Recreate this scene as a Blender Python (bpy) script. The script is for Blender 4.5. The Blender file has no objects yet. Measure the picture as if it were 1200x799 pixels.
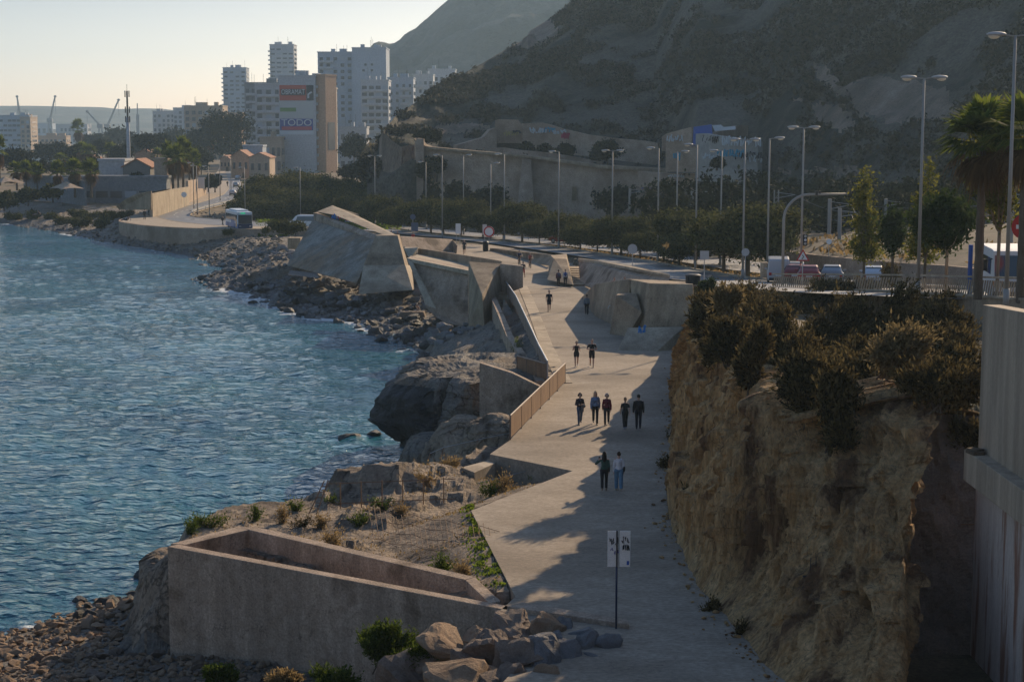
import bpy, bmesh, math, random
import numpy as np
from mathutils import Vector, Matrix, noise as mnoise
R = math.radians
scn = bpy.context.scene
COL = scn.collection
rng = np.random.default_rng(7)
random.seed(7)

# ------------------------------------------------------------------ camera geometry (photo measured at 1200 x 799)
F, CX, CY, HOR, CAMZ = 2000.0, 600.0, 399.5, 152.0, 20.5
PITCH = math.atan((CY - HOR) / F)
cp, sp = math.cos(PITCH), math.sin(PITCH)
def ray(px, py):
    a, b = (px - CX) / F, -(py - CY) / F
    return np.array([a, cp + b * sp, -sp + b * cp])
def G(px, py, z=5.5):            # point of a horizontal level z
    d = ray(px, py); t = (z - CAMZ) / d[2]
    return Vector((d[0] * t, d[1] * t, z))
def D(px, py, Y):                # point at ground distance Y
    d = ray(px, py); t = Y / d[1]
    return Vector((d[0] * t, Y, CAMZ + d[2] * t))

SUN_AZ, SUN_EL = 29.0, 23.5
sunv = Vector((math.sin(R(SUN_AZ)) * math.cos(R(SUN_EL)), math.cos(R(SUN_AZ)) * math.cos(R(SUN_EL)), math.sin(R(SUN_EL))))

# ------------------------------------------------------------------ numpy value noise
def _h(ix, iy, iz, s):
    n = (ix.astype(np.int64) * 374761393 + iy.astype(np.int64) * 668265263 + iz.astype(np.int64) * 2147483647 + s * 1274126177) & 0xffffffff
    n = ((n ^ (n >> 13)) * 1274126177) & 0xffffffff
    return ((n ^ (n >> 16)) & 0xffff) / 65535.0
def vn(x, y, z=None, s=0):
    x = np.asarray(x, float); y = np.asarray(y, float); z = np.zeros_like(x) if z is None else np.asarray(z, float)
    ix, iy, iz = np.floor(x), np.floor(y), np.floor(z)
    fx, fy, fz = x - ix, y - iy, z - iz
    fx, fy, fz = [f * f * f * (f * (f * 6 - 15) + 10) for f in (fx, fy, fz)]
    r = 0
    for dx in (0, 1):
        for dy in (0, 1):
            for dz in (0, 1):
                w = (fx if dx else 1 - fx) * (fy if dy else 1 - fy) * (fz if dz else 1 - fz)
                r = r + w * _h(ix + dx, iy + dy, iz + dz, s)
    return r * 2 - 1
def fbm(x, y, z=None, o=4, s=0, g=.5):
    a, f, r, t = 1.0, 1.0, 0, 0
    for k in range(o):
        r = r + a * vn(np.asarray(x) * f, np.asarray(y) * f, None if z is None else np.asarray(z) * f, s + k * 17); t += a
        a *= g; f *= 2.03
    return r / t
def ridged(x, y, z=None, o=4, s=0):
    a, f, r, t = 1.0, 1.0, 0, 0
    for k in range(o):
        r = r + a * (1 - np.abs(vn(np.asarray(x) * f, np.asarray(y) * f, None if z is None else np.asarray(z) * f, s + k * 31))); t += a
        a *= .5; f *= 2.1
    return r / t

# ------------------------------------------------------------------ materials
def mat(name, c1, c2=None, scale=1.5, rough=.85, bump=0.0, bscale=None, c3=None, c3scale=.3, c3t=.55, c3w=.12, stretch=(1, 1, 1), metal=0.0, spec=.3, bdist=.05, detail=7, grain=None, gamt=.28, crack=None, streak=None):
    m = bpy.data.materials.new(name); m.use_nodes = True
    nt = m.node_tree; N = nt.nodes; L = nt.links
    b = N['Principled BSDF']; b.inputs['Roughness'].default_value = rough; b.inputs['Metallic'].default_value = metal
    b.inputs['Specular IOR Level'].default_value = spec
    c1 = tuple(c1) + (1,)
    if c2 is None and not bump:
        b.inputs['Base Color'].default_value = c1; return m
    tc = N.new('ShaderNodeTexCoord'); mp = N.new('ShaderNodeMapping'); mp.inputs['Scale'].default_value = stretch
    L.new(tc.outputs['Object'], mp.inputs['Vector'])
    if c2 is not None:
        nz = N.new('ShaderNodeTexNoise'); nz.inputs['Scale'].default_value = scale; nz.inputs['Detail'].default_value = detail; nz.inputs['Roughness'].default_value = .65
        L.new(mp.outputs[0], nz.inputs['Vector'])
        rp = N.new('ShaderNodeValToRGB'); rp.color_ramp.elements[0].position = .33; rp.color_ramp.elements[1].position = .67
        rp.color_ramp.elements[0].color = c1; rp.color_ramp.elements[1].color = tuple(c2) + (1,)
        L.new(nz.outputs['Fac'], rp.inputs['Fac']); out = rp.outputs['Color']
        if c3 is not None:
            n3 = N.new('ShaderNodeTexNoise'); n3.inputs['Scale'].default_value = c3scale; n3.inputs['Detail'].default_value = 6; n3.inputs['Roughness'].default_value = .6
            L.new(mp.outputs[0], n3.inputs['Vector'])
            mr = N.new('ShaderNodeMapRange'); mr.inputs['From Min'].default_value = c3t - c3w; mr.inputs['From Max'].default_value = c3t + c3w
            L.new(n3.outputs['Fac'], mr.inputs['Value'])
            mx = N.new('ShaderNodeMix'); mx.data_type = 'RGBA'; L.new(mr.outputs[0], mx.inputs['Factor']); L.new(out, mx.inputs['A'])
            mx.inputs['B'].default_value = tuple(c3) + (1,); out = mx.outputs['Result']
        ng = N.new('ShaderNodeTexNoise'); ng.inputs['Scale'].default_value = grain or scale * 14; ng.inputs['Detail'].default_value = 5; ng.inputs['Roughness'].default_value = .75
        L.new(mp.outputs[0], ng.inputs['Vector'])
        mg = N.new('ShaderNodeMapRange'); mg.inputs['From Min'].default_value = .3; mg.inputs['From Max'].default_value = .7; mg.inputs['To Min'].default_value = 1 - gamt; mg.inputs['To Max'].default_value = 1 + gamt
        L.new(ng.outputs['Fac'], mg.inputs['Value'])
        mm = N.new('ShaderNodeVectorMath'); mm.operation = 'SCALE'; L.new(out, mm.inputs[0]); L.new(mg.outputs[0], mm.inputs['Scale']); out = mm.outputs[0]
        if streak:           # (scale, strength): vertical water stains
            ms = N.new('ShaderNodeMapping'); ms.inputs['Scale'].default_value = (1, 1, .09); L.new(tc.outputs['Object'], ms.inputs['Vector'])
            nk = N.new('ShaderNodeTexNoise'); nk.inputs['Scale'].default_value = streak[0]; nk.inputs['Detail'].default_value = 6; nk.inputs['Roughness'].default_value = .7; L.new(ms.outputs[0], nk.inputs['Vector'])
            k1 = N.new('ShaderNodeMapRange'); k1.inputs['From Min'].default_value = .42; k1.inputs['From Max'].default_value = .62; k1.inputs['To Min'].default_value = 1; k1.inputs['To Max'].default_value = 1 - streak[1]; L.new(nk.outputs['Fac'], k1.inputs['Value'])
            k2 = N.new('ShaderNodeVectorMath'); k2.operation = 'SCALE'; L.new(out, k2.inputs[0]); L.new(k1.outputs[0], k2.inputs['Scale']); out = k2.outputs[0]
        if crack:            # (scale, half width, strength): thin wandering dark joints in the stone
            nq = N.new('ShaderNodeTexNoise'); nq.inputs['Scale'].default_value = crack[0]; nq.inputs['Detail'].default_value = 5; nq.inputs['Roughness'].default_value = .55; L.new(mp.outputs[0], nq.inputs['Vector'])
            s1 = N.new('ShaderNodeMath'); s1.operation = 'SUBTRACT'; s1.inputs[1].default_value = .5; L.new(nq.outputs['Fac'], s1.inputs[0])
            s2 = N.new('ShaderNodeMath'); s2.operation = 'ABSOLUTE'; L.new(s1.outputs[0], s2.inputs[0])
            s3 = N.new('ShaderNodeMapRange'); s3.inputs['From Max'].default_value = crack[1]; s3.inputs['To Min'].default_value = crack[2]; L.new(s2.outputs[0], s3.inputs['Value'])
            s4 = N.new('ShaderNodeVectorMath'); s4.operation = 'SCALE'; L.new(out, s4.inputs[0]); L.new(s3.outputs[0], s4.inputs['Scale']); out = s4.outputs[0]
        L.new(out, b.inputs['Base Color'])
    else:
        b.inputs['Base Color'].default_value = c1
    if bump:
        nb = N.new('ShaderNodeTexNoise'); nb.inputs['Scale'].default_value = bscale or scale * 4; nb.inputs['Detail'].default_value = 8; nb.inputs['Roughness'].default_value = .7
        L.new(mp.outputs[0], nb.inputs['Vector'])
        bp = N.new('ShaderNodeBump'); bp.inputs['Strength'].default_value = bump; bp.inputs['Distance'].default_value = bdist
        L.new(nb.outputs['Fac'], bp.inputs['Height']); L.new(bp.outputs[0], b.inputs['Normal'])
    return m
def leafmat(name, a, b_, trans=.4, tcol=None, rough=.85):
    m = bpy.data.materials.new(name); m.use_nodes = True
    nt = m.node_tree; N = nt.nodes; L = nt.links
    p = N['Principled BSDF']; p.inputs['Roughness'].default_value = rough; p.inputs['Specular IOR Level'].default_value = .06
    g = N.new('ShaderNodeNewGeometry'); rp = N.new('ShaderNodeValToRGB')
    rp.color_ramp.elements[0].color = tuple(a) + (1,); rp.color_ramp.elements[1].color = tuple(b_) + (1,)
    L.new(g.outputs['Random Per Island'], rp.inputs['Fac']); L.new(rp.outputs[0], p.inputs['Base Color'])
    t = N.new('ShaderNodeBsdfTranslucent'); mx = N.new('ShaderNodeMixShader'); mx.inputs[0].default_value = trans
    if tcol is None: L.new(rp.outputs[0], t.inputs['Color'])
    else: t.inputs['Color'].default_value = tuple(tcol) + (1,)
    L.new(p.outputs[0], mx.inputs[1]); L.new(t.outputs[0], mx.inputs[2]); L.new(mx.outputs[0], N['Material Output'].inputs['Surface'])
    return m
def emis(name, c, s):
    m = bpy.data.materials.new(name); m.use_nodes = True; b = m.node_tree.nodes['Principled BSDF']
    b.inputs['Base Color'].default_value = (0, 0, 0, 1); b.inputs['Emission Color'].default_value = tuple(c) + (1,); b.inputs['Emission Strength'].default_value = s
    return m

# ------------------------------------------------------------------ mesh building
class MB:
    def __init__(s): s.v = []; s.f = []; s.m = []; s.cur = 0
    def add(s, vs, fs):
        o = len(s.v); s.v += [tuple(v) for v in vs]
        for f in fs: s.f.append(tuple(i + o for i in f)); s.m.append(s.cur)
        return s
    def box(s, c, d, rz=0, taper=1.0, M=None):
        x, y, z = d[0] / 2, d[1] / 2, d[2] / 2; vs = []
        for k in (-1, 1):
            t = taper if k > 0 else 1
            for a, b in ((-1, -1), (1, -1), (1, 1), (-1, 1)): vs.append(Vector((a * x * t, b * y * t, k * z)))
        mm = Matrix.Translation(Vector(c)) @ Matrix.Rotation(rz, 4, 'Z')
        if M is not None: mm = mm @ M
        return s.add([mm @ v for v in vs], [(3, 2, 1, 0), (4, 5, 6, 7), (0, 1, 5, 4), (1, 2, 6, 5), (2, 3, 7, 6), (3, 0, 4, 7)])
    def tube(s, pts, r, n=8, cap=True):
        pts = [Vector(p) for p in pts]; rs = r if isinstance(r, (list, tuple)) else [r] * len(pts)
        vs = []; k = len(pts); up = None
        for i, p in enumerate(pts):
            t = (pts[min(i + 1, k - 1)] - pts[max(i - 1, 0)]).normalized()
            if up is None:
                up = Vector((0, 0, 1)) if abs(t.z) < .9 else Vector((1, 0, 0))
            a = t.cross(up)
            if a.length < 1e-4: a = t.orthogonal()
            a.normalize(); b = a.cross(t).normalized(); up = b
            for j in range(n):
                q = 2 * math.pi * j / n; vs.append(p + (a * math.cos(q) + b * math.sin(q)) * rs[i])
        fs = [(i * n + j, i * n + (j + 1) % n, (i + 1) * n + (j + 1) % n, (i + 1) * n + j) for i in range(k - 1) for j in range(n)]
        if cap: fs += [tuple(range(n))[::-1], tuple((k - 1) * n + j for j in range(n))]
        return s.add(vs, fs)
    def ball(s, c, r, nu=12, nv=8, M=None):
        r = (r, r, r) if not isinstance(r, (tuple, list)) else r
        c = Vector(c); vs = [Vector((0, 0, -r[2]))]
        for i in range(1, nv):
            a = -math.pi / 2 + math.pi * i / nv
            for j in range(nu):
                q = 2 * math.pi * j / nu; vs.append(Vector((r[0] * math.cos(a) * math.cos(q), r[1] * math.cos(a) * math.sin(q), r[2] * math.sin(a))))
        vs.append(Vector((0, 0, r[2]))); T = len(vs) - 1
        fs = [(0, 1 + (j + 1) % nu, 1 + j) for j in range(nu)]
        for i in range(nv - 2):
            for j in range(nu):
                a = 1 + i * nu; fs.append((a + j, a + (j + 1) % nu, a + nu + (j + 1) % nu, a + nu + j))
        a = 1 + (nv - 2) * nu; fs += [(a + j, a + (j + 1) % nu, T) for j in range(nu)]
        return s.add([c + (M @ v if M is not None else v) for v in vs], fs)
    def hull(s, pts):
        bm = bmesh.new()
        for p in pts: bm.verts.new(p)
        bmesh.ops.convex_hull(bm, input=bm.verts)
        bmesh.ops.delete(bm, geom=[v for v in bm.verts if not v.link_faces], context='VERTS')
        bmesh.ops.dissolve_limit(bm, angle_limit=.01, verts=bm.verts, edges=bm.edges)
        bm.verts.index_update(); bmesh.ops.recalc_face_normals(bm, faces=bm.faces)
        s.add([v.co.copy() for v in bm.verts], [[v.index for v in f.verts] for f in bm.faces]); bm.free(); return s
    def prism(s, poly, z0, z1):     # plan polygon (x, y) between two heights
        n = len(poly); a = sum(poly[i][0] * poly[(i + 1) % n][1] - poly[(i + 1) % n][0] * poly[i][1] for i in range(n))
        if a < 0: poly = poly[::-1]
        vs = [(p[0], p[1], z0) for p in poly] + [(p[0], p[1], z1) for p in poly]
        return s.add(vs, [tuple(range(n))[::-1], tuple(range(n, 2 * n))] + [(i, (i + 1) % n, n + (i + 1) % n, n + i) for i in range(n)])
    def wall(s, line, h, t):        # thick wall along a 3D line; each point may carry its own height (x,y,z[,h])
        n = len(line); vs = []
        for i, p in enumerate(line):
            a = Vector(line[max(i - 1, 0)][:2]); b = Vector(line[min(i + 1, n - 1)][:2]); d = (b - a).normalized(); nn = Vector((-d.y, d.x)) * t / 2
            hh = p[3] if len(p) > 3 else h
            for sg, zz in ((1, 0), (-1, 0), (-1, hh), (1, hh)): vs.append((p[0] + nn.x * sg, p[1] + nn.y * sg, p[2] + zz))
        fs = [(4 * i + k, 4 * i + (k + 1) % 4, 4 * i + 4 + (k + 1) % 4, 4 * i + 4 + k) for i in range(n - 1) for k in range(4)]
        fs += [(3, 2, 1, 0), tuple(4 * (n - 1) + k for k in range(4))]
        return s.add(vs, fs)
    def lathe(s, prof, n=16, c=(0, 0, 0), cap=True):
        vs = []
        for r, z in prof:
            for j in range(n): q = 2 * math.pi * j / n; vs.append((c[0] + r * math.cos(q), c[1] + r * math.sin(q), c[2] + z))
        fs = [(i * n + j, i * n + (j + 1) % n, (i + 1) * n + (j + 1) % n, (i + 1) * n + j) for i in range(len(prof) - 1) for j in range(n)]
        if cap: fs += [tuple(range(n))[::-1], tuple((len(prof) - 1) * n + j for j in range(n))]
        return s.add(vs, fs)
    def torus(s, c, r, t, n=24, k=6, M=None):
        vs = []
        for i in range(n):
            a = 2 * math.pi * i / n
            for j in range(k):
                q = 2 * math.pi * j / k; v = Vector(((r + t * math.cos(q)) * math.cos(a), (r + t * math.cos(q)) * math.sin(a), t * math.sin(q)))
                vs.append(Vector(c) + (M @ v if M is not None else v))
        return s.add(vs, [(i * k + j, ((i + 1) % n) * k + j, ((i + 1) % n) * k + (j + 1) % k, i * k + (j + 1) % k) for i in range(n) for j in range(k)])
    def build(s, name, mats, parent=None, loc=None, smooth=False, bevel=0, auto=None):
        me = bpy.data.meshes.new(name); me.from_pydata(s.v, [], s.f)
        mats = mats if isinstance(mats, (list, tuple)) else [mats]
        for m in mats: me.materials.append(m)
        if any(s.m): me.polygons.foreach_set('material_index', s.m)
        if bevel or auto == 'fix':
            bm = bmesh.new(); bm.from_mesh(me)
            if bevel:
                es = [e for e in bm.edges if len(e.link_faces) == 2 and e.calc_face_angle(0) > .5]
                try: bmesh.ops.bevel(bm, geom=es, offset=bevel, segments=2, affect='EDGES', profile=.6, clamp_overlap=True)
                except Exception: pass
            bmesh.ops.recalc_face_normals(bm, faces=bm.faces); bm.to_mesh(me); bm.free()
        if smooth: me.polygons.foreach_set('use_smooth', [True] * len(me.polygons))
        me.update(); return link(name, me, parent, loc)
def link(name, me, parent=None, loc=None):
    o = bpy.data.objects.new(name, me); COL.objects.link(o)
    if parent is not None: o.parent = parent
    if loc is not None: o.location = loc
    return o
def npmesh(name, V, Fq, mats, parent=None, smooth=False, matidx=None):
    V = np.asarray(V, np.float32); Fq = np.asarray(Fq, np.int32); k = Fq.shape[1]
    me = bpy.data.meshes.new(name); me.vertices.add(len(V)); me.vertices.foreach_set('co', V.ravel())
    me.loops.add(Fq.size); me.loops.foreach_set('vertex_index', Fq.ravel())
    me.polygons.add(len(Fq)); me.polygons.foreach_set('loop_start', np.arange(0, Fq.size, k, dtype=np.int32))
    try: me.polygons.foreach_set('loop_total', np.full(len(Fq), k, np.int32))
    except Exception: pass
    for m in (mats if isinstance(mats, (list, tuple)) else [mats]): me.materials.append(m)
    if matidx is not None: me.polygons.foreach_set('material_index', np.asarray(matidx, np.int32))
    me.polygons.foreach_set('use_smooth', np.full(len(Fq), smooth, bool))
    me.update(calc_edges=True)
    return link(name, me, parent)
def gridfaces(nr, nc):
    i = np.arange(nr - 1)[:, None] * nc + np.arange(nc - 1)[None, :]
    return np.stack([i, i + 1, i + nc + 1, i + nc], -1).reshape(-1, 4)
def tag(o, label=None, cat=None, group=None, kind=None):
    if label: o['label'] = label
    if cat: o['category'] = cat
    if group: o['group'] = group
    if kind: o['kind'] = kind
    return o
def thing(name, label, cat, loc=(0, 0, 0), rz=0, group=None):
    o = bpy.data.objects.new(name, None); COL.objects.link(o); o.location = loc; o.rotation_euler = (0, 0, rz); o.empty_display_size = .2
    return tag(o, label, cat, group)
def dup(root, loc, rz=0, label=None, group=None, sc=None):
    r = root.copy(); COL.objects.link(r); r.location = loc; r.rotation_euler = (0, 0, rz)
    if sc is not None: r.scale = (sc,) * 3 if not isinstance(sc, (tuple, list)) else sc
    if label: r['label'] = label
    if group: r['group'] = group
    for ch in root.children:
        c = ch.copy(); COL.objects.link(c); c.parent = r
        for g in ch.children:
            d = g.copy(); COL.objects.link(d); d.parent = c
    return r
ORD = 'first second third fourth fifth sixth seventh eighth ninth tenth eleventh twelfth thirteenth fourteenth fifteenth sixteenth seventeenth eighteenth nineteenth twentieth'.split()
ORD += ['twenty-' + o for o in ORD[:9]] + ['thirtieth'] + ['thirty-' + o for o in ORD[:9]] + ['fortieth'] + ['forty-' + o for o in ORD[:9]]
def text_mesh(s, size, depth=.0):
    cu = bpy.data.curves.new('txt', 'FONT'); cu.body = s; cu.size = size; cu.align_x = 'CENTER'; cu.align_y = 'CENTER'; cu.extrude = depth
    o = bpy.data.objects.new('txt', cu); COL.objects.link(o)
    dg = bpy.context.evaluated_depsgraph_get(); me = bpy.data.meshes.new_from_object(o.evaluated_get(dg))
    bpy.data.objects.remove(o); return me
def dist_poly(X, Y, line, closed=False):
    d = np.full(X.shape, 1e9); n = len(line)
    for i in range(n if closed else n - 1):
        a = line[i]; b = line[(i + 1) % n]; ax, ay = a[0], a[1]; bx, by = b[0] - ax, b[1] - ay
        t = np.clip(((X - ax) * bx + (Y - ay) * by) / (bx * bx + by * by + 1e-12), 0, 1)
        d = np.minimum(d, np.hypot(X - ax - t * bx, Y - ay - t * by))
    return d
def inside(X, Y, poly):
    r = np.zeros(X.shape, bool); n = len(poly)
    for i in range(n):
        x1, y1 = poly[i][0], poly[i][1]; x2, y2 = poly[(i + 1) % n][0], poly[(i + 1) % n][1]
        c = ((y1 > Y) != (y2 > Y)) & (X < (x2 - x1) * (Y - y1) / (y2 - y1 + 1e-12) + x1)
        r ^= c
    return r
SUN_E, SKY_E, EXPO, AIR, DUST, HAZE = 4.95, .1, 0.15, 1.0, .9, .00014
HAZE_C, HAZE_G = (.55, .79, 1, 1), .45
SKY_S, SKY_T = 1.0, (.96, 1.0, 1.07)
SKY_G = ((0, (1.7, 1.5, 1.52)), (.075, (1.05, .90, .88)), (.3, (1, 1, 1)), (1, (1, 1, 1)))
WAVE_A, WAVE_B = .34, .058
# ------------------------------------------------------------------ camera, sun, sky
cam = bpy.data.cameras.new('camera'); co = bpy.data.objects.new('camera', cam); COL.objects.link(co)
cam.sensor_width = 36; cam.sensor_fit = 'HORIZONTAL'; cam.lens = 36 * F / 1200; cam.clip_start = .5; cam.clip_end = 20000
co.location = (0, 0, CAMZ); co.rotation_euler = (math.pi / 2 - PITCH, 0, 0); scn.camera = co
sl = bpy.data.lights.new('sun', 'SUN'); sl.energy = SUN_E; sl.angle = R(.5); sl.color = (1, .775, .53)
so = bpy.data.objects.new('sun', sl); COL.objects.link(so); so.rotation_euler = sunv.to_track_quat('Z', 'Y').to_euler()
w = bpy.data.worlds.new('World'); scn.world = w; w.use_nodes = True
wn = w.node_tree; sky = wn.nodes.new('ShaderNodeTexSky'); sky.sky_type = 'NISHITA'; sky.sun_disc = False
sky.sun_elevation = R(SUN_EL); sky.sun_rotation = R(SUN_AZ); sky.altitude = 0; sky.air_density = AIR; sky.dust_density = DUST; sky.ozone_density = 3.0
hs = wn.nodes.new('ShaderNodeHueSaturation'); hs.inputs['Saturation'].default_value = SKY_S; wn.links.new(sky.outputs[0], hs.inputs['Color']); tn = wn.nodes.new('ShaderNodeVectorMath'); tn.operation = 'MULTIPLY'; tn.inputs[1].default_value = SKY_T; wn.links.new(hs.outputs[0], tn.inputs[0]); 
wtc = wn.nodes.new('ShaderNodeTexCoord'); wsp = wn.nodes.new('ShaderNodeSeparateXYZ'); wn.links.new(wtc.outputs['Generated'], wsp.inputs[0])
wrp = wn.nodes.new('ShaderNodeValToRGB'); wn.links.new(wsp.outputs['Z'], wrp.inputs['Fac'])
for e_, (q, c_) in zip([wrp.color_ramp.elements[0], wrp.color_ramp.elements.new(.07), wrp.color_ramp.elements.new(.3), wrp.color_ramp.elements[-1]], SKY_G): e_.position = q; e_.color = tuple(v / 2 for v in c_) + (1,)
tm = wn.nodes.new('ShaderNodeVectorMath'); tm.operation = 'MULTIPLY'; wn.links.new(tn.outputs[0], tm.inputs[0]); wn.links.new(wrp.outputs[0], tm.inputs[1])
ts = wn.nodes.new('ShaderNodeVectorMath'); ts.operation = 'SCALE'; ts.inputs['Scale'].default_value = 2; wn.links.new(tm.outputs[0], ts.inputs[0]); wn.links.new(ts.outputs[0], wn.nodes['Background'].inputs[0]); wn.nodes['Background'].inputs[1].default_value = SKY_E
scn.view_settings.view_transform = 'Standard'; scn.view_settings.look = 'None'; scn.view_settings.gamma = 1; scn.view_settings.exposure = EXPO
scn.render.engine = 'CYCLES'; scn.cycles.use_denoising = True
try: scn.cycles.denoiser = 'OPENIMAGEDENOISE'; scn.cycles.denoising_prefilter = 'ACCURATE'; scn.cycles.denoising_input_passes = 'RGB_ALBEDO_NORMAL'
except Exception: pass
scn.cycles.max_bounces = 6; scn.cycles.diffuse_bounces = 3; scn.cycles.glossy_bounces = 2; scn.cycles.transmission_bounces = 3; scn.cycles.transparent_max_bounces = 4
scn.cycles.volume_bounces = 0; scn.cycles.caustics_reflective = False; scn.cycles.caustics_refractive = False
scn.cycles.sample_clamp_indirect = 4

# ------------------------------------------------------------------ palette
C = {}
C['path'] = mat('sandy_concrete', (.30, .245, .18), (.40, .33, .25), 1.3, .9, .7, 22, (.225, .18, .13), .16, .54, .10, bdist=.03, stretch=(.8, 1.25, 1), grain=6, gamt=.36, crack=(.22, .0025, .7))
C['concrete'] = mat('weathered_concrete', (.34, .255, .165), (.45, .35, .235), 1.2, .88, .5, 14, (.22, .155, .10), .35, .57, .13, bdist=.04, grain=9, crack=(.3, .004, .6), streak=(.8, .35))
C['concrete_brown'] = mat('pinkish_aggregate_concrete', (.375, .28, .20), (.49, .38, .285), 2.0, .9, .9, 14, (.19, .135, .09), .35, .60, .06, bdist=.06, grain=12, gamt=.4, crack=(.35, .004, .6), streak=(1.1, .3))
C['concrete_pale'] = mat('pale_concrete', (.41, .33, .23), (.50, .415, .30), .8, .85, .4, 14, (.29, .22, .15), .3, .6, .12, bdist=.03, grain=9, streak=(.9, .3))
C['concrete_board'] = mat('board_marked_concrete', (.44, .345, .24), (.54, .435, .315), 1.6, .85, .5, 6, (.33, .25, .17), .4, .58, .12, stretch=(3, 3, .25), bdist=.03, streak=(1.5, .3))
C['concrete_grey'] = mat('grey_seaward_concrete', (.26, .245, .205), (.38, .355, .30), .6, .88, .6, 9, (.28, .20, .125), .22, .53, .12, bdist=.06, stretch=(1, 1, .45), grain=6, gamt=.35, streak=(.7, .4))
C['stain'] = mat('rust_stained_render', (.55, .46, .38), (.64, .55, .47), 1.5, .85, .4, 12, (.32, .17, .11), .9, .55, .06, stretch=(2.2, 2.2, .22))
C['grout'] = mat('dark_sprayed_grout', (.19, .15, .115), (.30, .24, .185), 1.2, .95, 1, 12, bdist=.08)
C['rock'] = mat('tan_rock', (.25, .19, .135), (.41, .325, .235), .7, .92, 1.0, 4, (.12, .09, .065), .5, .57, .07, bdist=.25, grain=6, gamt=.4, crack=(.45, .02, .35))
C['rock_grey'] = mat('grey_shore_rock', (.16, .145, .125), (.29, .26, .215), .8, .85, 1.0, 4, (.20, .15, .10), .4, .56, .08, bdist=.25, grain=6, gamt=.4, crack=(.5, .018, .35))
C['rock_dark'] = mat('wet_and_shade_dark_rock', (.035, .034, .033), (.085, .082, .075), .9, .6, 1.0, 5, bdist=.2, gamt=.4)  # wet rock tone, also paints shade onto the sea rock's flank
C['cliff'] = mat('ochre_cliff_rock', (.42, .225, .08), (.78, .535, .265), 1.0, .93, 1.0, 3.0, (.19, .10, .045), .5, .56, .05, stretch=(1.5, 1.5, .17), bdist=.35, grain=5, gamt=.5, crack=(.9, .012, .45))
C['asphalt'] = mat('asphalt', (.17, .165, .16), (.23, .225, .215), 1.5, .6, .2, 40, (.14, .14, .14), .1, .55, .1, bdist=.01, spec=.5)
C['sidewalk'] = mat('tan_paving', (.33, .27, .20), (.42, .35, .265), .8, .9, .2, 20)
C['paint'] = mat('white_paint', (.72, .72, .68), (.6, .6, .57), 3, .7)
C['soil'] = mat('dry_soil', (.14, .10, .06), (.23, .17, .105), .5, .95, .7, 6, (.08, .075, .04), .2, .55, .12, gamt=.4)
C['scrub'] = mat('scrub_hill_soil', (.10, .09, .068), (.20, .175, .135), .12, .95, 1.0, .6, (.035, .04, .027), .06, .5, .08, bdist=1.0, gamt=.5)
C['scrub_far'] = mat('far_hill', (.055, .058, .048), (.13, .12, .095), .02, .95, .8, .2, (.04, .045, .035), .012, .5, .1, bdist=4)
C['hill_rock'] = mat('hill_cut_rock', (.20, .145, .105), (.32, .25, .185), .25, .95, .9, 1.2, (.13, .10, .07), .1, .55, .1, stretch=(1, 1, .35), bdist=.5, gamt=.4)
C['stonewall'] = mat('rubble_masonry', (.36, .26, .185), (.50, .38, .28), .6, .95, .9, 2.5, (.25, .18, .125), .12, .56, .1, bdist=.2, gamt=.4)
C['metal'] = mat('grey_lamp_metal', (.36, .33, .29), None, rough=.55, metal=.2)
C['galv'] = mat('galvanised_steel', (.38, .38, .37), (.5, .5, .49), 4, .5, metal=.5)
C['darkmetal'] = mat('dark_metal', (.035, .035, .04), None, rough=.5, metal=.3)
C['rust'] = mat('corten_steel', (.175, .10, .055), (.26, .16, .09), 2, .8, .2, 30, stretch=(1, 1, .3))
C['rail'] = mat('weathered_steel_rail', (.16, .125, .10), (.24, .19, .15), 2, .55, metal=.3)
C['lens'] = mat('lamp_glass', (.95, .93, .88), None, rough=.18, spec=.8)
C['pine'] = leafmat('pine_needles', (.022, .03, .012), (.155, .15, .05), .22)
C['pine_dark'] = leafmat('dark_foliage', (.014, .02, .012), (.045, .05, .024), .12)
C['leaf'] = leafmat('yellow_green_leaves', (.06, .075, .012), (.22, .20, .035), .5)
C['leaf_green'] = leafmat('dark_green_leaves', (.018, .035, .01), (.06, .085, .02), .35)
C['palm'] = leafmat('palm_fronds', (.04, .075, .012), (.18, .20, .03), .6)
C['deadpalm'] = leafmat('dead_fronds', (.09, .05, .02), (.18, .10, .04), .35)
C['bush'] = leafmat('dark_brown_bush', (.014, .012, .006), (.20, .15, .06), .28)
C['bush_light'] = leafmat('dry_straw_bush', (.10, .075, .035), (.30, .23, .11), .35)
C['bush_green'] = leafmat('fresh_green_bush', (.025, .05, .008), (.13, .17, .025), .45)
C['grassg'] = leafmat('green_grass', (.06, .10, .012), (.20, .26, .03), .5)
C['grassd'] = leafmat('dry_grass', (.16, .11, .05), (.36, .26, .12), .45)
C['hillbush'] = leafmat('hill_scrub_leaves', (.026, .027, .018), (.115, .10, .066), .12)
C['bark'] = mat('bark', (.10, .075, .05), (.17, .13, .09), 4, .95, .8, 14, stretch=(1, 1, .3))
C['barkpale'] = mat('pale_bark', (.24, .17, .115), (.33, .25, .17), 4, .95, .6, 14, stretch=(1, 1, .3))
C['glass'] = mat('window_glass', (.04, .055, .065), None, rough=.08, spec=.7)
C['tyre'] = mat('tyre_rubber', (.02, .02, .02), None, rough=.8)
C['white'] = mat('white_enamel', (.75, .75, .73), None, rough=.45)
C['redsign'] = mat('red_sign_paint', (.5, .03, .03), None, rough=.45)
C['bluepaint'] = mat('blue_paint', (.03, .10, .36), None, rough=.5)
C['black'] = mat('black_paint', (.015, .015, .017), None, rough=.5)
C['foamw'] = mat('white_foam', (.8, .82, .82), None, rough=.7)
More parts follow.
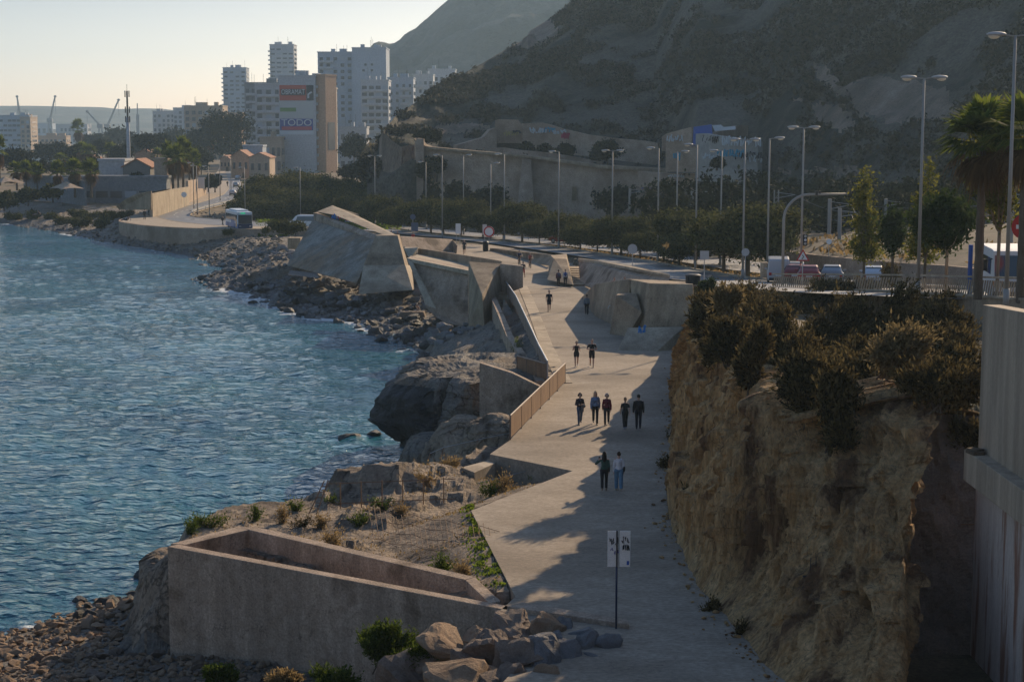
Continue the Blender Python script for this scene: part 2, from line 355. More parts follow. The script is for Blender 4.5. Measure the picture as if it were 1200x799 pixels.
C['roof'] = mat('terracotta_tiles', (.30, .14, .08), (.38, .20, .12), 1.5, .9, .5, 6)
C['verge'] = mat('dry_verge_soil', (.075, .06, .04), (.13, .10, .065), .5, .95, .7, 6, (.05, .045, .025), .2, .55, .12, gamt=.4)
C['dullblue'] = mat('dull_blue_panel', (.11, .14, .20), None, rough=.6)
# ------------------------------------------------------------------ land heights
def zr(Y): return np.interp(Y, [40, 82, 105, 128, 146, 165, 195, 216, 250, 304, 340, 450], [14.6, 12.2, 10.5, 8.9, 7.8, 7.0, 6.2, 5.6, 4.8, 3.5, 3.2, 3.2])
def PX(pts): return [tuple(G(a, b, c)) for a, b, c in pts]
HEAD = PX([(205, 648, 4.6), (222, 632, 3.9), (255, 609, 4.0), (292, 594, 4.2), (345, 588, 4.3), (384, 578, 4.7), (390, 557, 5.1), (430, 549, 5.3), (480, 547, 5.2), (520, 541, 4.9),
           (565, 520, 5.0), (600, 500, 5.0), (720, 505, 5.0), (740, 700, 5.0), (592, 706, 5.0), (470, 690, 4.9), (330, 664, 4.8), (215, 646, 4.6)])
LCLIFF = PX([(168, 668, 3.2), (183, 650, 3.6), (205, 640, 4.2), (225, 660, 4.0), (215, 690, 3.4), (185, 720, 2.2)])
SHORE1 = PX([(-400, 860, 0), (-200, 800, 0), (0, 745, 0), (60, 727, 0), (110, 706, 0), (150, 697, 0), (178, 684, 0)])
BEACH1 = SHORE1 + PX([(215, 670, 0), (420, 700, 0), (430, 1100, 0), (-500, 1500, 0)])
PILE = PX([(415, 830, 2.0), (470, 775, 3.2), (560, 748, 4.4), (690, 742, 5.1), (735, 752, 5.3), (742, 900, 5.3), (420, 900, 2.0)])
SHORE2 = PX([(560, 420, 0), (488, 409, 0), (455, 393, 0), (420, 378, 0), (385, 373, 0), (350, 367, 0), (318, 353, 0), (293, 345, 0), (252, 337, 0), (238, 328, 0), (258, 320, 0), (272, 315, 0),
             (252, 311, 0), (230, 302, 0), (200, 296, 0), (175, 292, 0), (148, 288, 0), (110, 280, 0), (50, 269, 0), (0, 262, 0), (-200, 250, 0), (-700, 240, 0)])
LAND2 = SHORE2 + PX([(-700, 203, 0), (-100, 199, 0), (58, 197, 0), (72, 187, 0), (0, 184, 0), (-1500, 184, 0)]) + [(-5500, 4200), (5500, 4200), (5500, 300), (200, 100), (40, 100), (4, 120)]
MAIN = PX([(606, 507, 5), (640, 447, 5), (622, 400, 5), (606, 345, 5), (575, 320, 5), (500, 300, 4.6)]) + [(-30, 290), (0, 420), (300, 420), (300, 40), (60, 30), (4, 30), (4, 50)] + PX([(720, 700, 5), (720, 505, 5)])
SHELF = PX([(505, 404, .8), (520, 388, 1.6), (556, 384, 2.6), (585, 366, 3.6), (604, 345, 4.7), (626, 400, 5.2), (644, 440, 5.3), (560, 425, 4.8), (520, 412, 2.2)])
RIGHT = [(60, 30)] + [tuple(D(a, b, Y))[:2] for a, b, Y in ((1260, 356, 74), (1130, 347, 92), (1050, 342, 106), (905, 338, 125.5), (838, 334, 130.5), (815, 331, 133))] + \
        [tuple(D(790, 325, 134))[:2], tuple(D(688, 300, 172))[:2], tuple(D(660, 296, 184))[:2], tuple(D(578, 288, 214))[:2], (-40, 300), (0, 420), (300, 420), (300, 30)]
SHELFTOP = [(40, 28), (16.6, 28), (16.6, 50), (16.2, 56.5)] + [tuple(G(a, b, c)) for a, b, c in ((1130, 455, 12.2), (1000, 455, 12.0), (925, 440, 12), (880, 416, 11.7), (860, 394, 11.2), (842, 378, 10.6), (826, 364, 10))] + \
        [tuple(D(a, b, Y))[:2] for a, b, Y in ((815, 338, 124), (838, 334, 131), (905, 338, 126), (1050, 342, 107), (1130, 347, 93), (1260, 356, 75))] + [(60, 60)]
def zct(Y): return np.interp(Y, [45, 52, 62, 75, 90, 101, 125], [12.1, 12.0, 11.9, 11.3, 10.5, 9.6, 8.3]) - .35

def zone(X, Y, poly, top, slope):
    ins = inside(X, Y, poly); d = dist_poly(X, Y, poly, True)
    return np.where(ins, top, top - slope * d)
def plane3(pts):     # least squares plane through control points
    A = np.array([(p[0], p[1], 1) for p in pts]); z = np.array([p[2] for p in pts]); c = np.linalg.lstsq(A, z, rcond=None)[0]
    return lambda X, Y: c[0] * X + c[1] * Y + c[2]
def land(X, Y):
    Z = []; shp = X.shape
    hump = G(450, 560, 5.0)
    rk = ridged(X * .33, Y * .33, o=5, s=3) - .55
    st = fbm(X * .16, Y * .16, o=3, s=9)
    slab = np.floor(2.6 * (vn(X * .42 + .5 * st, Y * .3, s=111) + 1)) / 2.6 - 1
    t = 4.62 + .45 * st + .8 * rk + .30 * slab + .95 * np.exp(-(((X - hump.x) / 3.4) ** 2 + ((Y - hump.y) / 2.2) ** 2))
    t = np.where(t < 4.45, 4.45 - (4.45 - t) * .4, t)
    q = .34; k = np.floor(t / q); fr = t / q - k; t = (k + np.clip((fr - .55) / .35, 0, 1) ** 1.5 * .8 + fr * .2) * q       # rocky ledges
    t = t + .10 * fbm(X * 2.2, Y * 2.2, o=4, s=5)
    # keep the headland below the promenade slab and the planter trough
    pm = inside(X, Y, PROM) | (dist_poly(X, Y, PROM, True) < .5)
    t = np.where(pm, np.minimum(t, 5.25), t)
    dw = dist_poly(X, Y, PLANT_IN)
    t = np.where(dw < 1.8, np.minimum(t, 4.8 + .25 * fbm(X * .8, Y * .8, o=3)), t)
    dp = dist_poly(X, Y, PROM, True); t = np.where(~inside(X, Y, PROM) & (dp < 4.5) & (X < 3) & (Y < 73), np.maximum(t, 5.42 - .2 * dp - .16 * np.clip(dp - 1, 0, 9) + .25 * rk), t)
    z1 = zone(X, Y, HEAD, t, 1.9 + .9 * fbm(X * .5, Y * .5, o=3, s=8))
    z1 = np.where(inside(X, Y, TROUGH) & (dw > .6), np.minimum(z1, 2.0), z1)
    z2 = zone(X, Y, LCLIFF, plane3(LCLIFF)(X, Y) + 1.6 * rk + .5 * fbm(X * 1.3, Y * 1.3, o=4), 2.6 + 1.6 * fbm(X * .9, Y * .9, o=3, s=6))
    ds = dist_poly(X, Y, SHORE1); z3 = np.where(inside(X, Y, BEACH1), .13 * ds, -.3 * ds); z3 = np.minimum(z3, 2.0) + .12 * fbm(X * .9, Y * .9, o=3)
    z4 = zone(X, Y, PILE, plane3(PILE)(X, Y) + .1 * rk, 1.2)
    d2 = dist_poly(X, Y, SHORE2); i2 = inside(X, Y, LAND2)
    prof = np.minimum(np.minimum(np.where((Y > 225) & (X > -80), .3, .115) * d2, 2.4 + .02 * d2), 2.95)
    z5 = np.where(i2, prof + (.55 * rk + .18 * fbm(X * 1.4, Y * 1.4, o=3, s=2)) * np.clip(1.4 - d2 / 45, 0.12, 1), -.22 * d2 + .8 * rk - .1)
    z6 = zone(X, Y, MAIN, np.where(Y > 205, np.minimum(5.15, zr(Y) - .22), 5.15), 1.6)
    z7 = zone(X, Y, SHELF, plane3(SHELF)(X, Y) + 1.1 * rk + .3 * st, 1.0)
    z8 = zone(X, Y, RIGHT, zr(Y) - .25, 3.2)
    z9 = zone(X, Y, SHELFTOP, zct(Y) + .3 * st, 3.0)
    Z = np.stack([z1, z2, z3, z4, z5, z6, z7, z8, z9]); k = Z.argmax(0); z = Z.max(0)
    # nothing rises through the promenade, the road or the club forecourt
    z = np.where(inside(X, Y, PROM), np.minimum(z, 5.3), z)
    return z, k
def at(x, y):
    z, k = land(np.array([float(x)]), np.array([float(y)])); return float(z[0])

PROM = [tuple(p) for p in PX([(560, 830, 5.5), (640, 745, 5.5), (585, 716, 5.5), (604, 699, 5.5), (552, 598, 5.5), (671, 551.5, 5.5), (574, 532, 5.5), (597, 516, 5.5), (660, 448, 5.5), (640, 440, 5.5), (620, 390, 5.5), (598, 338, 5.5), (592, 318, 5.5), (540, 300, 5.5), (470, 289, 5.5), (470, 285, 5.5),
        (575, 287, 5.5), (660, 300, 5.5), (700, 330, 5.5), (760, 380, 5.5), (790, 412, 5.5), (830, 480, 5.5), (840, 560, 5.5), (860, 640, 5.5), (930, 720, 5.5), (1000, 799, 5.5), (1060, 900, 5.5)])]
# planter walls: outer front wall, inner wall
PW_A, PW_B = G(196, 640, 5.5), G(592, 714, 5.5)          # front wall corner (sea side) .. promenade end
PW_C = G(285, 619, 5.5); PW_D, PW_E = G(545, 679, 5.5), G(574, 705, 5.5)
PLANT_IN = [tuple(PW_C), tuple(PW_D), tuple(PW_E)]
TROUGH = [tuple(PW_A), tuple(PW_B), tuple(PW_E), tuple(PW_D), tuple(PW_C)]

# coast sheet: one polar grid, fine near the viewer
pxs = np.concatenate([np.arange(-900, 0, 30), np.arange(0, 1200, 3), np.arange(1200, 2000, 30)])
ys = np.concatenate([36 * 1.006 ** np.arange(0, 330), 36 * 1.006 ** 330 * 1.02 ** np.arange(0, 145)])
XX = ((pxs - CX) / F)[None, :] * ys[:, None] * 1.02; YY = np.repeat(ys[:, None], len(pxs), 1)
ZZ, KK = land(XX, YY)
ZZ = np.maximum(ZZ, -4)
Fc = gridfaces(*XX.shape)
kf = KK.ravel()[Fc[:, 0]]; zf = ZZ.ravel()[Fc].mean(1); yf = YY.ravel()[Fc].mean(1)
mi = np.select([kf == 0, kf == 1, kf == 2, kf == 3, kf == 4, kf == 6], [0, 0, 1, 3, np.where(zf < .55, 2, np.where(zf < 2.9, 1, 3)), 1], 3)
keep = ZZ.ravel()[Fc].max(1) > -3.5
npmesh('ground', np.stack([XX, YY, ZZ], -1).reshape(-1, 3), Fc[keep], [C['rock'], C['rock_grey'], C['rock_dark'], C['soil']], smooth=False, matidx=mi[keep])['kind'] = 'structure'

# ------------------------------------------------------------------ sea
wm = bpy.data.materials.new('sea_water'); wm.use_nodes = True
nt = wm.node_tree; N = nt.nodes; L = nt.links; b = N['Principled BSDF']
b.inputs['Roughness'].default_value = .07; b.inputs['IOR'].default_value = 1.33; b.inputs['Specular IOR Level'].default_value = .5
tc = N.new('ShaderNodeTexCoord')
big = N.new('ShaderNodeTexNoise'); big.inputs['Scale'].default_value = .06; big.inputs['Detail'].default_value = 4; L.new(tc.outputs['Object'], big.inputs['Vector'])
rp = N.new('ShaderNodeValToRGB'); rp.color_ramp.elements[0].position = .35; rp.color_ramp.elements[1].position = .68
rp.color_ramp.elements[0].color = (.016, .095, .140, 1); rp.color_ramp.elements[1].color = (.022, .145, .180, 1); L.new(big.outputs['Fac'], rp.inputs['Fac'])
at_ = N.new('ShaderNodeAttribute'); at_.attribute_name = 'foam'
fn = N.new('ShaderNodeTexNoise'); fn.inputs['Scale'].default_value = 1.3; fn.inputs['Detail'].default_value = 8; fn.inputs['Roughness'].default_value = .7; L.new(tc.outputs['Object'], fn.inputs['Vector'])
fm = N.new('ShaderNodeMath'); fm.operation = 'ADD'; L.new(at_.outputs['Fac'], fm.inputs[0]); L.new(fn.outputs['Fac'], fm.inputs[1])
fr = N.new('ShaderNodeMapRange'); fr.inputs['From Min'].default_value = 1.02; fr.inputs['From Max'].default_value = 1.22; L.new(fm.outputs[0], fr.inputs['Value'])
mx = N.new('ShaderNodeMix'); mx.data_type = 'RGBA'; L.new(fr.outputs[0], mx.inputs['Factor']); L.new(rp.outputs[0], mx.inputs['A']); mx.inputs['B'].default_value = (.62, .66, .67, 1)
L.new(mx.outputs['Result'], b.inputs['Base Color'])
rr = N.new('ShaderNodeMapRange'); rr.inputs['To Min'].default_value = .07; rr.inputs['To Max'].default_value = .8; L.new(fr.outputs[0], rr.inputs['Value']); L.new(rr.outputs[0], b.inputs['Roughness'])
mpw = N.new('ShaderNodeMapping'); mpw.inputs['Rotation'].default_value = (0, 0, R(12)); mpw.inputs['Scale'].default_value = (.8, 1.5, 1); L.new(tc.outputs['Object'], mpw.inputs['Vector'])
acc = None; rw_ = random.Random(3)
for lam_, ang in ((1.9, 78), (1.2, 112), (.85, 66), (.62, 95), (.46, 128), (.34, 84), (.27, 50)):
    mw = N.new('ShaderNodeMapping'); mw.inputs['Rotation'].default_value = (0, 0, R(ang)); mw.inputs['Location'].default_value = (rw_.random() * 50, rw_.random() * 50, 0); L.new(tc.outputs['Object'], mw.inputs['Vector'])
    wv = N.new('ShaderNodeTexWave'); wv.wave_type = 'BANDS'; wv.bands_direction = 'X'; wv.wave_profile = 'SIN'; wv.inputs['Scale'].default_value = .314 / lam_; wv.inputs['Distortion'].default_value = 5.5; wv.inputs['Detail'].default_value = 3; wv.inputs['Detail Scale'].default_value = 1.6; wv.inputs['Detail Roughness'].default_value = .6
    L.new(mw.outputs[0], wv.inputs['Vector']); pw = N.new('ShaderNodeMath'); pw.operation = 'POWER'; pw.inputs[1].default_value = 1.5; L.new(wv.outputs['Fac'], pw.inputs[0])
    ml = N.new('ShaderNodeMath'); ml.operation = 'MULTIPLY_ADD'; ml.inputs[1].default_value = lam_; L.new(pw.outputs[0], ml.inputs[0])
    if acc is None: ml.inputs[2].default_value = 0
    else: L.new(acc.outputs[0], ml.inputs[2])
    acc = ml
nf = N.new('ShaderNodeTexNoise'); nf.inputs['Scale'].default_value = 7; nf.inputs['Detail'].default_value = 6; nf.inputs['Roughness'].default_value = .7; L.new(mpw.outputs[0], nf.inputs['Vector'])
n1 = N.new('ShaderNodeMath'); n1.operation = 'MULTIPLY_ADD'; n1.inputs[1].default_value = .55; L.new(nf.outputs['Fac'], n1.inputs[0]); L.new(acc.outputs[0], n1.inputs[2])
pt = N.new('ShaderNodeTexNoise'); pt.inputs['Scale'].default_value = .045; pt.inputs['Detail'].default_value = 3; L.new(tc.outputs['Object'], pt.inputs['Vector'])
pm_ = N.new('ShaderNodeMapRange'); pm_.inputs['From Min'].default_value = .35; pm_.inputs['From Max'].default_value = .65; pm_.inputs['To Min'].default_value = WAVE_B * .55; pm_.inputs['To Max'].default_value = WAVE_B * 1.3; L.new(pt.outputs['Fac'], pm_.inputs['Value'])
bp = N.new('ShaderNodeBump'); bp.inputs['Strength'].default_value = 1; L.new(pm_.outputs[0], bp.inputs['Distance']); L.new(n1.outputs[0], bp.inputs['Height']); L.new(bp.outputs[0], b.inputs['Normal'])

wpx = np.concatenate([np.arange(-1400, -20, 20), np.arange(-20, 720, 2.0), np.arange(720, 900, 20)])
wy = np.concatenate([58 * 1.0042 ** np.arange(0, 420), 58 * 1.0042 ** 420 * 1.009 ** np.arange(1, 260)])
WX = ((wpx - CX) / F)[None, :] * wy[:, None] * 1.02; WY = np.repeat(wy[:, None], len(wpx), 1)
wz = np.zeros_like(WX); r2 = np.random.default_rng(4)
dy = np.gradient(wy)[:, None]
wz0 = fbm(WX * .05, WY * .05, o=2, s=21)
for i in range(90):
    lam = .7 * (5.0 / .7) ** r2.random(); th = R(205) + r2.normal(0, .55); kx, ky = math.cos(th) * 2 * math.pi / lam, math.sin(th) * 2 * math.pi / lam
    a = .0105 * lam ** .7 * r2.uniform(.6, 1.3)
    fade = np.clip(lam / (2.4 * dy) - .6, 0, 1)
    ph = kx * WX + ky * WY + r2.uniform(0, 6.28) + 1.5 * wz0
    wz += a * fade * (np.sin(ph) + .3 * np.sin(2 * ph + .6))
wz *= WAVE_A * (1 + .45 * wz0)
lh, _ = land(WX, WY)
foam = np.clip(1 + lh / 1.0, 0, 1) * 1.05 * np.clip(.6 + .9 * fbm(WX * .11, WY * .11, o=2, s=33), 0, 1) * np.where(WY > 700, .3, 1)
foam = np.maximum(foam, .34 * np.clip((wz / (np.std(wz) + 1e-6) - 1.7), 0, 1) * np.clip(fbm(WX * .08, WY * .08, s=50), 0, 1) * 1.6)
wz = np.where(lh > -.3, wz * .5, wz)
sea = npmesh('sea', np.stack([WX, WY, wz], -1).reshape(-1, 3), gridfaces(*WX.shape), wm, smooth=True)
sea['kind'] = 'structure'
at2 = sea.data.attributes.new('foam', 'FLOAT', 'POINT'); at2.data.foreach_set('value', foam.ravel().astype(np.float32))

# ------------------------------------------------------------------ promenade slab with its raised edges
mb = MB(); mb.prism([p[:2] for p in PROM], 4.4, 5.5); mb.build('promenade', C['path'], auto='fix')['kind'] = 'structure'

# ------------------------------------------------------------------ hills
BARE = [(D(1078, 118, 262), 7, 4.5), (D(1048, 108, 270), 5, 3), (D(1195, 68, 275), 4, 7), (D(1000, 205, 245), 10, 1.6), (D(975, 110, 300), 1.0, 7), (D(968, 140, 290), 1.6, 3.0), (D(640, 40, 470), 5, 3), (D(540, 150, 385), 7, 1.6)]
def bare(P):
    r = np.zeros(len(P), bool); w1 = fbm(P[:, 0] * .09, P[:, 2] * .12, o=4, s=95)
    for c, a, b_ in BARE: r |= (((P[:, 0] - c.x) / a) ** 2 + ((P[:, 2] - c.z) / b_) ** 2 + ((P[:, 1] - c.y) / 60) ** 2 + 1.6 * np.abs(w1)) < 1
    return r | (fbm(P[:, 0] * .035 + 9, P[:, 2] * .06, o=5, s=96) > .5)
def hill(name, cols, sil, Ybase, zbase, Ysil, m, nY, amp, nscale, beyond=.25, extra=260, cap=None, skirt=False):
    pxa = np.arange(*cols); rows = []
    Zs = []; V = []; T = np.concatenate([np.linspace(0, 1, nY), 1 + np.linspace(.04, 1, 24)])
    for px in pxa:
        py = np.interp(px, [s[0] for s in sil], [s[1] for s in sil]); yb = Ybase(px); ysl = Ysil(px); zb = zbase(px)
        top = D(px, py, ysl); zs = top.z if cap is None else min(top.z, cap)
        t = (px - CX) / F
        for q in T:
            if q <= 1: Y = yb + (ysl - yb) * q; z = zb + (zs - zb) * q ** .92
            else: Y = ysl + (q - 1) * extra; z = zs - beyond * (Y - ysl)
            V.append((t * Y * (top.x / (t * ysl) if abs(t) > .01 else 1), Y, z))
    V = np.array(V).reshape(len(pxa), len(T), 3)
    if skirt:
        f0 = V[:, :1].copy(); yf = np.interp(pxa, [445, 470, 781, 800, 900, 920, 2200], [339, 334, 327, 300, 262, 255, 150]); zf = np.interp(pxa, [445, 480, 560, 781, 800, 900, 2200], [10, 14.5, 14.2, 11.6, 8, 7, 7]); f0[..., 1] = yf[:, None]; f0[..., 2] = zf[:, None]; f0[..., 0] *= (yf[:, None] / V[:, :1, 1]); f1 = f0.copy(); f1[..., 2] = 1; f1[..., 1] += .5
        T0 = T; V = np.concatenate([f1, f0, V], 1); T = np.concatenate([[-.02, -.01], T])
    env = np.clip(T / .18, 0, 1) * np.where(T > 1, 1, np.clip((1.0 - T) / .10, .18, 1))
    rz = (ridged(V[..., 0] * nscale, V[..., 1] * nscale, o=5, s=41) - .55) * amp * env[None, :] + fbm(V[..., 0] * nscale * 6, V[..., 1] * nscale * 6, o=3, s=4) * amp * .22 * env[None, :]
    V[..., 2] += rz
    FF = gridfaces(len(pxa), len(T))[:, ::-1]; mi_ = None
    if skirt:
        P = V.reshape(-1, 3)[FF].mean(1); mi_ = bare(P).astype(int); m = [m, C['hill_rock']]
    o = npmesh(name, V.reshape(-1, 3), FF, m, smooth=True, matidx=mi_)
    o['kind'] = 'structure'; return V
SIL1 = [(430, 200), (444, 163), (450, 152), (462, 137), (480, 124), (520, 100), (560, 77), (600, 53), (616, 46), (620, 36), (640, 25), (670, 1), (700, -22), (800, -85), (1000, -170), (1400, -260), (2200, -300)]
yb1 = lambda px: np.interp(px, [430, 445, 480, 530, 560, 770, 795, 820, 890, 920, 1000, 1200, 1700], [360, 342, 350, 364, 370, 364, 340, 316, 312, 285, 250, 205, 170])
ys1 = lambda px: yb1(px) + np.interp(px, [430, 445, 470, 560, 700, 900, 1400], [6, 18, 50, 105, 140, 200, 220])
zb1 = lambda px: np.interp(px, [430, 445, 480, 560, 650, 770, 820, 890, 920, 1000, 1200, 1700], [4, 12, 15.5, 17, 16, 13.5, 16, 15, 12, 10, 10.5, 12])
HV = hill('hillside', (430, 2200, 4), SIL1, yb1, zb1, ys1, C['scrub'], 150, 5.5, .03, cap=150, skirt=True)
SIL2 = [(300, 190), (400, 110), (428, 72), (445, 59), (456, 54), (470, 47), (490, 31), (510, 13), (525, 0), (545, -16), (600, -48), (640, -62), (720, -75), (1000, -60), (1300, 40)]
hill('far_mountain', (300, 1300, 6), SIL2, lambda p: 1150, lambda p: 4, lambda p: 1600, C['scrub_far'], 60, 48, .006, extra=500)
SIL3 = [(-700, 128), (-100, 124), (40, 124.5), (120, 126), (140, 128), (165, 127), (190, 127.5), (240, 134), (500, 140)]
hill('distant_hills', (-700, 520, 10), SIL3, lambda p: 3000, lambda p: 0, lambda p: 3600, C['scrub_far'], 30, 9, .004, extra=300)
# scrub growing on the hillside: far more shrubs than anyone could count
def leafquads(P, size, rg, up=.0):
    n = len(P); a = rg.normal(size=(n, 3)); a[:, 2] += up; a /= np.linalg.norm(a, axis=1, keepdims=True)
    b_ = rg.normal(size=(n, 3)); b_ = np.cross(a, b_); b_ /= np.linalg.norm(b_, axis=1, keepdims=True)
    s = (size * rg.uniform(.6, 1.4, n))[:, None]
    V = np.stack([P - a * s, P + b_ * s * .55, P + a * s, P - b_ * s * .55], 1).reshape(-1, 3)
    return V, np.arange(4 * n).reshape(n, 4)
rg = np.random.default_rng(12)
nc, nT = HV.shape[:2]; NS = 52000
ci = rg.integers(0, nc - 1, NS); ti = (rg.random(NS) ** .8 * 150).astype(int)
fx, fy = rg.random((2, NS, 1)); Pb = HV[ci, ti] * (1 - fx) + HV[ci + 1, ti] * fx; Pb = Pb * (1 - fy) + HV[ci, np.minimum(ti + 1, nT - 1)] * fy
dens = fbm(Pb[:, 0] * .03, Pb[:, 1] * .03, o=3, s=77) + .5 * fbm(Pb[:, 0] * .15, Pb[:, 1] * .15, o=2, s=78)
Pb = Pb[(dens > -.24) & ~bare(Pb) & (np.abs(Pb[:, 0]) < 420)]
k = 14; rad = rg.uniform(.45, 1.3, len(Pb)) ** 1.35
Q = Pb[:, None, :] + rg.normal(size=(len(Pb), k, 3)) * rad[:, None, None] * np.array([.55, .55, .38]) + np.array([0, 0, .35]) * rad[:, None, None]
V, Fq = leafquads(Q.reshape(-1, 3), np.repeat(rad * .38, k), rg)
tag(npmesh('hillside_shrubbery', V, Fq, C['hillbush']), 'low dark scrub covering the shaded hillside', 'shrubs', kind='stuff')

hx, hy = np.meshgrid(np.linspace(-60, 45, 70), np.linspace(-90, 27, 70)); hzz = np.clip(18.4 - .55 * np.clip(hy + 2, 0, 99) + .3 * fbm(hx * .2, hy * .2), 3, 30) + np.clip(-hy - 4, 0, 60) * .35
hzz = np.where(hx < -30, hzz - (-30 - hx) * .7, hzz)
npmesh('added_shade_hill', np.stack([hx, hy, hzz], -1).reshape(-1, 3), gridfaces(70, 70), C['soil'], smooth=True)['kind'] = 'structure'  # unseen hill added behind the camera to keep sky light off the foreground
# ------------------------------------------------------------------ concrete planter trough on the headland
t = thing('concrete_trough', 'brown V-shaped concrete trough wall jutting from the promenade over the boulder beach', 'sea wall')
def lerp(a, b, q): return a + (b - a) * q
A, B_, Cc, Dd, Ee = PW_A, PW_B, PW_C, PW_D, PW_E
mb = MB(); n = (B_ - A).to_2d().normalized()
inn = Vector((-n.y, n.x))                       # towards the sea side
Bx = B_ + Vector((n.x, n.y, 0)) * .3
bw = .42
mb.prism([(A.x, A.y), (Bx.x, Bx.y), (Bx.x + inn.x * bw, Bx.y + inn.y * bw), (A.x + inn.x * bw + n.x * .1, A.y + inn.y * bw)], -.6, 5.5)
mb.build('front_wall', C['concrete_brown'], t, bevel=.03)
mb = MB(); d2 = (Cc - A).to_2d().normalized(); q2 = Vector((-d2.y, d2.x))
mb.prism([(A.x + .03, A.y + .45), (A.x - q2.x * 0 + .6, A.y + .3), (Cc.x + .45, Cc.y + .1), (Cc.x - .2, Cc.y + .45)], -.6, 5.497)
mb.build('end_wall', C['concrete_brown'], t, bevel=.03)
mb = MB()
d3 = (Dd - Cc).to_2d().normalized(); q3 = Vector((-d3.y, d3.x)) * .5
vs = [(Cc.x, Cc.y), (Dd.x, Dd.y), (Dd.x + q3.x, Dd.y + q3.y), (Cc.x + q3.x, Cc.y + q3.y)]
mb.prism(vs, 1.5, 5.504)
mb.hull([(Dd.x + .002, Dd.y, z) for z in (2.5, 5.495)] + [(Dd.x + q3.x, Dd.y + q3.y, z) for z in (2.5, 5.495)] + [(Ee.x, Ee.y, z) for z in (2.5, 5.45)] + [(Ee.x + .35, Ee.y + .3, z) for z in (2.5, 5.45)])
mb.build('inner_wall', C['concrete_brown'], t, bevel=.03)
mb = MB()
P1 = A + Vector((.5, .4, 0)); P2 = Cc.copy()
for side in (0,):
    r1 = [(B_.x, B_.y + .3, 5.46), (Ee.x + .2, Ee.y + .2, 5.46), (Dd.x, Dd.y + .1, 5.0), (lerp(Cc, Dd, .3).x, lerp(Cc, Dd, .3).y + .1, 3.6), (Cc.x + .2, Cc.y + .2, 3.2), (A.x + .6, A.y + .3, 3.0), (lerp(A, B_, .5).x, lerp(A, B_, .5).y + .2, 4.2)]
    mb.add(r1, [(0, 1, 2, 6), (2, 3, 6), (3, 4, 5, 6)])
mb.build('ramp_floor', C['concrete'], t)
mb = MB(); e0, e1 = G(690, 738, 5.5), G(737, 737, 5.5)
mb.prism([(Bx.x - .2, Bx.y), (e1.x, e1.y), (e1.x, e1.y + .5), (Bx.x + .3, Bx.y + .5)], 4.3, 5.66)
tag(mb.build('concrete_kerb', C['concrete_brown'], bevel=.03), 'low brown concrete kerb block at the foot of the two-panel sign', 'kerb')
# outer corner block at right of picture foot of trough (sign base) is part of the kerb above

# ------------------------------------------------------------------ cliff beside the promenade
base = [(812, 398), (800, 412), (789, 450), (784, 505), (778, 560), (784, 620), (812, 690), (858, 748), (906, 806), (985, 850), (1045, 870)]
top = [(826, 360, 9.2), (826, 370, 9.6), (830, 380, 10.2), (838, 392, 10.8), (850, 408, 11.3), (870, 430, 11.8), (912, 450, 12), (962, 464, 12), (1005, 468, 12.1), (1060, 466, 12.2), (1092, 470, 12.4)]
Bp = np.array([tuple(G(a, b, 5.3)) for a, b in base]); Tp = np.array([tuple(G(a, b, c)) for a, b, c in top])
# last column turns the corner and runs back into the dark recess
Bp = np.vstack([Bp, Bp[-1] + (.5, 1.2, 0), Bp[-1] + (.7, 9, 0)]); Tp = np.vstack([Tp, Tp[-1] + (.15, .8, .0), Tp[-1] + (.3, 5, .0)])
Tp[-3] += (-.1, 0, 0)
u = np.linspace(0, 1, len(Bp)); seg = np.concatenate([[0], np.cumsum(np.linalg.norm(np.diff(Tp + Bp, axis=0), axis=1))]); seg /= seg[-1]
NU, NV = 1100, 190
uu = np.linspace(0, 1, NU)
def ip(P): 
    q = np.stack([np.interp(uu, seg, P[:, k]) for k in range(3)], -1)
    ker = np.ones(31) / 31
    return np.stack([np.convolve(np.pad(q[:, k], 15, 'edge'), ker, 'valid') for k in range(3)], -1)
Bs, Ts = ip(Bp), ip(Tp)
vv = np.linspace(0, 1, NV)
prof = vv + .10 * np.sin(vv * math.pi * 2) * .5            # a little belly
S = Bs[:, None] * (1 - prof[None, :, None]) + Ts[:, None] * prof[None, :, None]
S[..., 2] = Bs[:, None, 2] * (1 - vv) + Ts[:, None, 2] * vv
tg = np.gradient((Bs + Ts) / 2, axis=0); nn = np.stack([tg[:, 1], -tg[:, 0], 0 * tg[:, 0]], -1); nn /= np.linalg.norm(nn, axis=1, keepdims=True)
nn = -nn if nn[NU // 2, 0] > 0 else nn
arc = np.cumsum(np.linalg.norm(tg, axis=1))[:, None] + 0 * vv[None]
zz = S[..., 2]
warp = fbm(arc * .25, zz * .3, o=3, s=61)
flute = ridged(arc * .30 + warp * 1.1, zz * .07, o=3, s=62) - .6
flute2 = ridged(arc * .85 + warp * 1.3, zz * .06 + warp * .3, o=3, s=66) - .62
flute3 = ridged(arc * 2.3 + warp * 2.5, zz * .14 + warp * .5, o=3, s=69) - .62
lump = fbm(arc * .16, zz * .2, o=4, s=63)
fine = fbm(arc * 2.2, zz * 1.1, o=5, s=64)
blocky = np.floor((arc * .33 + .5 * warp + 40) * 1.0 + 0) ; blk = _h(blocky, np.floor(zz * .45 + _h(blocky, blocky * 0, blocky * 0, 3) * 3), blocky * 0, 5) - .5
cap = np.exp(-((vv - .93) / .06) ** 2)[None] * (.35 + .5 * vn(arc * .5, zz * 0, s=65))
ledge = np.exp(-((vv - .70) / .03) ** 2)[None] * -.3 * np.clip(vn(arc * .35, zz * 0, s=68) + .4, 0, 1)
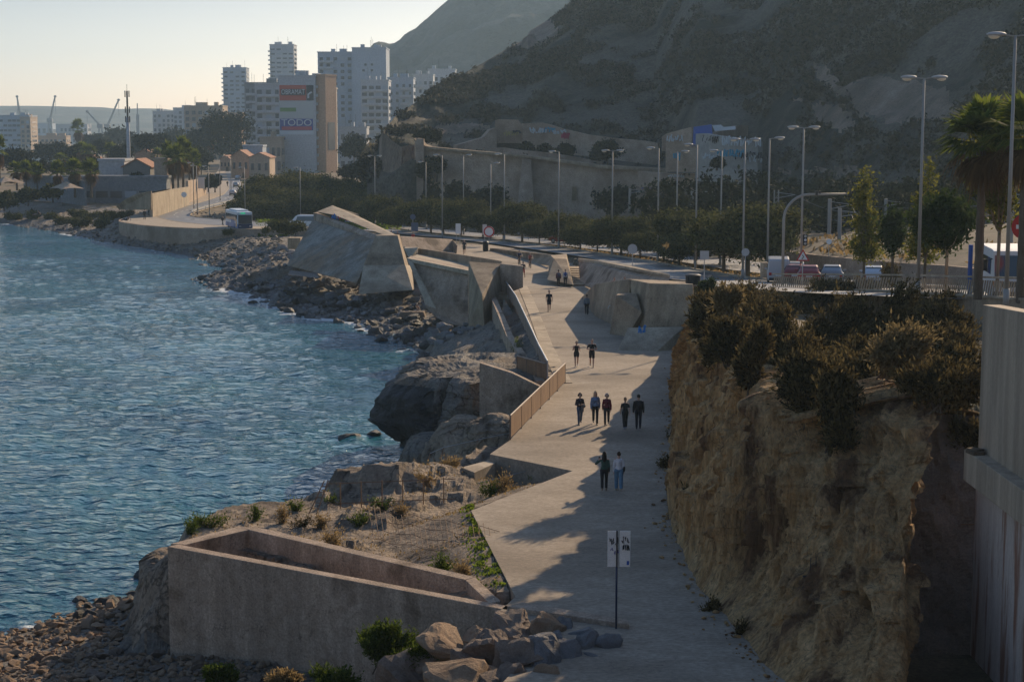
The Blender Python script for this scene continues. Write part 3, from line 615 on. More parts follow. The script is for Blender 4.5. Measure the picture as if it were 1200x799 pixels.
def facet(u_, v_, su, sv, seed):
    o_ = np.zeros_like(u_) + seed; a = u_ / su; iu = np.floor(a); b_ = v_ / sv + 7 * _h(iu, iu * 0, iu * 0, seed); iv = np.floor(b_); fu, fv = a - iu - .5, b_ - iv - .5
    return (_h(iu, iv, iu * 0, seed + 1) - .5) + (_h(iu, iv, iu * 0, seed + 2) - .5) * 1.3 * fu + (_h(iu, iv, iu * 0, seed + 3) - .5) * 1.0 * fv
wu, wv_ = arc + .55 * warp + .12 * fine, zz + .5 * vn(arc * .5, zz * .5, s=70)
fct = .62 * facet(wu, wv_, 1.15, 2.6, 11) + .36 * facet(wu + .3, wv_, .52, 1.2, 12) + .15 * facet(wu, wv_ + .2, .22, .5, 13)
disp = fct + .9 * flute + .9 * flute2 + .45 * flute3 + 0.7 * lump + 0.26 * fine + cap + ledge + .4 * blk * np.clip((uu * 2 - 1), 0, 1)[:, None] * np.clip((vv - .55) * 4, 0, 1)[None]
disp *= np.clip(vv / .3, .12, 1)[None] * np.clip(.25 + uu / .22, 0, 1)[:, None]
S = S + nn[:, None] * disp[..., None]
S[..., 2] += .12 * fine * np.clip(vv * 5, 0, 1)[None]
# roll the top inland
rim = S[:, -1:, :] - nn[:, None] * np.array([.5, 1.6, 4.0])[None, :, None] + np.array([[0, 0, .05], [0, 0, -.2], [0, 0, -.9]])[None] + np.stack([0 * uu, 0 * uu, .12 * fine[:, -1]], -1)[:, None]
foot = S[:, :1, :] + nn[:, None] * .7 * np.clip(fine[:, :1, None] + .6, .2, 2) + np.array([0, 0, -.35])
S = np.concatenate([foot, S, rim], 1)
npmesh('cliff', S.reshape(-1, 3), gridfaces(*S.shape[:2]), C['cliff'], smooth=False)['kind'] = 'structure'
# crumbled stones along its foot
# dark sprayed grout in the recess between the cliff and the wall
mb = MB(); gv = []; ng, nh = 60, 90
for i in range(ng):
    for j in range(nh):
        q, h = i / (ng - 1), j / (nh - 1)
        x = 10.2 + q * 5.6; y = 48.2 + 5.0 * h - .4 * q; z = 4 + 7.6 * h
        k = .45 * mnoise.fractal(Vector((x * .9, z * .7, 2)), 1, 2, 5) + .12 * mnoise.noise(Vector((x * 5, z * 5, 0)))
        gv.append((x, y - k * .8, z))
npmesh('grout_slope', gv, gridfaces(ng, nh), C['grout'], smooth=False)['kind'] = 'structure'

# ------------------------------------------------------------------ concrete wall at the right edge
t = thing('retaining_wall', 'tall pale board-marked concrete wall with a projecting ledge at the right edge', 'wall')
w0, w1 = D(1152, 357, 48.4), D(1206, 363, 45.2)
X0 = w0.x; mb = MB()
mb.hull([(X0 + a, y, z) for a in (0, .5) for y, z in ((48.4, 11.3), (48.4, w0.z), (37.5, 11.3), (37.5, w0.z + .55))])
mb.build('upper_wall', C['concrete_board'], t, bevel=.015)
mb = MB(); mb.box((X0 + .5, 42.6, 16.0), (.9, 11.5, .05)); 
zl = D(1136, 527, 48.2).z
mb = MB(); mb.box((X0 + .03, 43.2, zl - .45), (.9, 10.3, .9)); mb.build('ledge', C['concrete_board'], t, bevel=.03)
mb = MB(); mb.box((X0 + .38, 43.5, (zl - .9 + 3) / 2), (.6, 10.6, zl - .9 - 3)); mb.build('lower_wall', C['stain'], t)
# rebar stubs and small brackets in the cliff
for i, (a, b, c, Y) in enumerate(((1126, 614, 1160, 51.0), (1166, 634, 1196, 47.6))):
    mb = MB(); p, q = D(a, b, Y), D(c, b + (0 if i == 0 else -2), Y); mb.tube([p, q], .018, 6)
    tag(mb.build('steel_bar', C['rust']), ('rusty reinforcing bar sticking out of the dark sprayed slope', 'rusty bar poking from the stained lower wall at the right edge')[i], 'steel bar')
def bracket(px, py, Y, lab):
    t = thing('survey_bracket', lab, 'bracket', D(px, py, Y)); m = MB()
    m.tube([(-.2, 0, 0), (.2, 0, 0)], .03, 6); m.build('crossbar', C['darkmetal'], t)
    m = MB(); m.tube([(0, 0, 0), (.02, 0, .55), (.17, 0, .57), (.17, 0, .3)], .014, 6); m.build('hook', C['darkmetal'], t)
bracket(949, 675, 48.2, 'small dark steel bracket fixed low on the ochre cliff face')
bracket(830, 506, 65.4, 'dark metal bar pinned to the cliff below the bushes')
mb = MB(); q0 = G(1153, 521, zl); mb.box((X0 - .3, 47.6, zl + .05), (.35, .5, .1), .2); mb.box((X0 - .28, 47.65, zl + .12), (.3, .4, .05), .5)
tag(mb.build('loose_planks', C['bark']), 'short dark planks lying on the concrete ledge', 'planks')

# ------------------------------------------------------------------ overhanging sea rock
nz, na = 150, 420
lev = [-1.5, 0, .7, 1.3, 2.0, 2.8, 3.6, 4.4, 5.0, 5.35, 5.5]
lx = [5.2, 5.2, 5.1, 5.2, 6.0, 6.75, 6.5, 6.0, 5.3, 4.6, 4.2]          # reach to the sea side
fy_ = [5.0, 5.0, 5.1, 5.4, 5.9, 6.2, 6.0, 5.6, 5.2, 4.8, 4.4]
zz = np.linspace(-1.5, 5.45, nz); an = np.linspace(0, 2 * math.pi, na, endpoint=False)
cx_, cy_ = -1.9, 106.8
V = []
for z in zz:
    l = np.interp(z, lev, lx); f_ = np.interp(z, lev, fy_)
    cs, sn = np.cos(an), np.sin(an)
    rx = np.where(cs < 0, l, 4.6); ry = np.where(sn < 0, f_, 8.5)
    r = 1 / ((np.abs(cs) / rx) ** 2.6 + (np.abs(sn) / ry) ** 2.6) ** (1 / 2.6)
    x, y = cx_ + r * cs, cy_ + r * sn; z_ = np.full(na, z)
    kx, ky = cs * 5, sn * 5
    crack = -1.1 * np.exp(-((np.abs(vn(kx * .35, ky * .35, z_ * .06, s=71))) / .055) ** 2)
    strata = .22 * vn(z_ * 1.5 + kx * .1, ky * .1, s=74)
    dd = 1.7 * (ridged(kx * .30, ky * .30, z_ * .22, o=5, s=72) - .62) + .55 * fbm(kx * 1.1, ky * 1.1, z_ * 1.0, o=5, s=73) + crack + strata + .5 * (np.floor(2.4 * (vn(kx * .45, ky * .45, z_ * .5, s=78) + 1)) / 2.4 - 1)
    V.append(np.stack([x + cs * dd, y + sn * dd, z_ + .1 * fbm(kx, ky, z_, s=75)], -1))
for q in np.linspace(.93, 0, 26):
    ring = V[nz - 1].copy(); c = np.array([cx_, cy_, 0]); ring[:, :2] = cx_ * (1 - q) + ring[:, 0:1] * q * np.array([1, 0]) + ring[:, 1:2] * np.array([0, q]) + np.array([0, cy_ * (1 - q)]) - np.array([0, 0]) - (np.array([cx_ * (1 - q), 0]) - np.array([cx_ * (1 - q), 0]))
    ring[:, 2] = 5.35 + .6 * (ridged(ring[:, 0] * .5, ring[:, 1] * .5, o=4, s=76) - .5) + .1 * (1 - q)
    V.append(ring)
V = np.array(V); V[:, :, 0] = np.where(np.arange(len(V))[:, None] >= nz, V[:, :, 0], V[:, :, 0])
nr = len(V); i = np.arange(nr - 1)[:, None] * na + np.arange(na)[None]; j = np.arange(nr - 1)[:, None] * na + (np.arange(na)[None] + 1) % na
Fo = np.stack([i, j, j + na, i + na], -1).reshape(-1, 4)
Vr = V.reshape(-1, 3); fz = Vr[Fo].mean(1)
dark = (fz[:, 0] < -4.6 + 1.2 * fbm(fz[:, 2] * .6, fz[:, 1] * .5, s=79)) & (fz[:, 2] < 5.0) & (fz[:, 1] < 108)  # seaward flank: dark rock, with its shade also put into the colour
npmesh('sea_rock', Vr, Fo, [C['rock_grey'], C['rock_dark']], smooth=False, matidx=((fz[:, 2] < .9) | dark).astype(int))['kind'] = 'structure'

def rocklobe(cx, cy, lx, rx, fy, by, zt, seed, m, n=(70, 240)):
    an = np.linspace(0, 2 * math.pi, n[1], endpoint=False); V = []; cs, sn = np.cos(an), np.sin(an); R0 = (lx + rx + fy + by) / 4
    for q in np.concatenate([np.linspace(-.35, .85, n[0]), np.linspace(.86, 1.0, 22)]):
        r = 1.0 if q < .2 else max(1 - ((q - .2) / .8) ** 2.6, 0) ** .5; z = zt * (q if q <= .85 else .85 + (q - .85) * .9)
        x, y = cs * np.where(cs < 0, lx, rx) * r, sn * np.where(sn < 0, fy, by) * r; z_ = np.full(n[1], z)
        dd = (1.1 * (ridged(x * .35 + seed, y * .35, z_ * .3, o=5, s=72) - .6) + .4 * fbm(x * 1.2 + seed, y * 1.2, z_ * 1.2, o=4, s=73) + .35 * (np.floor(2.2 * (vn(x * .5 + seed, y * .5, z_ * .6, s=74) + 1)) / 2.2 - 1)) * (R0 / 3.5)
        V.append(np.stack([cx + x + cs * dd * max(r, .3), cy + y + sn * dd * max(r, .3), z_ + (dd * .5 if r < .7 else dd * .12)], -1))
    V = np.array(V); k = len(V); i = np.arange(k - 1)[:, None] * n[1] + np.arange(n[1])[None]; j = np.arange(k - 1)[:, None] * n[1] + (np.arange(n[1])[None] + 1) % n[1]
    npmesh('shore_rock', V.reshape(-1, 3), np.stack([i, j, j + n[1], i + n[1]], -1).reshape(-1, 4), m, smooth=False)['kind'] = 'structure'
rocklobe(-2.7, 97.2, 2.4, 2.6, 3.2, 2.6, 4.0, 3, C['rock'])
rocklobe(-4.9, 99.5, 1.8, 2.0, 2.6, 2.6, 2.9, 8, C['rock_grey'])
rocklobe(-.8, 93.0, 2.6, 2.4, 2.4, 2.8, 5.0, 12, C['rock'])
rocklobe(*tuple(G(186, 694, 1))[:2], .9, 2.4, 2.2, 2.6, 2.9, 21, C['rock'])
# ------------------------------------------------------------------ walls and bastions of the promenade
def hullpx(name, pts, m, label, cat='sea wall', bevel=.05, parent=None):
    mb = MB(); mb.hull([D(*p) for p in pts]); o = mb.build(name, m, parent, bevel=bevel)
    return tag(o, label, cat) if label else o
def extr(name, poly, Y, dy, m, label, cat='sea wall', dx=0, bevel=.05, parent=None):
    # a block whose front outline is measured at distance Y (per-point distances allowed), pushed back by dy
    P = [D(p[0], p[1], p[2] if len(p) > 2 else Y) for p in poly]; n = len(P); mb = MB()
    Q = [p + Vector((dx, dy, 0)) for p in P]
    mb.add(P + Q, [tuple(range(n)), tuple(range(n, 2 * n))[::-1]] + [(i, n + i, n + (i + 1) % n, (i + 1) % n) for i in range(n)])
    o = mb.build(name, m, parent, bevel=bevel, auto='fix'); return tag(o, label, cat) if label else o
# wedge wall in front of the sea rock
extr('wedge_wall', [(562, 512, 99.6), (562, 425, 99.6), (600, 437, 99.2), (641, 457, 98.6), (641, 470, 98.6), (600, 515, 99)], 99, .7, C['concrete_brown'], 'brown concrete wedge wall standing against the overhanging sea rock')
# railing-side slab steps
s0 = G(670, 552, 5.5); 
mb = MB(); mb.prism([tuple(G(a, b, 5.5))[:2] for a, b in ((540, 541), (572, 533), (580, 536), (556, 547))], 4.2, 5.25)
tag(mb.build('concrete_step', C['concrete_pale'], bevel=.02), 'pale concrete step slab leading from the promenade onto the headland', 'step')
# pale kerb along the seaward edge
kl = [G(a, b, 5.5) for a, b in ((662, 449), (655, 436), (640, 405), (625, 365), (612, 335))]
mb = MB(); mb.wall([(p.x, p.y, 5.45) for p in kl], .09, .9); tag(mb.build('edge_kerb', C['concrete_pale'], bevel=.02), 'pale concrete kerb strip along the seaward promenade edge', 'kerb')
# rust panel railing
def railing(name, line, label, h, mpanel, mrail, posts, thick=.06, gap=.1, cat='railing'):
    t = thing(name, label, cat, line[0]); o = Vector(line[0])
    L_ = [Vector(p) - o for p in line]
    mb = MB(); mb.wall([(p.x, p.y, p.z + gap) for p in L_], h - gap, thick); mb.build('panel', mpanel, t)
    mb = MB(); mb.tube([p + Vector((0, 0, h + .03)) for p in L_], .05, 8); mb.build('top_rail', mrail, t)
    if posts:
        tot = sum((L_[i + 1] - L_[i]).length for i in range(len(L_) - 1)); n = max(2, int(tot / posts))
        for k in range(n + 1):
            s = tot * k / n; i = 0
            while i < len(L_) - 2 and s > (L_[i + 1] - L_[i]).length: s -= (L_[i + 1] - L_[i]).length; i += 1
            p = L_[i] + (L_[i + 1] - L_[i]).normalized() * s
            mb = MB(); mb.box((0, 0, h / 2), (.08, .08, h)); mb.build('post', mrail, t, loc=p)
    return t
railing('rust_railing', [G(598, 515, 5.5), G(662, 449, 5.5)], 'solid rust-brown steel panel railing beside the three walking women', 1.15, C['rust'], C['rail'], 3)
r1 = [G(659, 445, 5.5), G(648, 425, 5.5), G(632, 392, 5.5), G(617, 362, 5.5), G(600, 338, 5.5)]
r1 = [p + Vector((-.9, 0, 0)) for p in r1]
railing('steel_railing', r1, 'long weathered steel railing curving along the seaward edge past the lone walker', 1.1, C['rail'], C['galv'], 2.5)
railing('mesh_railing', [G(606, 436, 5.3), G(640, 446, 5.4)], 'short brown mesh railing between the wedge wall and the long steel railing', 1.0, C['rust'], C['rail'], 1.2, thick=.02)
mb = MB(); a = [D(598, 345, 150), D(637, 447, 101.5)]
mb.wall([(r1[-1].x - 1.2, r1[-1].y, 1.5), (r1[2].x - 1.3, r1[2].y, 1.5), (r1[0].x - .4, r1[0].y, 1.5)], 3.95, .5); tag(mb.build('edge_wall', C['concrete_brown'], bevel=.02), 'narrow concrete edge wall under the long steel railing', 'sea wall')
# bastions, from the nearest (with stairs) to the great ramp
t = thing('stair_bastion', 'angular concrete bastion block with a narrow stair on its landward side', 'bastion')
hullpx('block', [(549, 383, 153), (568, 385, 150), (565, 346, 150), (549, 306.5, 158), (587, 309, 158), (583, 312, 162), (549, 380, 158), (600, 383, 158), (587, 385, 158)], C['concrete'], None, parent=t)
extr('landward_wall', [(586, 309, 157), (613, 312, 155), (613, 337, 155), (586, 347, 157)], 156, .6, C['concrete_brown'], None, parent=t)
mb = MB()
sa, sb = D(574, 372, 152), D(589, 342, 156)
for k in range(9):
    q = k / 8; p = sa + (sb - sa) * q; mb.box((p.x + .15, p.y, (p.z + 2) / 2), (1.2, .62, p.z - 2))
mb.build('stair_flight', C['concrete'], t)
hullpx('stair_cheek', [(590, 349, 155), (604, 370, 150), (588, 368, 150), (602, 390, 147), (590, 372, 155), (588, 395, 149)], C['concrete_grey'], None, parent=t)
t = thing('sloped_bastion', 'grey sloping concrete bastion above the reclining sunbather on the shore rocks', 'bastion')
extr('sea_face', [(478, 303, 175), (549, 318, 170.8), (549, 384, 169), (520, 378, 169), (500, 362, 171)], 170, 4, C['concrete_brown'], None, parent=t)
extr('pale_coping', [(477, 302.5, 174.5), (549, 317, 170), (549, 322, 170), (483, 308, 174)], 170, .9, C['concrete_pale'], None, parent=t, bevel=.02)
extr('side_coping', [(477, 303.5, 174.3), (484, 308.5, 173.6), (511, 362, 167.6), (499, 357, 168.5)], 170, .8, C['concrete_pale'], None, parent=t, bevel=.02)
extr('ramp_deck', [(478, 303, 178), (549, 318, 173), (549, 309, 181), (490, 298, 186)], 178, .5, C['concrete_pale'], None, parent=t, bevel=0)
extr('back_wall', [(490, 291, 187), (570, 303, 178), (588, 306, 176), (588, 314, 176), (549, 311, 180), (490, 301, 187)], 182, .6, C['concrete'], None, parent=t)
hullpx('corner_block', [(473, 291, 186), (490, 290, 186), (489, 301, 186), (480, 304, 184), (475, 289.5, 190), (491, 290, 190)], C['concrete_pale'], None, parent=t)
t = thing('pier_bastion', 'tall tapered two-tone concrete pier rising from the shore rocks', 'bastion')
hullpx('upper_pier', [(440, 276, 197), (466, 276, 197), (426, 311, 193), (475, 312, 193), (443, 275, 203), (468, 275, 206), (480, 312, 206), (430, 311, 203)], C['concrete'], None, parent=t)
hullpx('lower_pier', [(426, 310.8, 192.8), (475, 310.5, 193), (420, 345, 188), (484, 340, 188), (430, 311, 203), (482, 311, 206), (486, 338, 206)], C['concrete_pale'], None, parent=t)
extr('flank_wall', [(466, 277, 205), (530, 281, 214), (534, 298, 212), (482, 300, 204)], 206, .7, C['concrete_brown'], None, parent=t)
extr('return_wall', [(530, 281, 214), (536, 288, 206), (535, 298, 206), (530, 298, 214)], 206, .5, C['concrete'], None, parent=t)
t = thing('ramp_bastion', 'huge grey ramp-like concrete bastion with a sloping brown parapet and graffiti', 'bastion')
hullpx('sea_face', [(336, 311, 214), (366, 258, 226), (440, 282, 206), (418, 332, 196), (432, 335, 200), (369, 257, 236), (442, 282, 214), (345, 312, 228)], C['concrete_grey'], None, parent=t, bevel=.08)
hullpx('brown_band', [(367, 249, 227), (368, 259, 226.5), (440, 282.5, 206), (444, 276, 207), (372, 249, 232), (446, 277, 213)], C['concrete_brown'], None, parent=t)
extr('parapet', [(367, 250, 226), (389, 241, 230), (420, 254, 222), (464, 276, 206), (452, 276.5, 206), (392, 252, 222), (372, 248.5, 226)], 226, .8, C['concrete_pale'], None, parent=t)
hullpx('rear_parapet', [(389, 241, 234), (420, 251, 236), (421, 258, 236), (392, 256, 232), (389, 241, 236), (420, 251, 238)], C['concrete'], None, parent=t)
def scribble(name, P0, ux, uz, w_, h_, m, seed, parent=None, n=9, r=.05, off=None):
    r3 = random.Random(seed); mb = MB()
    for i in range(n):
        x = (i + .5) / n * w_; pts = []
        for k in range(r3.randint(3, 5)): pts.append(P0 + ux * (x + r3.uniform(-.5, .5) * w_ / n) + uz * (r3.uniform(.05, .95) * h_))
        mb.tube(pts, r, 4)
    return mb.build(name, m, parent)
C['gr_blue'] = mat('blue_graffiti', (.03, .22, .55), None, rough=.7); C['gr_white'] = mat('white_graffiti', (.55, .58, .58), None, rough=.7); C['gr_red'] = mat('red_graffiti', (.42, .06, .10), None, rough=.7)
C['gr_black'] = mat('black_graffiti', (.02, .02, .025), None, rough=.7); C['gr_teal'] = mat('teal_graffiti', (.05, .30, .42), None, rough=.7); C['gr_violet'] = mat('violet_graffiti', (.12, .09, .25), None, rough=.7); C['gr_ochre'] = mat('ochre_graffiti', (.35, .28, .10), None, rough=.7)
scribble('graffiti', D(388, 257, 222), Vector((1, -.1, -.18)), Vector((0, 0, 1)), 1.0, .9, C['gr_blue'], 3, t, 5, .09)
scribble('graffiti', D(396, 257.5, 221), Vector((1, -.1, -.18)), Vector((0, 0, 1)), 1.4, .7, C['gr_red'], 4, t, 6, .07)
extr('shore_slab', [(337, 322, 205), (374, 326, 200), (370, 320, 206), (340, 317, 210)], 205, .3, C['rock_dark'], 'dark flat slab lying on the rocks under the ramp bastion', 'slab')
extr('shore_block', [(337, 279, 238), (352, 279, 238), (352, 292, 238), (337, 292, 238)], 238, 2, C['concrete'], 'small square concrete block beside the great ramp bastion', 'block')
# landward walls
t = thing('landward_wall', 'low tan promenade wall behind the two cyclists with a tapered pier', 'wall')
extr('wall_face', [(574, 291, 213), (601, 292.5, 206), (655, 300, 187), (645, 312, 186), (600, 305, 205), (574, 299, 213)], 200, .6, C['concrete'], None, parent=t)
hullpx('pier', [(649, 303, 172), (664, 303.5, 172), (641, 328, 166), (672, 334, 163), (645, 299, 182), (664, 297.5, 186), (672, 332, 172)], C['concrete'], None, parent=t)
t = thing('stair_flight', 'flight of dark concrete steps between the two promenade walls', 'stairs')
mb = MB(); a, b = D(672, 334, 164), D(667, 313, 178)
for k in range(8):
    q = (k + .5) / 8; p = a + (b - a) * q; mb.box((p.x + .75, p.y + 1, (p.z + 4.8) / 2), (1.55, 3.2 - .3 * q, p.z - 4.8))
mb.build('steps', C['concrete'], t)
t = thing('curved_wall', 'brown rubble-faced promenade wall with pale coping running from the stairs towards the signs', 'wall')
extr('wall_face', [(678, 305.5, 175), (700, 308, 168), (740, 314, 155), (785, 324.5, 138), (783, 334, 136), (700, 340, 158), (680, 334, 166)], 160, .5, C['concrete_brown'], None, parent=t)
extr('coping', [(678, 303, 174.5), (700, 305.5, 167.5), (740, 311.5, 154.5), (785, 322, 137.5), (785, 325, 137.4), (740, 316, 154.4), (700, 309.5, 167.4), (678, 306.5, 174.4)], 160, .75, C['concrete_pale'], None, parent=t, bevel=.02)
t = thing('faceted_bastion', 'faceted pale concrete bastion with a blue tag at the foot of the cliff', 'bastion')
def hullw(name, pts, m, parent):
    mb = MB(); mb.hull(pts); return mb.build(name, m, parent, bevel=.05)
hullw('left_facet', [G(681, 349, 5.4), G(697, 372, 5.4), G(716, 381.5, 5.4), D(697, 333, 140), D(735, 327, 130), D(738, 327, 129), D(738, 384, 127), D(745, 330, 141), D(722, 331, 147), G(745, 350, 5.4), G(741, 385, 5.4)], C['concrete'], t)
hullw('middle_block', [G(714, 393, 5.4), G(734, 396, 5.4), D(722, 346, 125.5), D(746, 344, 125.5), D(752, 366, 123), G(756, 392, 5.4), D(724, 343.5, 128), D(750, 343, 130)], C['concrete'], t)
hullw('main_block', [D(737, 327, 129.5), D(761, 332, 123.5), D(812, 333, 121.5), G(752, 398, 5.4), G(815, 404, 5.4), D(812, 330, 133), D(745, 328, 139), G(740, 386, 5.4), G(815, 375, 5.4)], C['concrete'], t)
hullw('pale_foot', [G(723, 412.5, 5.4), G(768, 413.5, 5.4), G(802, 410, 5.4), D(736, 384, 118.2), D(800, 384, 117.2), G(742, 396, 5.4), G(802, 396, 5.4), D(745, 384, 121), D(800, 383, 121)], C['concrete_pale'], t)
scribble('blue_tag', D(748, 391, 116.6), Vector((1, 0, 0)), Vector((0, 0, 1)), .5, .65, C['gr_blue'], 5, t, 4, .06)
scribble('white_tag', D(712, 362, 133.0), Vector((.5, -.6, 0)), Vector((.2, 0, 1)), .3, .5, C['gr_white'], 6, t, 2, .03)
# pale wall between the cliff top and the road, carrying the leaning slat railing
RL = [D(818, 331, 131), D(838, 334, 129), D(905, 338, 124), D(1050, 342, 105), D(1130, 347, 91), D(1215, 353, 80)]
t = thing('parapet_wall', 'long stained concrete parapet wall above the cliff bushes', 'wall')
mb = MB(); mb.wall([(p.x, p.y, p.z - 2.6) for p in RL], 2.6, .35); mb.build('wall_face', C['concrete'], t)
mb = MB(); mb.wall([(p.x, p.y, p.z) for p in RL], .12, .5); mb.build('coping', C['concrete_pale'], t, bevel=.02)
extr('wall_spur', [(787, 327, 132), (825, 331, 128), (838, 335, 126), (838, 340, 126), (800, 336, 130)], 130, .6, C['concrete'], None, parent=t)
t = thing('slat_railing', 'pale steel railing of leaning flat slats along the road above the cliff', 'railing')
RR = RL[2:]
mb = MB(); mb.wall([(p.x, p.y, p.z + 1.0) for p in RR], .1, .09); mb.build('top_rail', C['concrete_pale'], t)
mb = MB(); sl_ = MB(); count = 0
for i in range(len(RR) - 1):
    a, b = RR[i], RR[i + 1]; n = int((b - a).length / .36); u_ = (b - a) / n; e = (b - a).normalized()
    for k in range(n):
        p = a + u_ * (k + .5); q = p + e * .34 + Vector((0, 0, .9)); w_ = e * .075; nn_ = Vector((-e.y, e.x, 0)) * .02
        p = p + Vector((0, 0, .12))
        sl_.add([p - w_ + nn_, p + w_ + nn_, q + w_ + nn_, q - w_ + nn_, p - w_ - nn_, p + w_ - nn_, q + w_ - nn_, q - w_ - nn_], [(0, 1, 2, 3), (7, 6, 5, 4), (0, 4, 5, 1), (1, 5, 6, 2), (2, 6, 7, 3), (3, 7, 4, 0)])
sl_.build('slat_panel', C['concrete_pale'], t)
# ------------------------------------------------------------------ roads and pavements (follow the falling road level)
def GR(px, py, dz=0.0):
    z = 6.0
    for _ in range(40):
        p = G(px, py, z); z = .5 * z + .5 * (float(zr(p.y)) + dz)
    p = G(px, py, z); return p
def ribbon(name, Lp, Rp, m, dz, n=90, mid=7):
    def res(P):
        P = np.array([tuple(GR(*p)) for p in P]); s = np.concatenate([[0], np.cumsum(np.linalg.norm(np.diff(P[:, :2], axis=0), axis=1) ** .6)]); s /= s[-1]
        q = np.linspace(0, 1, n); Q = np.stack([np.interp(q, s, P[:, k]) for k in range(3)], -1); ker = np.ones(5) / 5
        return np.stack([np.convolve(np.pad(Q[:, k], 2, 'edge'), ker, 'valid') for k in range(3)], -1)
    a, b = res(Lp), res(Rp); V = np.stack([a * (1 - t) + b * t for t in np.linspace(0, 1, mid)], 1)
    V[..., 2] = zr(V[..., 1]) + dz
    o = npmesh(name, V.reshape(-1, 3), gridfaces(n, mid), m, smooth=True); o['kind'] = 'structure'
    return V
RLp = [(1280, 356), (980, 345), (840, 336), (760, 319), (700, 304), (640, 294), (560, 283), (480, 275), (400, 267.5), (330, 266.5), (260, 265.5), (205, 260.5), (185, 255), (186, 250), (205, 245), (240, 236), (262, 228), (268, 221), (266, 208), (262, 197)]
RRp = [(1280, 344), (980, 335), (873, 326), (817, 317), (770, 308), (718, 300), (655, 290), (590, 283.5), (517, 277), (440, 266.5), (400, 263), (325, 261.5), (250, 257), (222, 254), (221, 251), (240, 245), (270, 238), (284, 226), (280, 208), (272, 197)]
RV = ribbon('road', RLp, RRp, C['asphalt'], .0, 160)
R2L = [(1300, 341), (1020, 332), (935, 325), (873, 318), (817, 310), (770, 302), (718, 295), (655, 287), (590, 281), (520, 274), (440, 265), (400, 262)]
R2R = [(1300, 328), (1020, 318), (935, 312), (870, 305), (780, 294), (718, 288), (655, 281), (590, 276), (520, 269), (440, 260.5), (400, 258.5)]
R2V = ribbon('road_far_carriageway', R2L, R2R, C['asphalt'], .0, 90)
SWL = [(420, 268.5), (330, 268.5), (275, 269), (212, 267.5), (175, 265), (152, 262), (139, 259.5), (150, 255), (180, 246), (195, 239), (222, 228), (238, 216), (252, 205), (257, 197)]
SWR = [(420, 267), (330, 266.5), (260, 265.5), (205, 260.5), (185, 255.5), (184, 251), (190, 248), (205, 245), (240, 236), (262, 228), (268, 221), (266, 208), (262, 197)]
SV = ribbon('pavement', SWL, SWR, C['sidewalk'], .12, 120, 4)
def strip_on(name, V, i, wdt, m, dz, dash=None):
    c = V[:, i]; vs = []; fs = []; s = 0
    for k in range(len(c) - 1):
        a, b = c[k], c[k + 1]; d = b - a; l = np.linalg.norm(d)
        if l < .05: continue
        n = np.array([-d[1], d[0], 0]) / l * wdt / 2; s += l
        if dash and (s % dash) > dash * .45: continue
        o = len(vs); up = np.array([0, 0, dz]); vs += [a + n + up, b + n + up, b - n + up, a - n + up]; fs.append((o, o + 1, o + 2, o + 3))
    mb = MB(); mb.add(vs, fs); mb.build(name, m)['kind'] = 'structure'
strip_on('road_edge_line', RV, 6, .15, C['paint'], .006); strip_on('road_lane_line', RV, 3, .14, C['paint'], .006, 8)
strip_on('road_centre_line', R2V, 3, .14, C['paint'], .006, 8)
mb = MB(); kl = [tuple(p) for p in SV[::2, -1]]
mb.wall([(p[0], p[1], p[2] - .12) for p in kl], .16, .3); mb.build('pavement_kerb', C['concrete_pale'])['kind'] = 'structure'
mb = MB(); kl = [tuple(p) for p in RV[2:120:2, 6]]
mb.wall([(p[0] + .12, p[1] + .12, p[2] - .1) for p in kl], .24, .25); mb.build('road_kerb', C['concrete_pale'])['kind'] = 'structure'
# far embankment wall under the curve
el = [tuple(p) for p in SV[:80, 0]]; el = [p for p in el if p[0] < -30]
mb = MB(); mb.wall([(p[0] - .1, p[1] - .3, 0.2, p[2] - .22) for p in el], 4.35, .6); tag(mb.build('stone_embankment', C['stonewall']), 'long curved grey stone embankment wall under the road bend and the bus', 'sea wall')
# guard rail on the inside of the bend
gl = [Vector(p) for p in RV[84:124, 6]]
t = thing('guard_rail', 'low steel guard rail round the inside of the road bend by the bus', 'guard rail')
mb = MB(); mb.wall([(p.x + .5, p.y + .5, p.z + .45) for p in gl], .35, .08); mb.build('beam', C['galv'], t)
for p in gl[::3]:
    mb = MB(); mb.box((0, 0, .35), (.12, .12, .7)); mb.build('post', C['galv'], t, loc=(p.x + .56, p.y + .56, p.z))

# ------------------------------------------------------------------ street lamps
lensm = leafmat('lamp_bowl', (.9, .85, .75), (.95, .9, .8), .6, rough=.2)
C['lens'] = lensm
def lamp_proto(kind, H=12.0):
    t = thing('street_lamp', 'x', 'street lamp', (0, 0, 0))
    mb = MB(); mb.tube([(0, 0, 0), (0, 0, .9)], [.14, .14], 10); mb.tube([(0, 0, .85), (0, 0, H)], [.10, .065], 10); mb.build('pole', C['metal'], t, smooth=True)
    mb = MB(); mb.box((0, 0, .02), (.4, .4, .05)); mb.build('base_plate', C['metal'], t)
    for s in ([-1, 1] if kind == 'd' else [-1] if kind == 'l' else [1]):
        mb = MB(); mb.tube([(0, 0, H - .02), (s * .5, 0, H + .03)], .035, 6); mb.build('arm', C['metal'], t)
        hd = MB(); hd.ball((s * .85, 0, H + .06), (.46, .17, .11), 14, 8); h = hd.build('lamp_head', C['galv'], t, smooth=True)
        l = MB(); l.ball((s * .95, 0, H - .02), (.27, .15, .13), 12, 6); l.build('lens', C['lens'], h, smooth=True)
    return t
protos = {}
LY = {1083: 95, 942: 135, 902: 148, 873: 146, 817: 165, 772: 180, 718: 195, 655: 216, 591: 235, 518: 250, 439: 304, 846: 175, 794: 190, 575: 245, 543: 262, 499: 285}
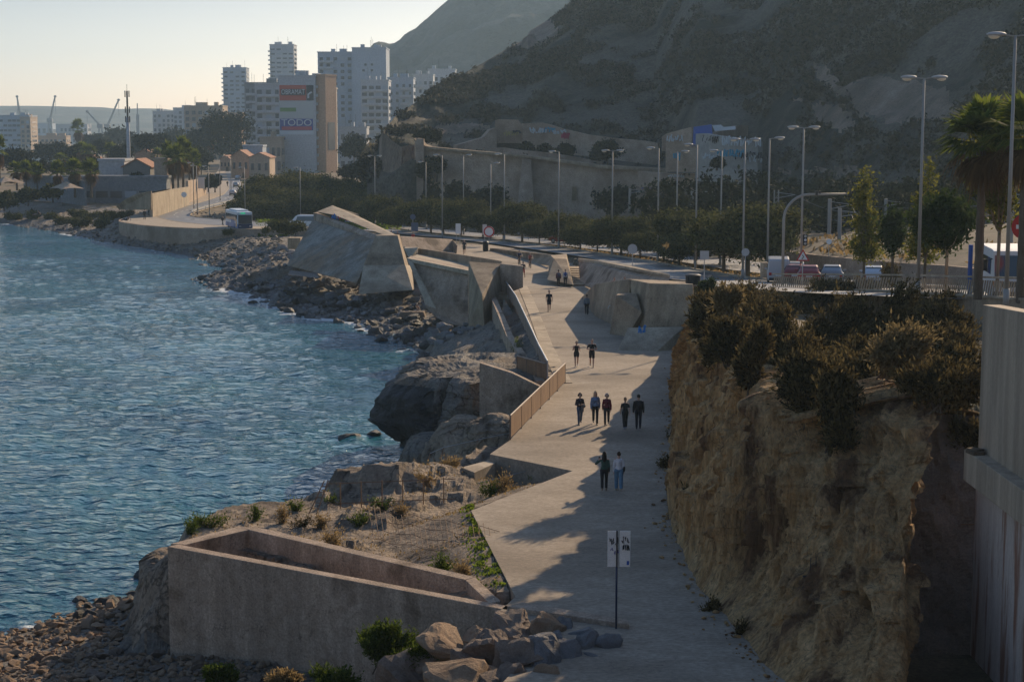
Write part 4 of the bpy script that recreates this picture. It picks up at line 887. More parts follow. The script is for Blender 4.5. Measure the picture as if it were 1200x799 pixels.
def put_lamp(px, kind, label, Y=None, head=None, group='street lamps along the coast road', H=12.0, rz=0):
    if Y is None: Y = LY[px]
    if False:
        lo, hi = 60, 700
        for _ in range(50):
            Y = (lo + hi) / 2
            if D(px, head, Y).z > zr(Y) + H: lo = Y
            else: hi = Y
    p = D(px, 300, Y); loc = Vector((D(px, head or 300, Y).x, Y, float(zr(Y)) - .05))
    if (kind, H) not in protos: protos[(kind, H)] = o = lamp_proto(kind, H); o.location = loc; o['label'] = label; o['group'] = group
    else: o = dup(protos[(kind, H)], loc, 0, label, group)
    o.rotation_euler.z = rz
    if head and H == 12.0: o.scale = (1, 1, (D(px, head, Y).z - loc.z) / H)
    return loc
LAMPS = [(1190, 'd', 42, 77, 'tall grey street lamp with its head high at the right edge above the palms'), (1083, 'd', 92, None, 'double-headed street lamp rising behind the right-hand slender trees'),
         (942, 'd', 150, None, 'double-headed street lamp beside the red cars at the warning sign'), (902, 'r', 162.5, None, 'single-headed street lamp next to the grey roadside cabinet'),
         (873, 'd', 164, None, 'double-headed street lamp carrying a round sign, at the end of the pine row'), (817, 'l', 170, None, 'single-headed street lamp behind the square sign on the curved wall'),
         (772, 'l', 174, None, 'single-headed street lamp just right of the round white sign'), (718, 'd', 177, None, 'double-headed street lamp in the middle of the pine row'),
         (655, 'l', 178, None, 'single-headed street lamp left of the red car in the pines'), (591, 'l', 181, None, 'single-headed street lamp beside the no-entry and notice signs'),
         (518, 'l', 182, None, 'single-headed street lamp left of the white notice sign'), (439, 'd', 183, None, 'double-headed street lamp behind the great ramp bastion'),
         (846, 'l', 177, None, 'slim far-side street lamp below the graffiti-covered curved wall'), (794, 'r', 178, None, 'slim far-side street lamp before the lower graffiti wall'),
         (575, 'r', 191.5, None, 'slim far-side street lamp between trees and stone wall'), (543, 'r', 182, None, 'far-side street lamp standing before the stone wall corner'), (499, 'l', 190, None, 'slim far-side street lamp by the rock cut at the wall end')]
for px, k, hd, Y, lab in LAMPS: put_lamp(px, k, lab, Y, hd)
for px, hd, Y, lab in ((352, 178, 330, 'tall plain lamp post in front of the big pine mound'), (287, 182, 330, 'lamp post right behind the bus'), (245, 190, 345, 'lamp post inside the road bend left of the bus'),
                       (231, 192, 352, 'lamp post on the seaward pavement left of the bend'), (227, 196, 380, 'slimmer lamp post second from the seaward pavement'), (258, 178, 420, 'lamp post beside the straight road into town'), (271, 182, 470, 'distant lamp post on the road into town by the pines')):
    put_lamp(px, 'l', lab, Y, 230, 'lamp posts on the bend and the road into town', 10.0)

# ------------------------------------------------------------------ signs
def sign_round(px, py_top, py_base, Y, r, m, label, ring=None, H=None, bar=False):
    b = D(px, py_base, Y); topz = D(px, py_top, Y).z
    t = thing('road_sign', label, 'road sign', b); h = topz - b.z
    mb = MB(); mb.tube([(0, 0, 0), (0, 0, h)], .035, 8); mb.build('post', C['galv'], t)
    MX = Matrix.Rotation(math.pi / 2, 4, 'X')
    mb = MB(); vs = [MX @ Vector((r * math.cos(a), r * math.sin(a), z)) + Vector((0, -.06, h - r)) for z in (-.015, .015) for a in np.linspace(0, 2 * math.pi, 28, endpoint=False)]
    mb.add(vs, [tuple(range(28)), tuple(range(28, 56))[::-1]] + [(i, (i + 1) % 28, 28 + (i + 1) % 28, 28 + i) for i in range(28)]); d = mb.build('disc', m, t)
    if ring: mb = MB(); mb.torus((0, -.085, h - r), r * .86, r * .12, 28, 6, MX); mb.build('ring', ring, t)
    if bar: mb = MB(); mb.box((0, -.09, h - r), (r * 1.3, .03, r * .32)); mb.build('bar', C['white'], t)
    return t
def sign_panel(px, py_top, py_bot, py_base, Y, wpx, m, label, posts=1, cat='sign', name='notice_sign', frame=None):
    b = D(px, py_base, Y); z1, z0 = D(px, py_top, Y).z - b.z, D(px, py_bot, Y).z - b.z; w_ = wpx * Y / F
    t = thing(name, label, cat, b)
    for k in range(posts):
        x = 0 if posts == 1 else (k - .5) * w_ * .7
        mb = MB(); mb.tube([(x, 0, 0), (x, 0, z1)], .035, 8); mb.build('post', C['galv'], t)
    mb = MB(); mb.box((0, -.06, (z0 + z1) / 2), (w_, .04, z1 - z0)); mb.build('panel', m, t, bevel=.01)
    return t, w_, z0, z1
C['signback'] = mat('sign_back_grey', (.42, .42, .42), (.5, .5, .49), 5, .6)
sign_round(741, 286, 312, 150, .42, C['signback'], 'round grey-backed road sign above the curved promenade wall')
sign_round(873, 291, 326, 145, .33, C['signback'], 'round sign fixed beside the end lamp of the pine row')
t, w_, z0, z1 = sign_panel(825, 294, 304, 334, 131, 10.5, C['signback'], 'square grey-backed road sign at the end of the curved wall', name='road_sign', cat='road sign')
sign_round(573, 265, 287, 222, .72, C['white'], 'white round road sign with a red ring beside the notice panel', C['redsign'])
sign_panel(568, 263, 275, 288, 224, 5, C['signback'], 'small grey panel right beside the red-ringed sign')
sign_panel(537, 262, 274, 287, 222, 6, C['white'], 'white notice sign on two posts behind the lone walker at the far wall', 2)
sign_panel(486, 261, 271, 280, 240, 8, C['dullblue'], 'dull blue-grey information panel by the road behind the tan wall')
sign_round(484, 251, 281, 246, .4, C['dullblue'], 'small blue round road sign above the information panel')
sign_round(1197, 251, 342, 84, .62, C['redsign'], 'red no-entry road sign at the right edge beside the white bus', None, bar=True)
sign_round(216, 225, 243, 345, .55, C['white'], 'small round white road sign on the pavement by the tan boundary wall')
sign_round(971, 280, 300, 150, .24, C['white'], 'small white kilometre disc fixed low on the grey railway mast')
# warning triangle by the red cars
b = D(940, 334, 125); t = thing('warning_sign', 'triangular red-edged warning sign beside the red cars', 'road sign', b); h = D(940, 294, 125).z - b.z
mb = MB(); mb.tube([(0, 0, 0), (0, 0, h)], .035, 8); mb.build('post', C['galv'], t)
def tri(r, y, z): return [Vector((r * math.sin(a), y, z + r * math.cos(a))) for a in (0, 2 * math.pi / 3, -2 * math.pi / 3)]
def tri_mesh(nm, r, y, z, m):
    a, c = tri(r, y, z), tri(r, y - .02, z); mb = MB(); mb.add(a + c, [(0, 1, 2), (5, 4, 3), (0, 3, 4, 1), (1, 4, 5, 2), (2, 5, 3, 0)]); return mb.build(nm, m, t)
tri_mesh('border', .58, -.05, h - .45, C['redsign']); tri_mesh('face', .40, -.08, h - .45, C['white'])
mb = MB(); mb.tube([(-.08, -.115, h - .6), (.06, -.115, h - .42), (-.06, -.115, h - .3)], .03, 5); mb.build('symbol', C['black'], t)
# two-panel sign on the near promenade: scribbled back, mounted on one slim pole
b = G(722, 736, 5.66); t = thing('two_panel_sign', 'white two-panel sign with scribbled tags on a slim dark blue pole beside the boulders', 'sign', b)
Y = b.y; h = D(722, 621, Y).z - b.z; px2m = Y / F / cp
mb = MB(); mb.tube([(0, 0, 0), (0, 0, h)], .032, 10); mb.build('pole', mat('dark_blue_pole', (.05, .07, .13), None, rough=.4, metal=.4), t, smooth=True)
pm = mat('scuffed_white_panel', (.74, .71, .65), (.82, .79, .73), 4, .6)
zt, zb_ = h - .0, D(722, 663, Y).z - b.z
for s, x0, x1 in ((-1, 711, 723.5), (1, 725.2, 738)):
    xa, xb = (x0 - 722) * px2m, (x1 - 722) * px2m
    mb = MB(); mb.box(((xa + xb) / 2, -.07, (zt + zb_) / 2), (xb - xa, .03, zt - zb_)); p = mb.build('panel', pm, t, bevel=.008)
    if s < 0:
        scribble('scribble', Vector((xa + .05, -.095, zt - .45)), Vector((1, 0, 0)), Vector((0, 0, 1)), .28, .3, C['gr_black'], 21, p, 7, .008)
        scribble('tag', Vector((xa + .07, -.095, zt - .75)), Vector((1, 0, 0)), Vector((0, 0, 1)), .27, .26, C['gr_violet'], 22, p, 5, .010)
    else:
        scribble('scribble', Vector((xa + .05, -.095, zt - .40)), Vector((1, 0, 0)), Vector((0, 0, 1)), .25, .25, C['gr_black'], 23, p, 5, .009)
        scribble('tag', Vector((xa + .09, -.095, zt - .62)), Vector((1, 0, 0)), Vector((0, 0, 1)), .2, .22, C['gr_black'], 24, p, 4, .014)
        mb = MB(); mb.box((xa + .25, -.09, zb_ + .12), (.07, .012, .12)); mb.build('sticker', C['bluepaint'], p)
mb = MB(); mb.box((0, -.095, (zt + zb_) / 2), (.045, .03, zt - zb_ + .02)); mb.build('clamp_bar', C['darkmetal'], t)
# traffic light on its curved gantry
b = D(917, 334, 128); t = thing('signal_gantry', 'tall pole bending into a long horizontal arm over the road, with signals', 'traffic light', b)
hz_ = D(917, 228, 128).z - b.z; ln = (994 - 917) * 128 / F
mb = MB(); pts = [(0, 0, 0), (0, 0, hz_ - 1.9)] + [(1.9 * (1 - math.cos(a)), 0, hz_ - 1.9 + 1.9 * math.sin(a)) for a in np.linspace(.15, math.pi / 2, 9)] + [(ln, 0, hz_ + .05)]
mb.tube(pts, [.11] * 2 + [.10] * 9 + [.06], 10); mb.build('gantry_pole', C['metal'], t, smooth=True)
for x in (2.4, ln - .1):
    mb = MB(); mb.box((x, .05, hz_ + .1), (.18, .3, .32)); mb.box((x + .25, .05, hz_ + .12), (.14, .25, .26)); mb.build('signal_box', C['black'], t)
b = D(943, 281, 133); t = thing('traffic_light', 'small traffic light with pale lenses fixed to the lamp by the red cars', 'traffic light', b)
mb = MB(); mb.box((0, -.2, 0), (.34, .2, .9)); hb = mb.build('housing', C['black'], t, bevel=.03)
for z in (.28, 0, -.28): mb = MB(); mb.ball((0, -.31, z), (.10, .03, .10), 12, 6); mb.build('lens', C['lens'] if z else C['white'], hb)
mb = MB(); mb.tube([(0, 0, -.4), (0, -.1, -.4)], .03, 5); mb.tube([(-.1, 0, .35), (0, -.1, .35)], .03, 5); mb.build('bracket', C['metal'], t)
mb = MB(); b = D(898, 325.5, 141); mb.box((0, 0, .62), (.95, .5, 1.24)); mb.box((0, 0, 1.26), (1.05, .6, .06))
t = thing('roadside_cabinet', 'pale grey utility cabinet beside the lamp at the end of the pine row', 'cabinet', b); mb.build('body', C['concrete_pale'], t, bevel=.02)
mb = MB(); mb.box((0, -.26, .62), (.02, .03, 1.1)); mb.box((.2, -.265, .65), (.05, .03, .12)); mb.build('door_seam', C['darkmetal'], t)
# litter bins
def bin_(p, label, h, r):
    t = thing('litter_bin', label, 'bin', p); mb = MB(); mb.lathe([(r * .8, 0), (r, h * .15), (r, h * .8), (r * 1.05, h * .82), (r * 1.05, h * .9), (r * .7, h), (0.01, h * 1.01)], 18); mb.build('body', C['black'], t, smooth=False)
    mb = MB(); mb.torus((0, 0, h * .86), r * 1.03, .03, 18, 6); mb.build('rim', C['darkmetal'], t); return t
bin_(G(569, 294.5, 5.5), 'black cylindrical litter bin below the red-ringed sign', 1.25, .35)
bin_(D(812, 333, 124), 'black domed bin top showing above the faceted bastion', .75, .55)

# ------------------------------------------------------------------ vehicles
def car_proto(name, label, body_col, kind='hatch', sc=1.0):
    t = thing(name, label, 'car'); bm_ = mat(name + '_paint', body_col, None, rough=.3, spec=.6); bm_.node_tree.nodes['Principled BSDF'].inputs['Coat Weight'].default_value = .5
    # stations along the length: y, half width low, half width belt, half width roof, sill z, belt z, roof z
    if kind == 'van': st = [(-2.3, .80, .82, .74, .45, .95, 1.85), (-2.2, .86, .9, .8, .3, 1.0, 1.98), (.9, .88, .92, .82, .25, 1.0, 2.0), (1.3, .88, .92, .78, .25, 1.0, 1.8), (1.9, .86, .9, .82, .25, 1.02, 1.12), (2.4, .78, .8, .7, .4, .8, .88)]
    else: st = [(-2.05, .74, .78, .68, .42, .88, .98), (-1.95, .8, .85, .66, .28, .93, 1.15), (-1.45, .84, .88, .62, .22, .95, 1.46), (-.3, .85, .89, .63, .2, .95, 1.5), (.35, .85, .89, .61, .2, .95, 1.42), (1.15, .84, .87, .74, .22, .93, .99), (1.9, .78, .8, .68, .3, .76, .82), (2.08, .66, .7, .6, .4, .66, .7)]
    mb = MB(); vs = []
    for (y, a, b, c, z0, z1, z2) in st: vs += [(-a, y, z0), (-b, y, (z0 + z1) / 2), (-b, y, z1), (-c, y, z2 - .04), (-c + .1, y, z2), (c - .1, y, z2), (c, y, z2 - .04), (b, y, z1), (b, y, (z0 + z1) / 2), (a, y, z0)]
    k = 10; fs = [(i * k + j, (i + 1) * k + j, (i + 1) * k + (j + 1) % k, i * k + (j + 1) % k) for i in range(len(st) - 1) for j in range(k)]
    fs += [tuple(range(k)), tuple((len(st) - 1) * k + j for j in range(k))[::-1]]; mb.add(vs, fs); body = mb.build('body', bm_, t, bevel=0, auto='fix')
    def quadp(nm, pts, m, off, par=t):
        n = (Vector(pts[1]) - Vector(pts[0])).cross(Vector(pts[2]) - Vector(pts[0])).normalized() * off; mb = MB(); P = [Vector(p) + n for p in pts] + [Vector(p) - n * .5 for p in pts]
        q = len(pts); mb.add(P, [tuple(range(q)), tuple(range(q, 2 * q))[::-1]] + [(i, (i + 1) % q, q + (i + 1) % q, q + i) for i in range(q)]); return mb.build(nm, m, par)
    if kind == 'van':
        quadp('rear_window', [(-.62, -2.27, 1.15), (.62, -2.27, 1.15), (.6, -2.21, 1.8), (-.6, -2.21, 1.8)], C['glass'], .02)
        quadp('windscreen', [(.7, 1.86, 1.15), (-.7, 1.86, 1.15), (-.66, 1.34, 1.74), (.66, 1.34, 1.74)], C['glass'], .02)
        for s in (-1, 1): quadp('side_window', [(s * .915, -1.9, 1.1), (s * .915, 1.2, 1.1), (s * .84, 1.0, 1.75), (s * .83, -1.9, 1.8)], C['glass'], .015 * s)
        wy, wr, ly = (-1.45, 1.5), .33, -2.3
    else:
        quadp('rear_window', [(-.66, -1.9, 1.0), (.66, -1.9, 1.0), (.55, -1.5, 1.4), (-.55, -1.5, 1.4)], C['glass'], .05)
        quadp('windscreen', [(.68, 1.08, 1.0), (-.68, 1.08, 1.0), (-.54, .42, 1.38), (.54, .42, 1.38)], C['glass'], .05)
        for s in (-1, 1): quadp('side_window', [(s * .865, -1.5, 1.0), (s * .865, .95, 1.0), (s * .655, .3, 1.37), (s * .655, -1.35, 1.4)], C['glass'], .03 * s)
        wy, wr, ly = (-1.25, 1.3), .31, -2.06
    for y in wy:
        for s in (-1, 1):
            MY = Matrix.Rotation(math.pi / 2, 4, 'Y'); mb = MB(); mb.torus((s * .8, y, wr), wr - .09, .09, 20, 8, MY); mb.lathe([(wr - .09, -.05), (wr - .09, .05)], 16, (0, 0, 0)) if 0 else None
            w_ = mb.build('tyre', C['tyre'], t); mb = MB(); vs = [MY @ Vector(((wr - .1) * math.cos(a), (wr - .1) * math.sin(a), z)) + Vector((s * .8, y, wr)) for z in (-.08, .08) for a in np.linspace(0, 2 * math.pi, 14, endpoint=False)]
            mb.add(vs, [tuple(range(14))[::-1], tuple(range(14, 28))] + [(i, (i + 1) % 14, 14 + (i + 1) % 14, 14 + i) for i in range(14)]); mb.build('rim', C['galv'], w_)
    for s in (-1, 1):
        mb = MB(); mb.box((s * .66, ly + .0, .82), (.2, .12, .22)); mb.build('tail_light', C['redsign'], t)
        mb = MB(); mb.box((s * .62, -ly - .03, .62), (.26, .1, .13)); mb.build('headlight', C['lens'], t)
        mb = MB(); mb.box((s * .98, .75, 1.0), (.2, .1, .13)); mb.build('mirror', bm_, t)
    mb = MB(); mb.box((0, ly - .015, .72), (.5, .04, .11)); mb.build('number_plate', C['white'], t); mb = MB(); mb.box((0, ly + .02, .42), (1.5, .14, .2)); mb.build('bumper', C['darkmetal'], t)
    return t
def place(o, p, rz=0): o.location = p; o.rotation_euler = (0, 0, rz); return o
def rd(px, py, Y): q = D(px, py, Y); return Vector((q.x, q.y, float(zr(q.y)) + .005))
cg = 'cars waiting on the road at the traffic light'
cars = [(912, 136.5, 'van', (.45, .46, .48), 'pale grey van at the left end of the queue of cars', 'parked_van'), (932.5, 147, 'hatch', (.55, .58, .62), 'silver blue car behind the two red cars'  , 'silver_car'),
        (931, 135, 'hatch', (.22, .025, .03), 'dark red car left of the warning sign', 'red_car'), (948, 131, 'hatch', (.26, .02, .025), 'bright red hatchback right of the warning sign', 'red_hatchback'),
        (975, 132, 'hatch', (.30, .32, .35), 'grey estate car alone beside the low stone wall', 'grey_car'), (1024, 128, 'hatch', (.55, .6, .66), 'pale blue car half hidden behind the bush at the railing', 'blue_car')]
for px, Y, k, c, lab, nm in cars: o = car_proto(nm, lab, c, k); o['group'] = cg; place(o, rd(px, 322, Y), R(-9) + R((px - 940) * -.04))
o = car_proto('red_car', 'red car seen side-on through the gap in the pine row', (.30, .02, .02)); place(o, rd(661, 283, 232), R(70))
o = car_proto('dark_car', 'dark blue car passing behind the red-ringed sign', (.02, .025, .04)); place(o, rd(601, 278, 262), R(70))
wv = car_proto('white_van', 'white van on the road behind the great ramp bastion', (.7, .7, .7), 'van'); place(wv, rd(358, 264, 292), R(80)); wv.scale = (1.15,) * 3
for i, (px, Y, c, lab) in enumerate(((273, 455, (.6, .6, .6), 'white car on the straight road into town nearest the pines'), (277, 520, (.3, .33, .36), 'grey car on the straight road into town behind the white one'), (279, 600, (.5, .52, .54), 'silver car farthest up the straight road into town'), (279, 430, (.12, .13, .15), 'dark car nearest the bend on the road into town'))):
    o = car_proto('town_car', lab, c); place(o, rd(px, 210, Y), R(3)); o['group'] = 'cars on the road into town'
# city bus on the bend
C['buswhite'] = mat('bus_white', (.62, .66, .68), None, rough=.35); C['busblue'] = mat('bus_blue', (.04, .16, .38), None, rough=.35); C['busdark'] = mat('bus_navy', (.02, .04, .10), None, rough=.35)
t = thing('city_bus', 'white and blue city bus with a green destination sign on the road bend', 'bus', rd(280, 266, 292), R(200)); bt = t
Lb = 11.0
mb = MB(); mb.box((0, 0, 1.9), (2.5, Lb, 2.2)); mb.build('upper_body', C['buswhite'], t, bevel=.15)
mb = MB(); mb.box((0, 0, .62), (2.52, Lb + .02, .75)); mb.build('lower_body', C['busblue'], t, bevel=.06)
mb = MB(); mb.box((0, 0, 3.1), (2.0, Lb * .6, .3)); mb.build('roof_pod', C['buswhite'], t, bevel=.08)
mb = MB(); mb.box((0, Lb / 2 + .015, 1.75), (2.3, .05, 1.5)); ws = mb.build('windscreen', C['glass'], t)
mb = MB(); mb.box((0, Lb / 2 + .02, .62), (2.4, .06, .7)); mb.build('front_bumper', C['busdark'], t, bevel=.03)
mb = MB(); mb.box((.35, Lb / 2 + .03, 2.78), (.75, .06, .22)); mb.build('destination_sign', emis('green_led', (.05, .8, .40), .45), t)
for s in (-1, 1):
    for k in range(5):
        y = -Lb / 2 + 1.3 + k * 1.9; mb = MB(); mb.box((s * 1.255, y, 1.95), (.03, 1.7, 1.0)); mb.build('side_window', C['glass'], t)
    mb = MB(); mb.box((s * 1.26, 4.3, 1.45), (.035, 1.1, 2.0)); mb.build('door', C['glass'], t)
    mb = MB(); mb.box((s * 1.255, 1.2, .95), (.03, 3.2, 1.2)); mb.build('blue_panel', C['busblue'], t)
    mb = MB(); mb.box((s * .85, Lb / 2 + .04, .6), (.35, .04, .18)); mb.build('headlight', C['lens'], t)
    mb = MB(); mb.tube([(s * 1.2, Lb / 2, 2.6), (s * 1.5, Lb / 2 + .2, 2.4)], .03, 5); mb.box((s * 1.52, Lb / 2 + .2, 2.15), (.2, .1, .5)); mb.build('mirror', C['black'], t)
    for y in (-3.2, 2.6):
        MY = Matrix.Rotation(math.pi / 2, 4, 'Y'); mb = MB(); mb.torus((s * 1.15, y, .5), .36, .13, 20, 8, MY); mb.ball((s * 1.15, y, .5), (.08, .3, .3), 10, 6); mb.build('wheel', C['tyre'], t)
# white minibus cut by the right edge
t = thing('white_minibus', 'white minibus with a wide dark windscreen behind the slat railing at right', 'minibus', Vector((D(1178, 340, 92).x, 92, float(zr(92)))), R(172))
wv_ = 2.35
mb = MB(); vs = []
for (y, w_, z0, z1) in ((-3.2, 1.1, .35, 2.75), (2.2, 1.15, .35, 2.8), (2.75, 1.12, .35, 2.72), (3.05, 1.1, .4, 1.45), (3.1, 1.08, .4, .6)): vs += [(-w_, y, z0), (w_, y, z0), (w_ * .94, y, z1), (-w_ * .94, y, z1)]
mb.add(vs, [(4 * i + j, 4 * i + 4 + j, 4 * i + 4 + (j + 1) % 4, 4 * i + (j + 1) % 4) for i in range(4) for j in range(4)] + [(3, 2, 1, 0)[::-1], (16, 17, 18, 19)]); mb.build('body', C['white'], t, bevel=.06, auto='fix')
mb = MB(); mb.hull([(-.98, 2.87, 2.5), (.98, 2.87, 2.5), (-1.0, 3.13, 1.42), (1.0, 3.13, 1.42), (-.98, 2.6, 2.45), (.98, 2.6, 2.45), (-1, 2.9, 1.42), (1, 2.9, 1.42)]); mb.build('windscreen', C['glass'], t)
mb = MB(); mb.box((0, 3.09, 1.0), (1.5, .05, .28)); mb.build('grille', C['black'], t)
for s in (-1, 1):
    mb = MB(); mb.box((s * 1.11, .8, 1.9), (.05, 3.0, .85)); mb.build('side_window', C['glass'], t)
    mb = MB(); mb.box((s * .82, 3.09, .95), (.3, .06, .3)); mb.build('headlight', C['lens'], t); mb = MB(); mb.box((s * 1.0, 3.05, 1.0), (.14, .1, .3)); mb.build('indicator', mat('amber', (.6, .2, .03), None, rough=.3), t)
    mb = MB(); mb.tube([(s * 1.1, 2.7, 2.3), (s * 1.45, 2.9, 2.3)], .03, 5); mb.box((s * 1.5, 2.9, 2.0), (.22, .12, .6)); mb.build('mirror', C['black'], t)
    for y in (-2, 2.0): mb = MB(); mb.torus((s * 1.0, y, .42), .31, .11, 18, 8, Matrix.Rotation(math.pi / 2, 4, 'Y')); mb.build('wheel', C['tyre'], t)
mb = MB(); mb.box((0, 3.06, .5), (2.15, .2, .25)); mb.build('bumper', C['black'], t, bevel=.03)
p0 = Vector((D(1136, 340, 94).x, 94, float(zr(94)))); mb = MB(); mb.tube([p0, p0 + Vector((0, 0, 2.9))], .12, 10); tag(mb.build('blue_post', C['bluepaint']), 'thick blue post standing left of the white minibus', 'post')
# ------------------------------------------------------------------ walls and works on the hillside
def wallpx(name, pts, Yf, zb, th, m, label, cat='wall', parent=None):
    line = []
    for px, py, Y in pts:
        p = D(px, py, Y); z0 = zb if not callable(zb) else zb(px); line.append((p.x, p.y, z0, p.z - z0))
    mb = MB(); mb.wall(line, 1, th); o = mb.build(name, m, parent); return tag(o, label, cat) if label else o
t = thing('great_stone_wall', 'long high tan rubble retaining wall below the hillside behind the pine row', 'wall')
wallpx('wall_face', [(489, 163, 336), (496, 170, 335), (505, 173, 334), (560, 178, 332), (610, 182, 330), (650, 187, 329), (700, 194, 327), (760, 198, 325), (781, 201, 325)], 0, 3.5, 1.6, C['stonewall'], None, parent=t)
wallpx('coping', [(489, 162, 335.2), (496, 169, 334.2), (505, 172, 333), (560, 177, 331), (610, 181, 329), (650, 186, 328), (700, 193, 326), (760, 197, 324), (781, 200, 324)], 0, lambda px: D(px, np.interp(px, [489, 505, 560, 610, 650, 700, 760, 781], [165, 175, 180, 184, 189, 196, 200, 203]), 330).z, 2.2, C['concrete'], None, parent=t)
wallpx('end_pillar', [(488, 162, 333), (497, 163, 333)], 0, 3.5, 2.0, C['stonewall'], None, parent=t)
extr('buttress', [(612, 186, 327), (622, 187, 327), (626, 245, 325), (606, 245, 325)], 327, 3, C['stonewall'], None, parent=t, bevel=0)
extr('doorway', [(671, 219, 326.4), (675, 219, 326.4), (675, 235, 326.4), (670, 235, 326.4)], 326, .6, C['soil'], None, parent=t, bevel=0)
scribble('graffiti', D(753, 222, 322.5), Vector((1, 0, 0)), Vector((0, 0, 1)), 3.0, 1.3, C['gr_violet'], 31, t, 10, .25)
t = thing('ruined_battery', 'old tan stone house-like ruin with painted wall running down the slope above the great wall', 'wall')
extr('house', [(580, 141, 366), (585, 140, 366), (607, 140.5, 366), (612, 147, 366), (612, 168, 366), (580, 168, 366)], 366, 8, C['stonewall'], None, parent=t, bevel=0)
wallpx('long_wall', [(534, 170, 358), (545, 167, 360), (565, 161, 362), (573, 152, 363), (580, 150, 364)], 0, 12, 1.2, C['stonewall'], None, parent=t)
wallpx('painted_wall', [(612, 145, 364), (635, 144, 365), (645, 146, 365), (660, 151, 364), (690, 158, 362), (720, 162, 360), (755, 165, 358), (772, 168, 357)], 0, lambda p: float(np.interp(p, [612, 660, 772], [17, 15.5, 13])), 1.2, C['stonewall'], None, parent=t)
for i, (px, py, Y, w_, h_, c, n) in enumerate(((590, 155, 363.5, 3.2, 1.2, 'gr_ochre', 8), (620, 152, 361.8, 3.6, 1.4, 'gr_white', 8), (634, 151, 362.5, 3, 1.4, 'gr_teal', 7), (647, 153, 361.8, 3, 1.2, 'gr_white', 7), (659, 158, 361.5, 1.4, 1.4, 'gr_red', 9), (600, 153, 363.5, 2, 1, 'gr_black', 6))):
    scribble('graffiti', D(px, py + 5, Y), Vector((1, 0, 0)), Vector((0, 0, 1)), w_, h_, C[c], 40 + i, t, n, .13 if c != 'gr_red' else .3)
wallpx('terrace_wall', [(567, 174, 350), (590, 173, 352), (610, 176, 350), (632, 178, 348), (650, 180, 346), (690, 187, 344), (706, 190, 343)], 0, 10, 1.0, C['stonewall'], 'low terrace wall on the slope just above the great stone wall')
wallpx('terrace_wall', [(718, 193, 335), (740, 195, 335), (775, 197, 334), (800, 198, 332), (820, 194, 330)], 0, 9, .8, C['stonewall'], 'thin pale terrace wall running right from the great wall towards the graffiti ruins')
t = thing('graffiti_battery', 'curved white-painted battery wall covered in graffiti with a blue panel on the hillside', 'wall')
cur = [(820, 157, 303), (826, 156.5, 298), (835, 158, 294), (850, 160, 292), (870, 163, 290), (885, 165, 290), (888.5, 166, 292), (889, 167, 300)]
C['wallgraf'] = mat('whitewashed_stone', (.30, .28, .24), (.42, .40, .36), .8, .9, .5, 4)
wallpx('curved_wall', cur, 0, lambda px: D(px, 193 if px < 860 else 197, 292).z - 3, 1.4, C['wallgraf'], None, parent=t)
for i, (px, py, w_, h_, c, n, r_) in enumerate(((823, 168, 3.8, 1.5, 'gr_black', 12, .06), (823, 187, 3.4, 1.3, 'gr_white', 10, .13), (834, 169, 3.6, 1.4, 'gr_black', 11, .06), (846, 172, 6.5, 2.0, 'gr_white', 18, .13), (840, 184, 4.6, 1.5, 'gr_teal', 12, .16), (858, 188, 7, 1.7, 'gr_black', 20, .10), (872, 191, 3.0, 1.4, 'gr_white', 8, .12))):
    scribble('graffiti', D(px, py, 289.0 if px > 835 else 292.5), Vector((1, -.12 if px < 860 else 0, -.03)), Vector((0, 0, 1)), w_, h_, C[c], 60 + i, t, n, r_)
extr('blue_panel', [(813, 149, 305), (834, 146, 303), (835, 158, 303), (820, 160, 301), (820, 170, 301), (812, 171, 305)], 303, .5, C['bluepaint'], None, parent=t, bevel=0)
extr('white_roof_wall', [(835, 147, 306), (845, 146.5, 306), (848, 149, 306), (862, 148, 306), (862, 152, 306), (838, 154, 306)], 306, .6, C['white'], None, parent=t, bevel=0)
wallpx('ramp_wall', [(838, 155, 305), (850, 150, 312), (862, 147.5, 318), (875, 147.5, 320)], 0, lambda p: D(p, 160, 310).z, .8, C['stonewall'], None, parent=t)
wallpx('left_wing', [(776, 160, 310), (782, 157, 310), (800, 152, 308), (813, 149, 306)], 0, lambda p: D(p, 171, 310).z - 1, 1, C['stonewall'], None, parent=t)
scribble('graffiti', D(781, 167, 307.5), Vector((1, -.06, .04)), Vector((0, 0, 1)), 4.4, 1.5, C['gr_white'], 71, t, 12, .10)
wallpx('lower_wing', [(782, 173, 306), (800, 172, 304), (818, 172, 302)], 0, lambda p: D(p, 195, 304).z - 1, 1, C['stonewall'], None, parent=t)
scribble('graffiti', D(789, 190, 302), Vector((1, -.1, 0)), Vector((0, 0, 1)), 1.3, 2.0, C['gr_teal'], 72, t, 5, .14)
t = thing('lower_graffiti_wall', 'low sloping tan wall with faded graffiti below the curved battery', 'wall')
wallpx('wall_face', [(750, 201, 316), (782, 203, 310), (818, 203, 306), (822, 194, 305), (860, 194, 300), (880, 195, 298), (888, 200, 298), (898, 211, 298)], 0, lambda p: D(p, 213, 300).z - 1.5, 1, C['stonewall'], None, parent=t)
scribble('graffiti', D(783, 208.5, 306.5), Vector((1, 0, 0)), Vector((0, 0, 1)), 3.0, .7, C['gr_white'], 73, t, 10, .10)
scribble('graffiti', D(828, 205, 300), Vector((1, -.1, 0)), Vector((0, 0, 1)), 2.0, 1.1, C['gr_white'], 74, t, 6, .08)
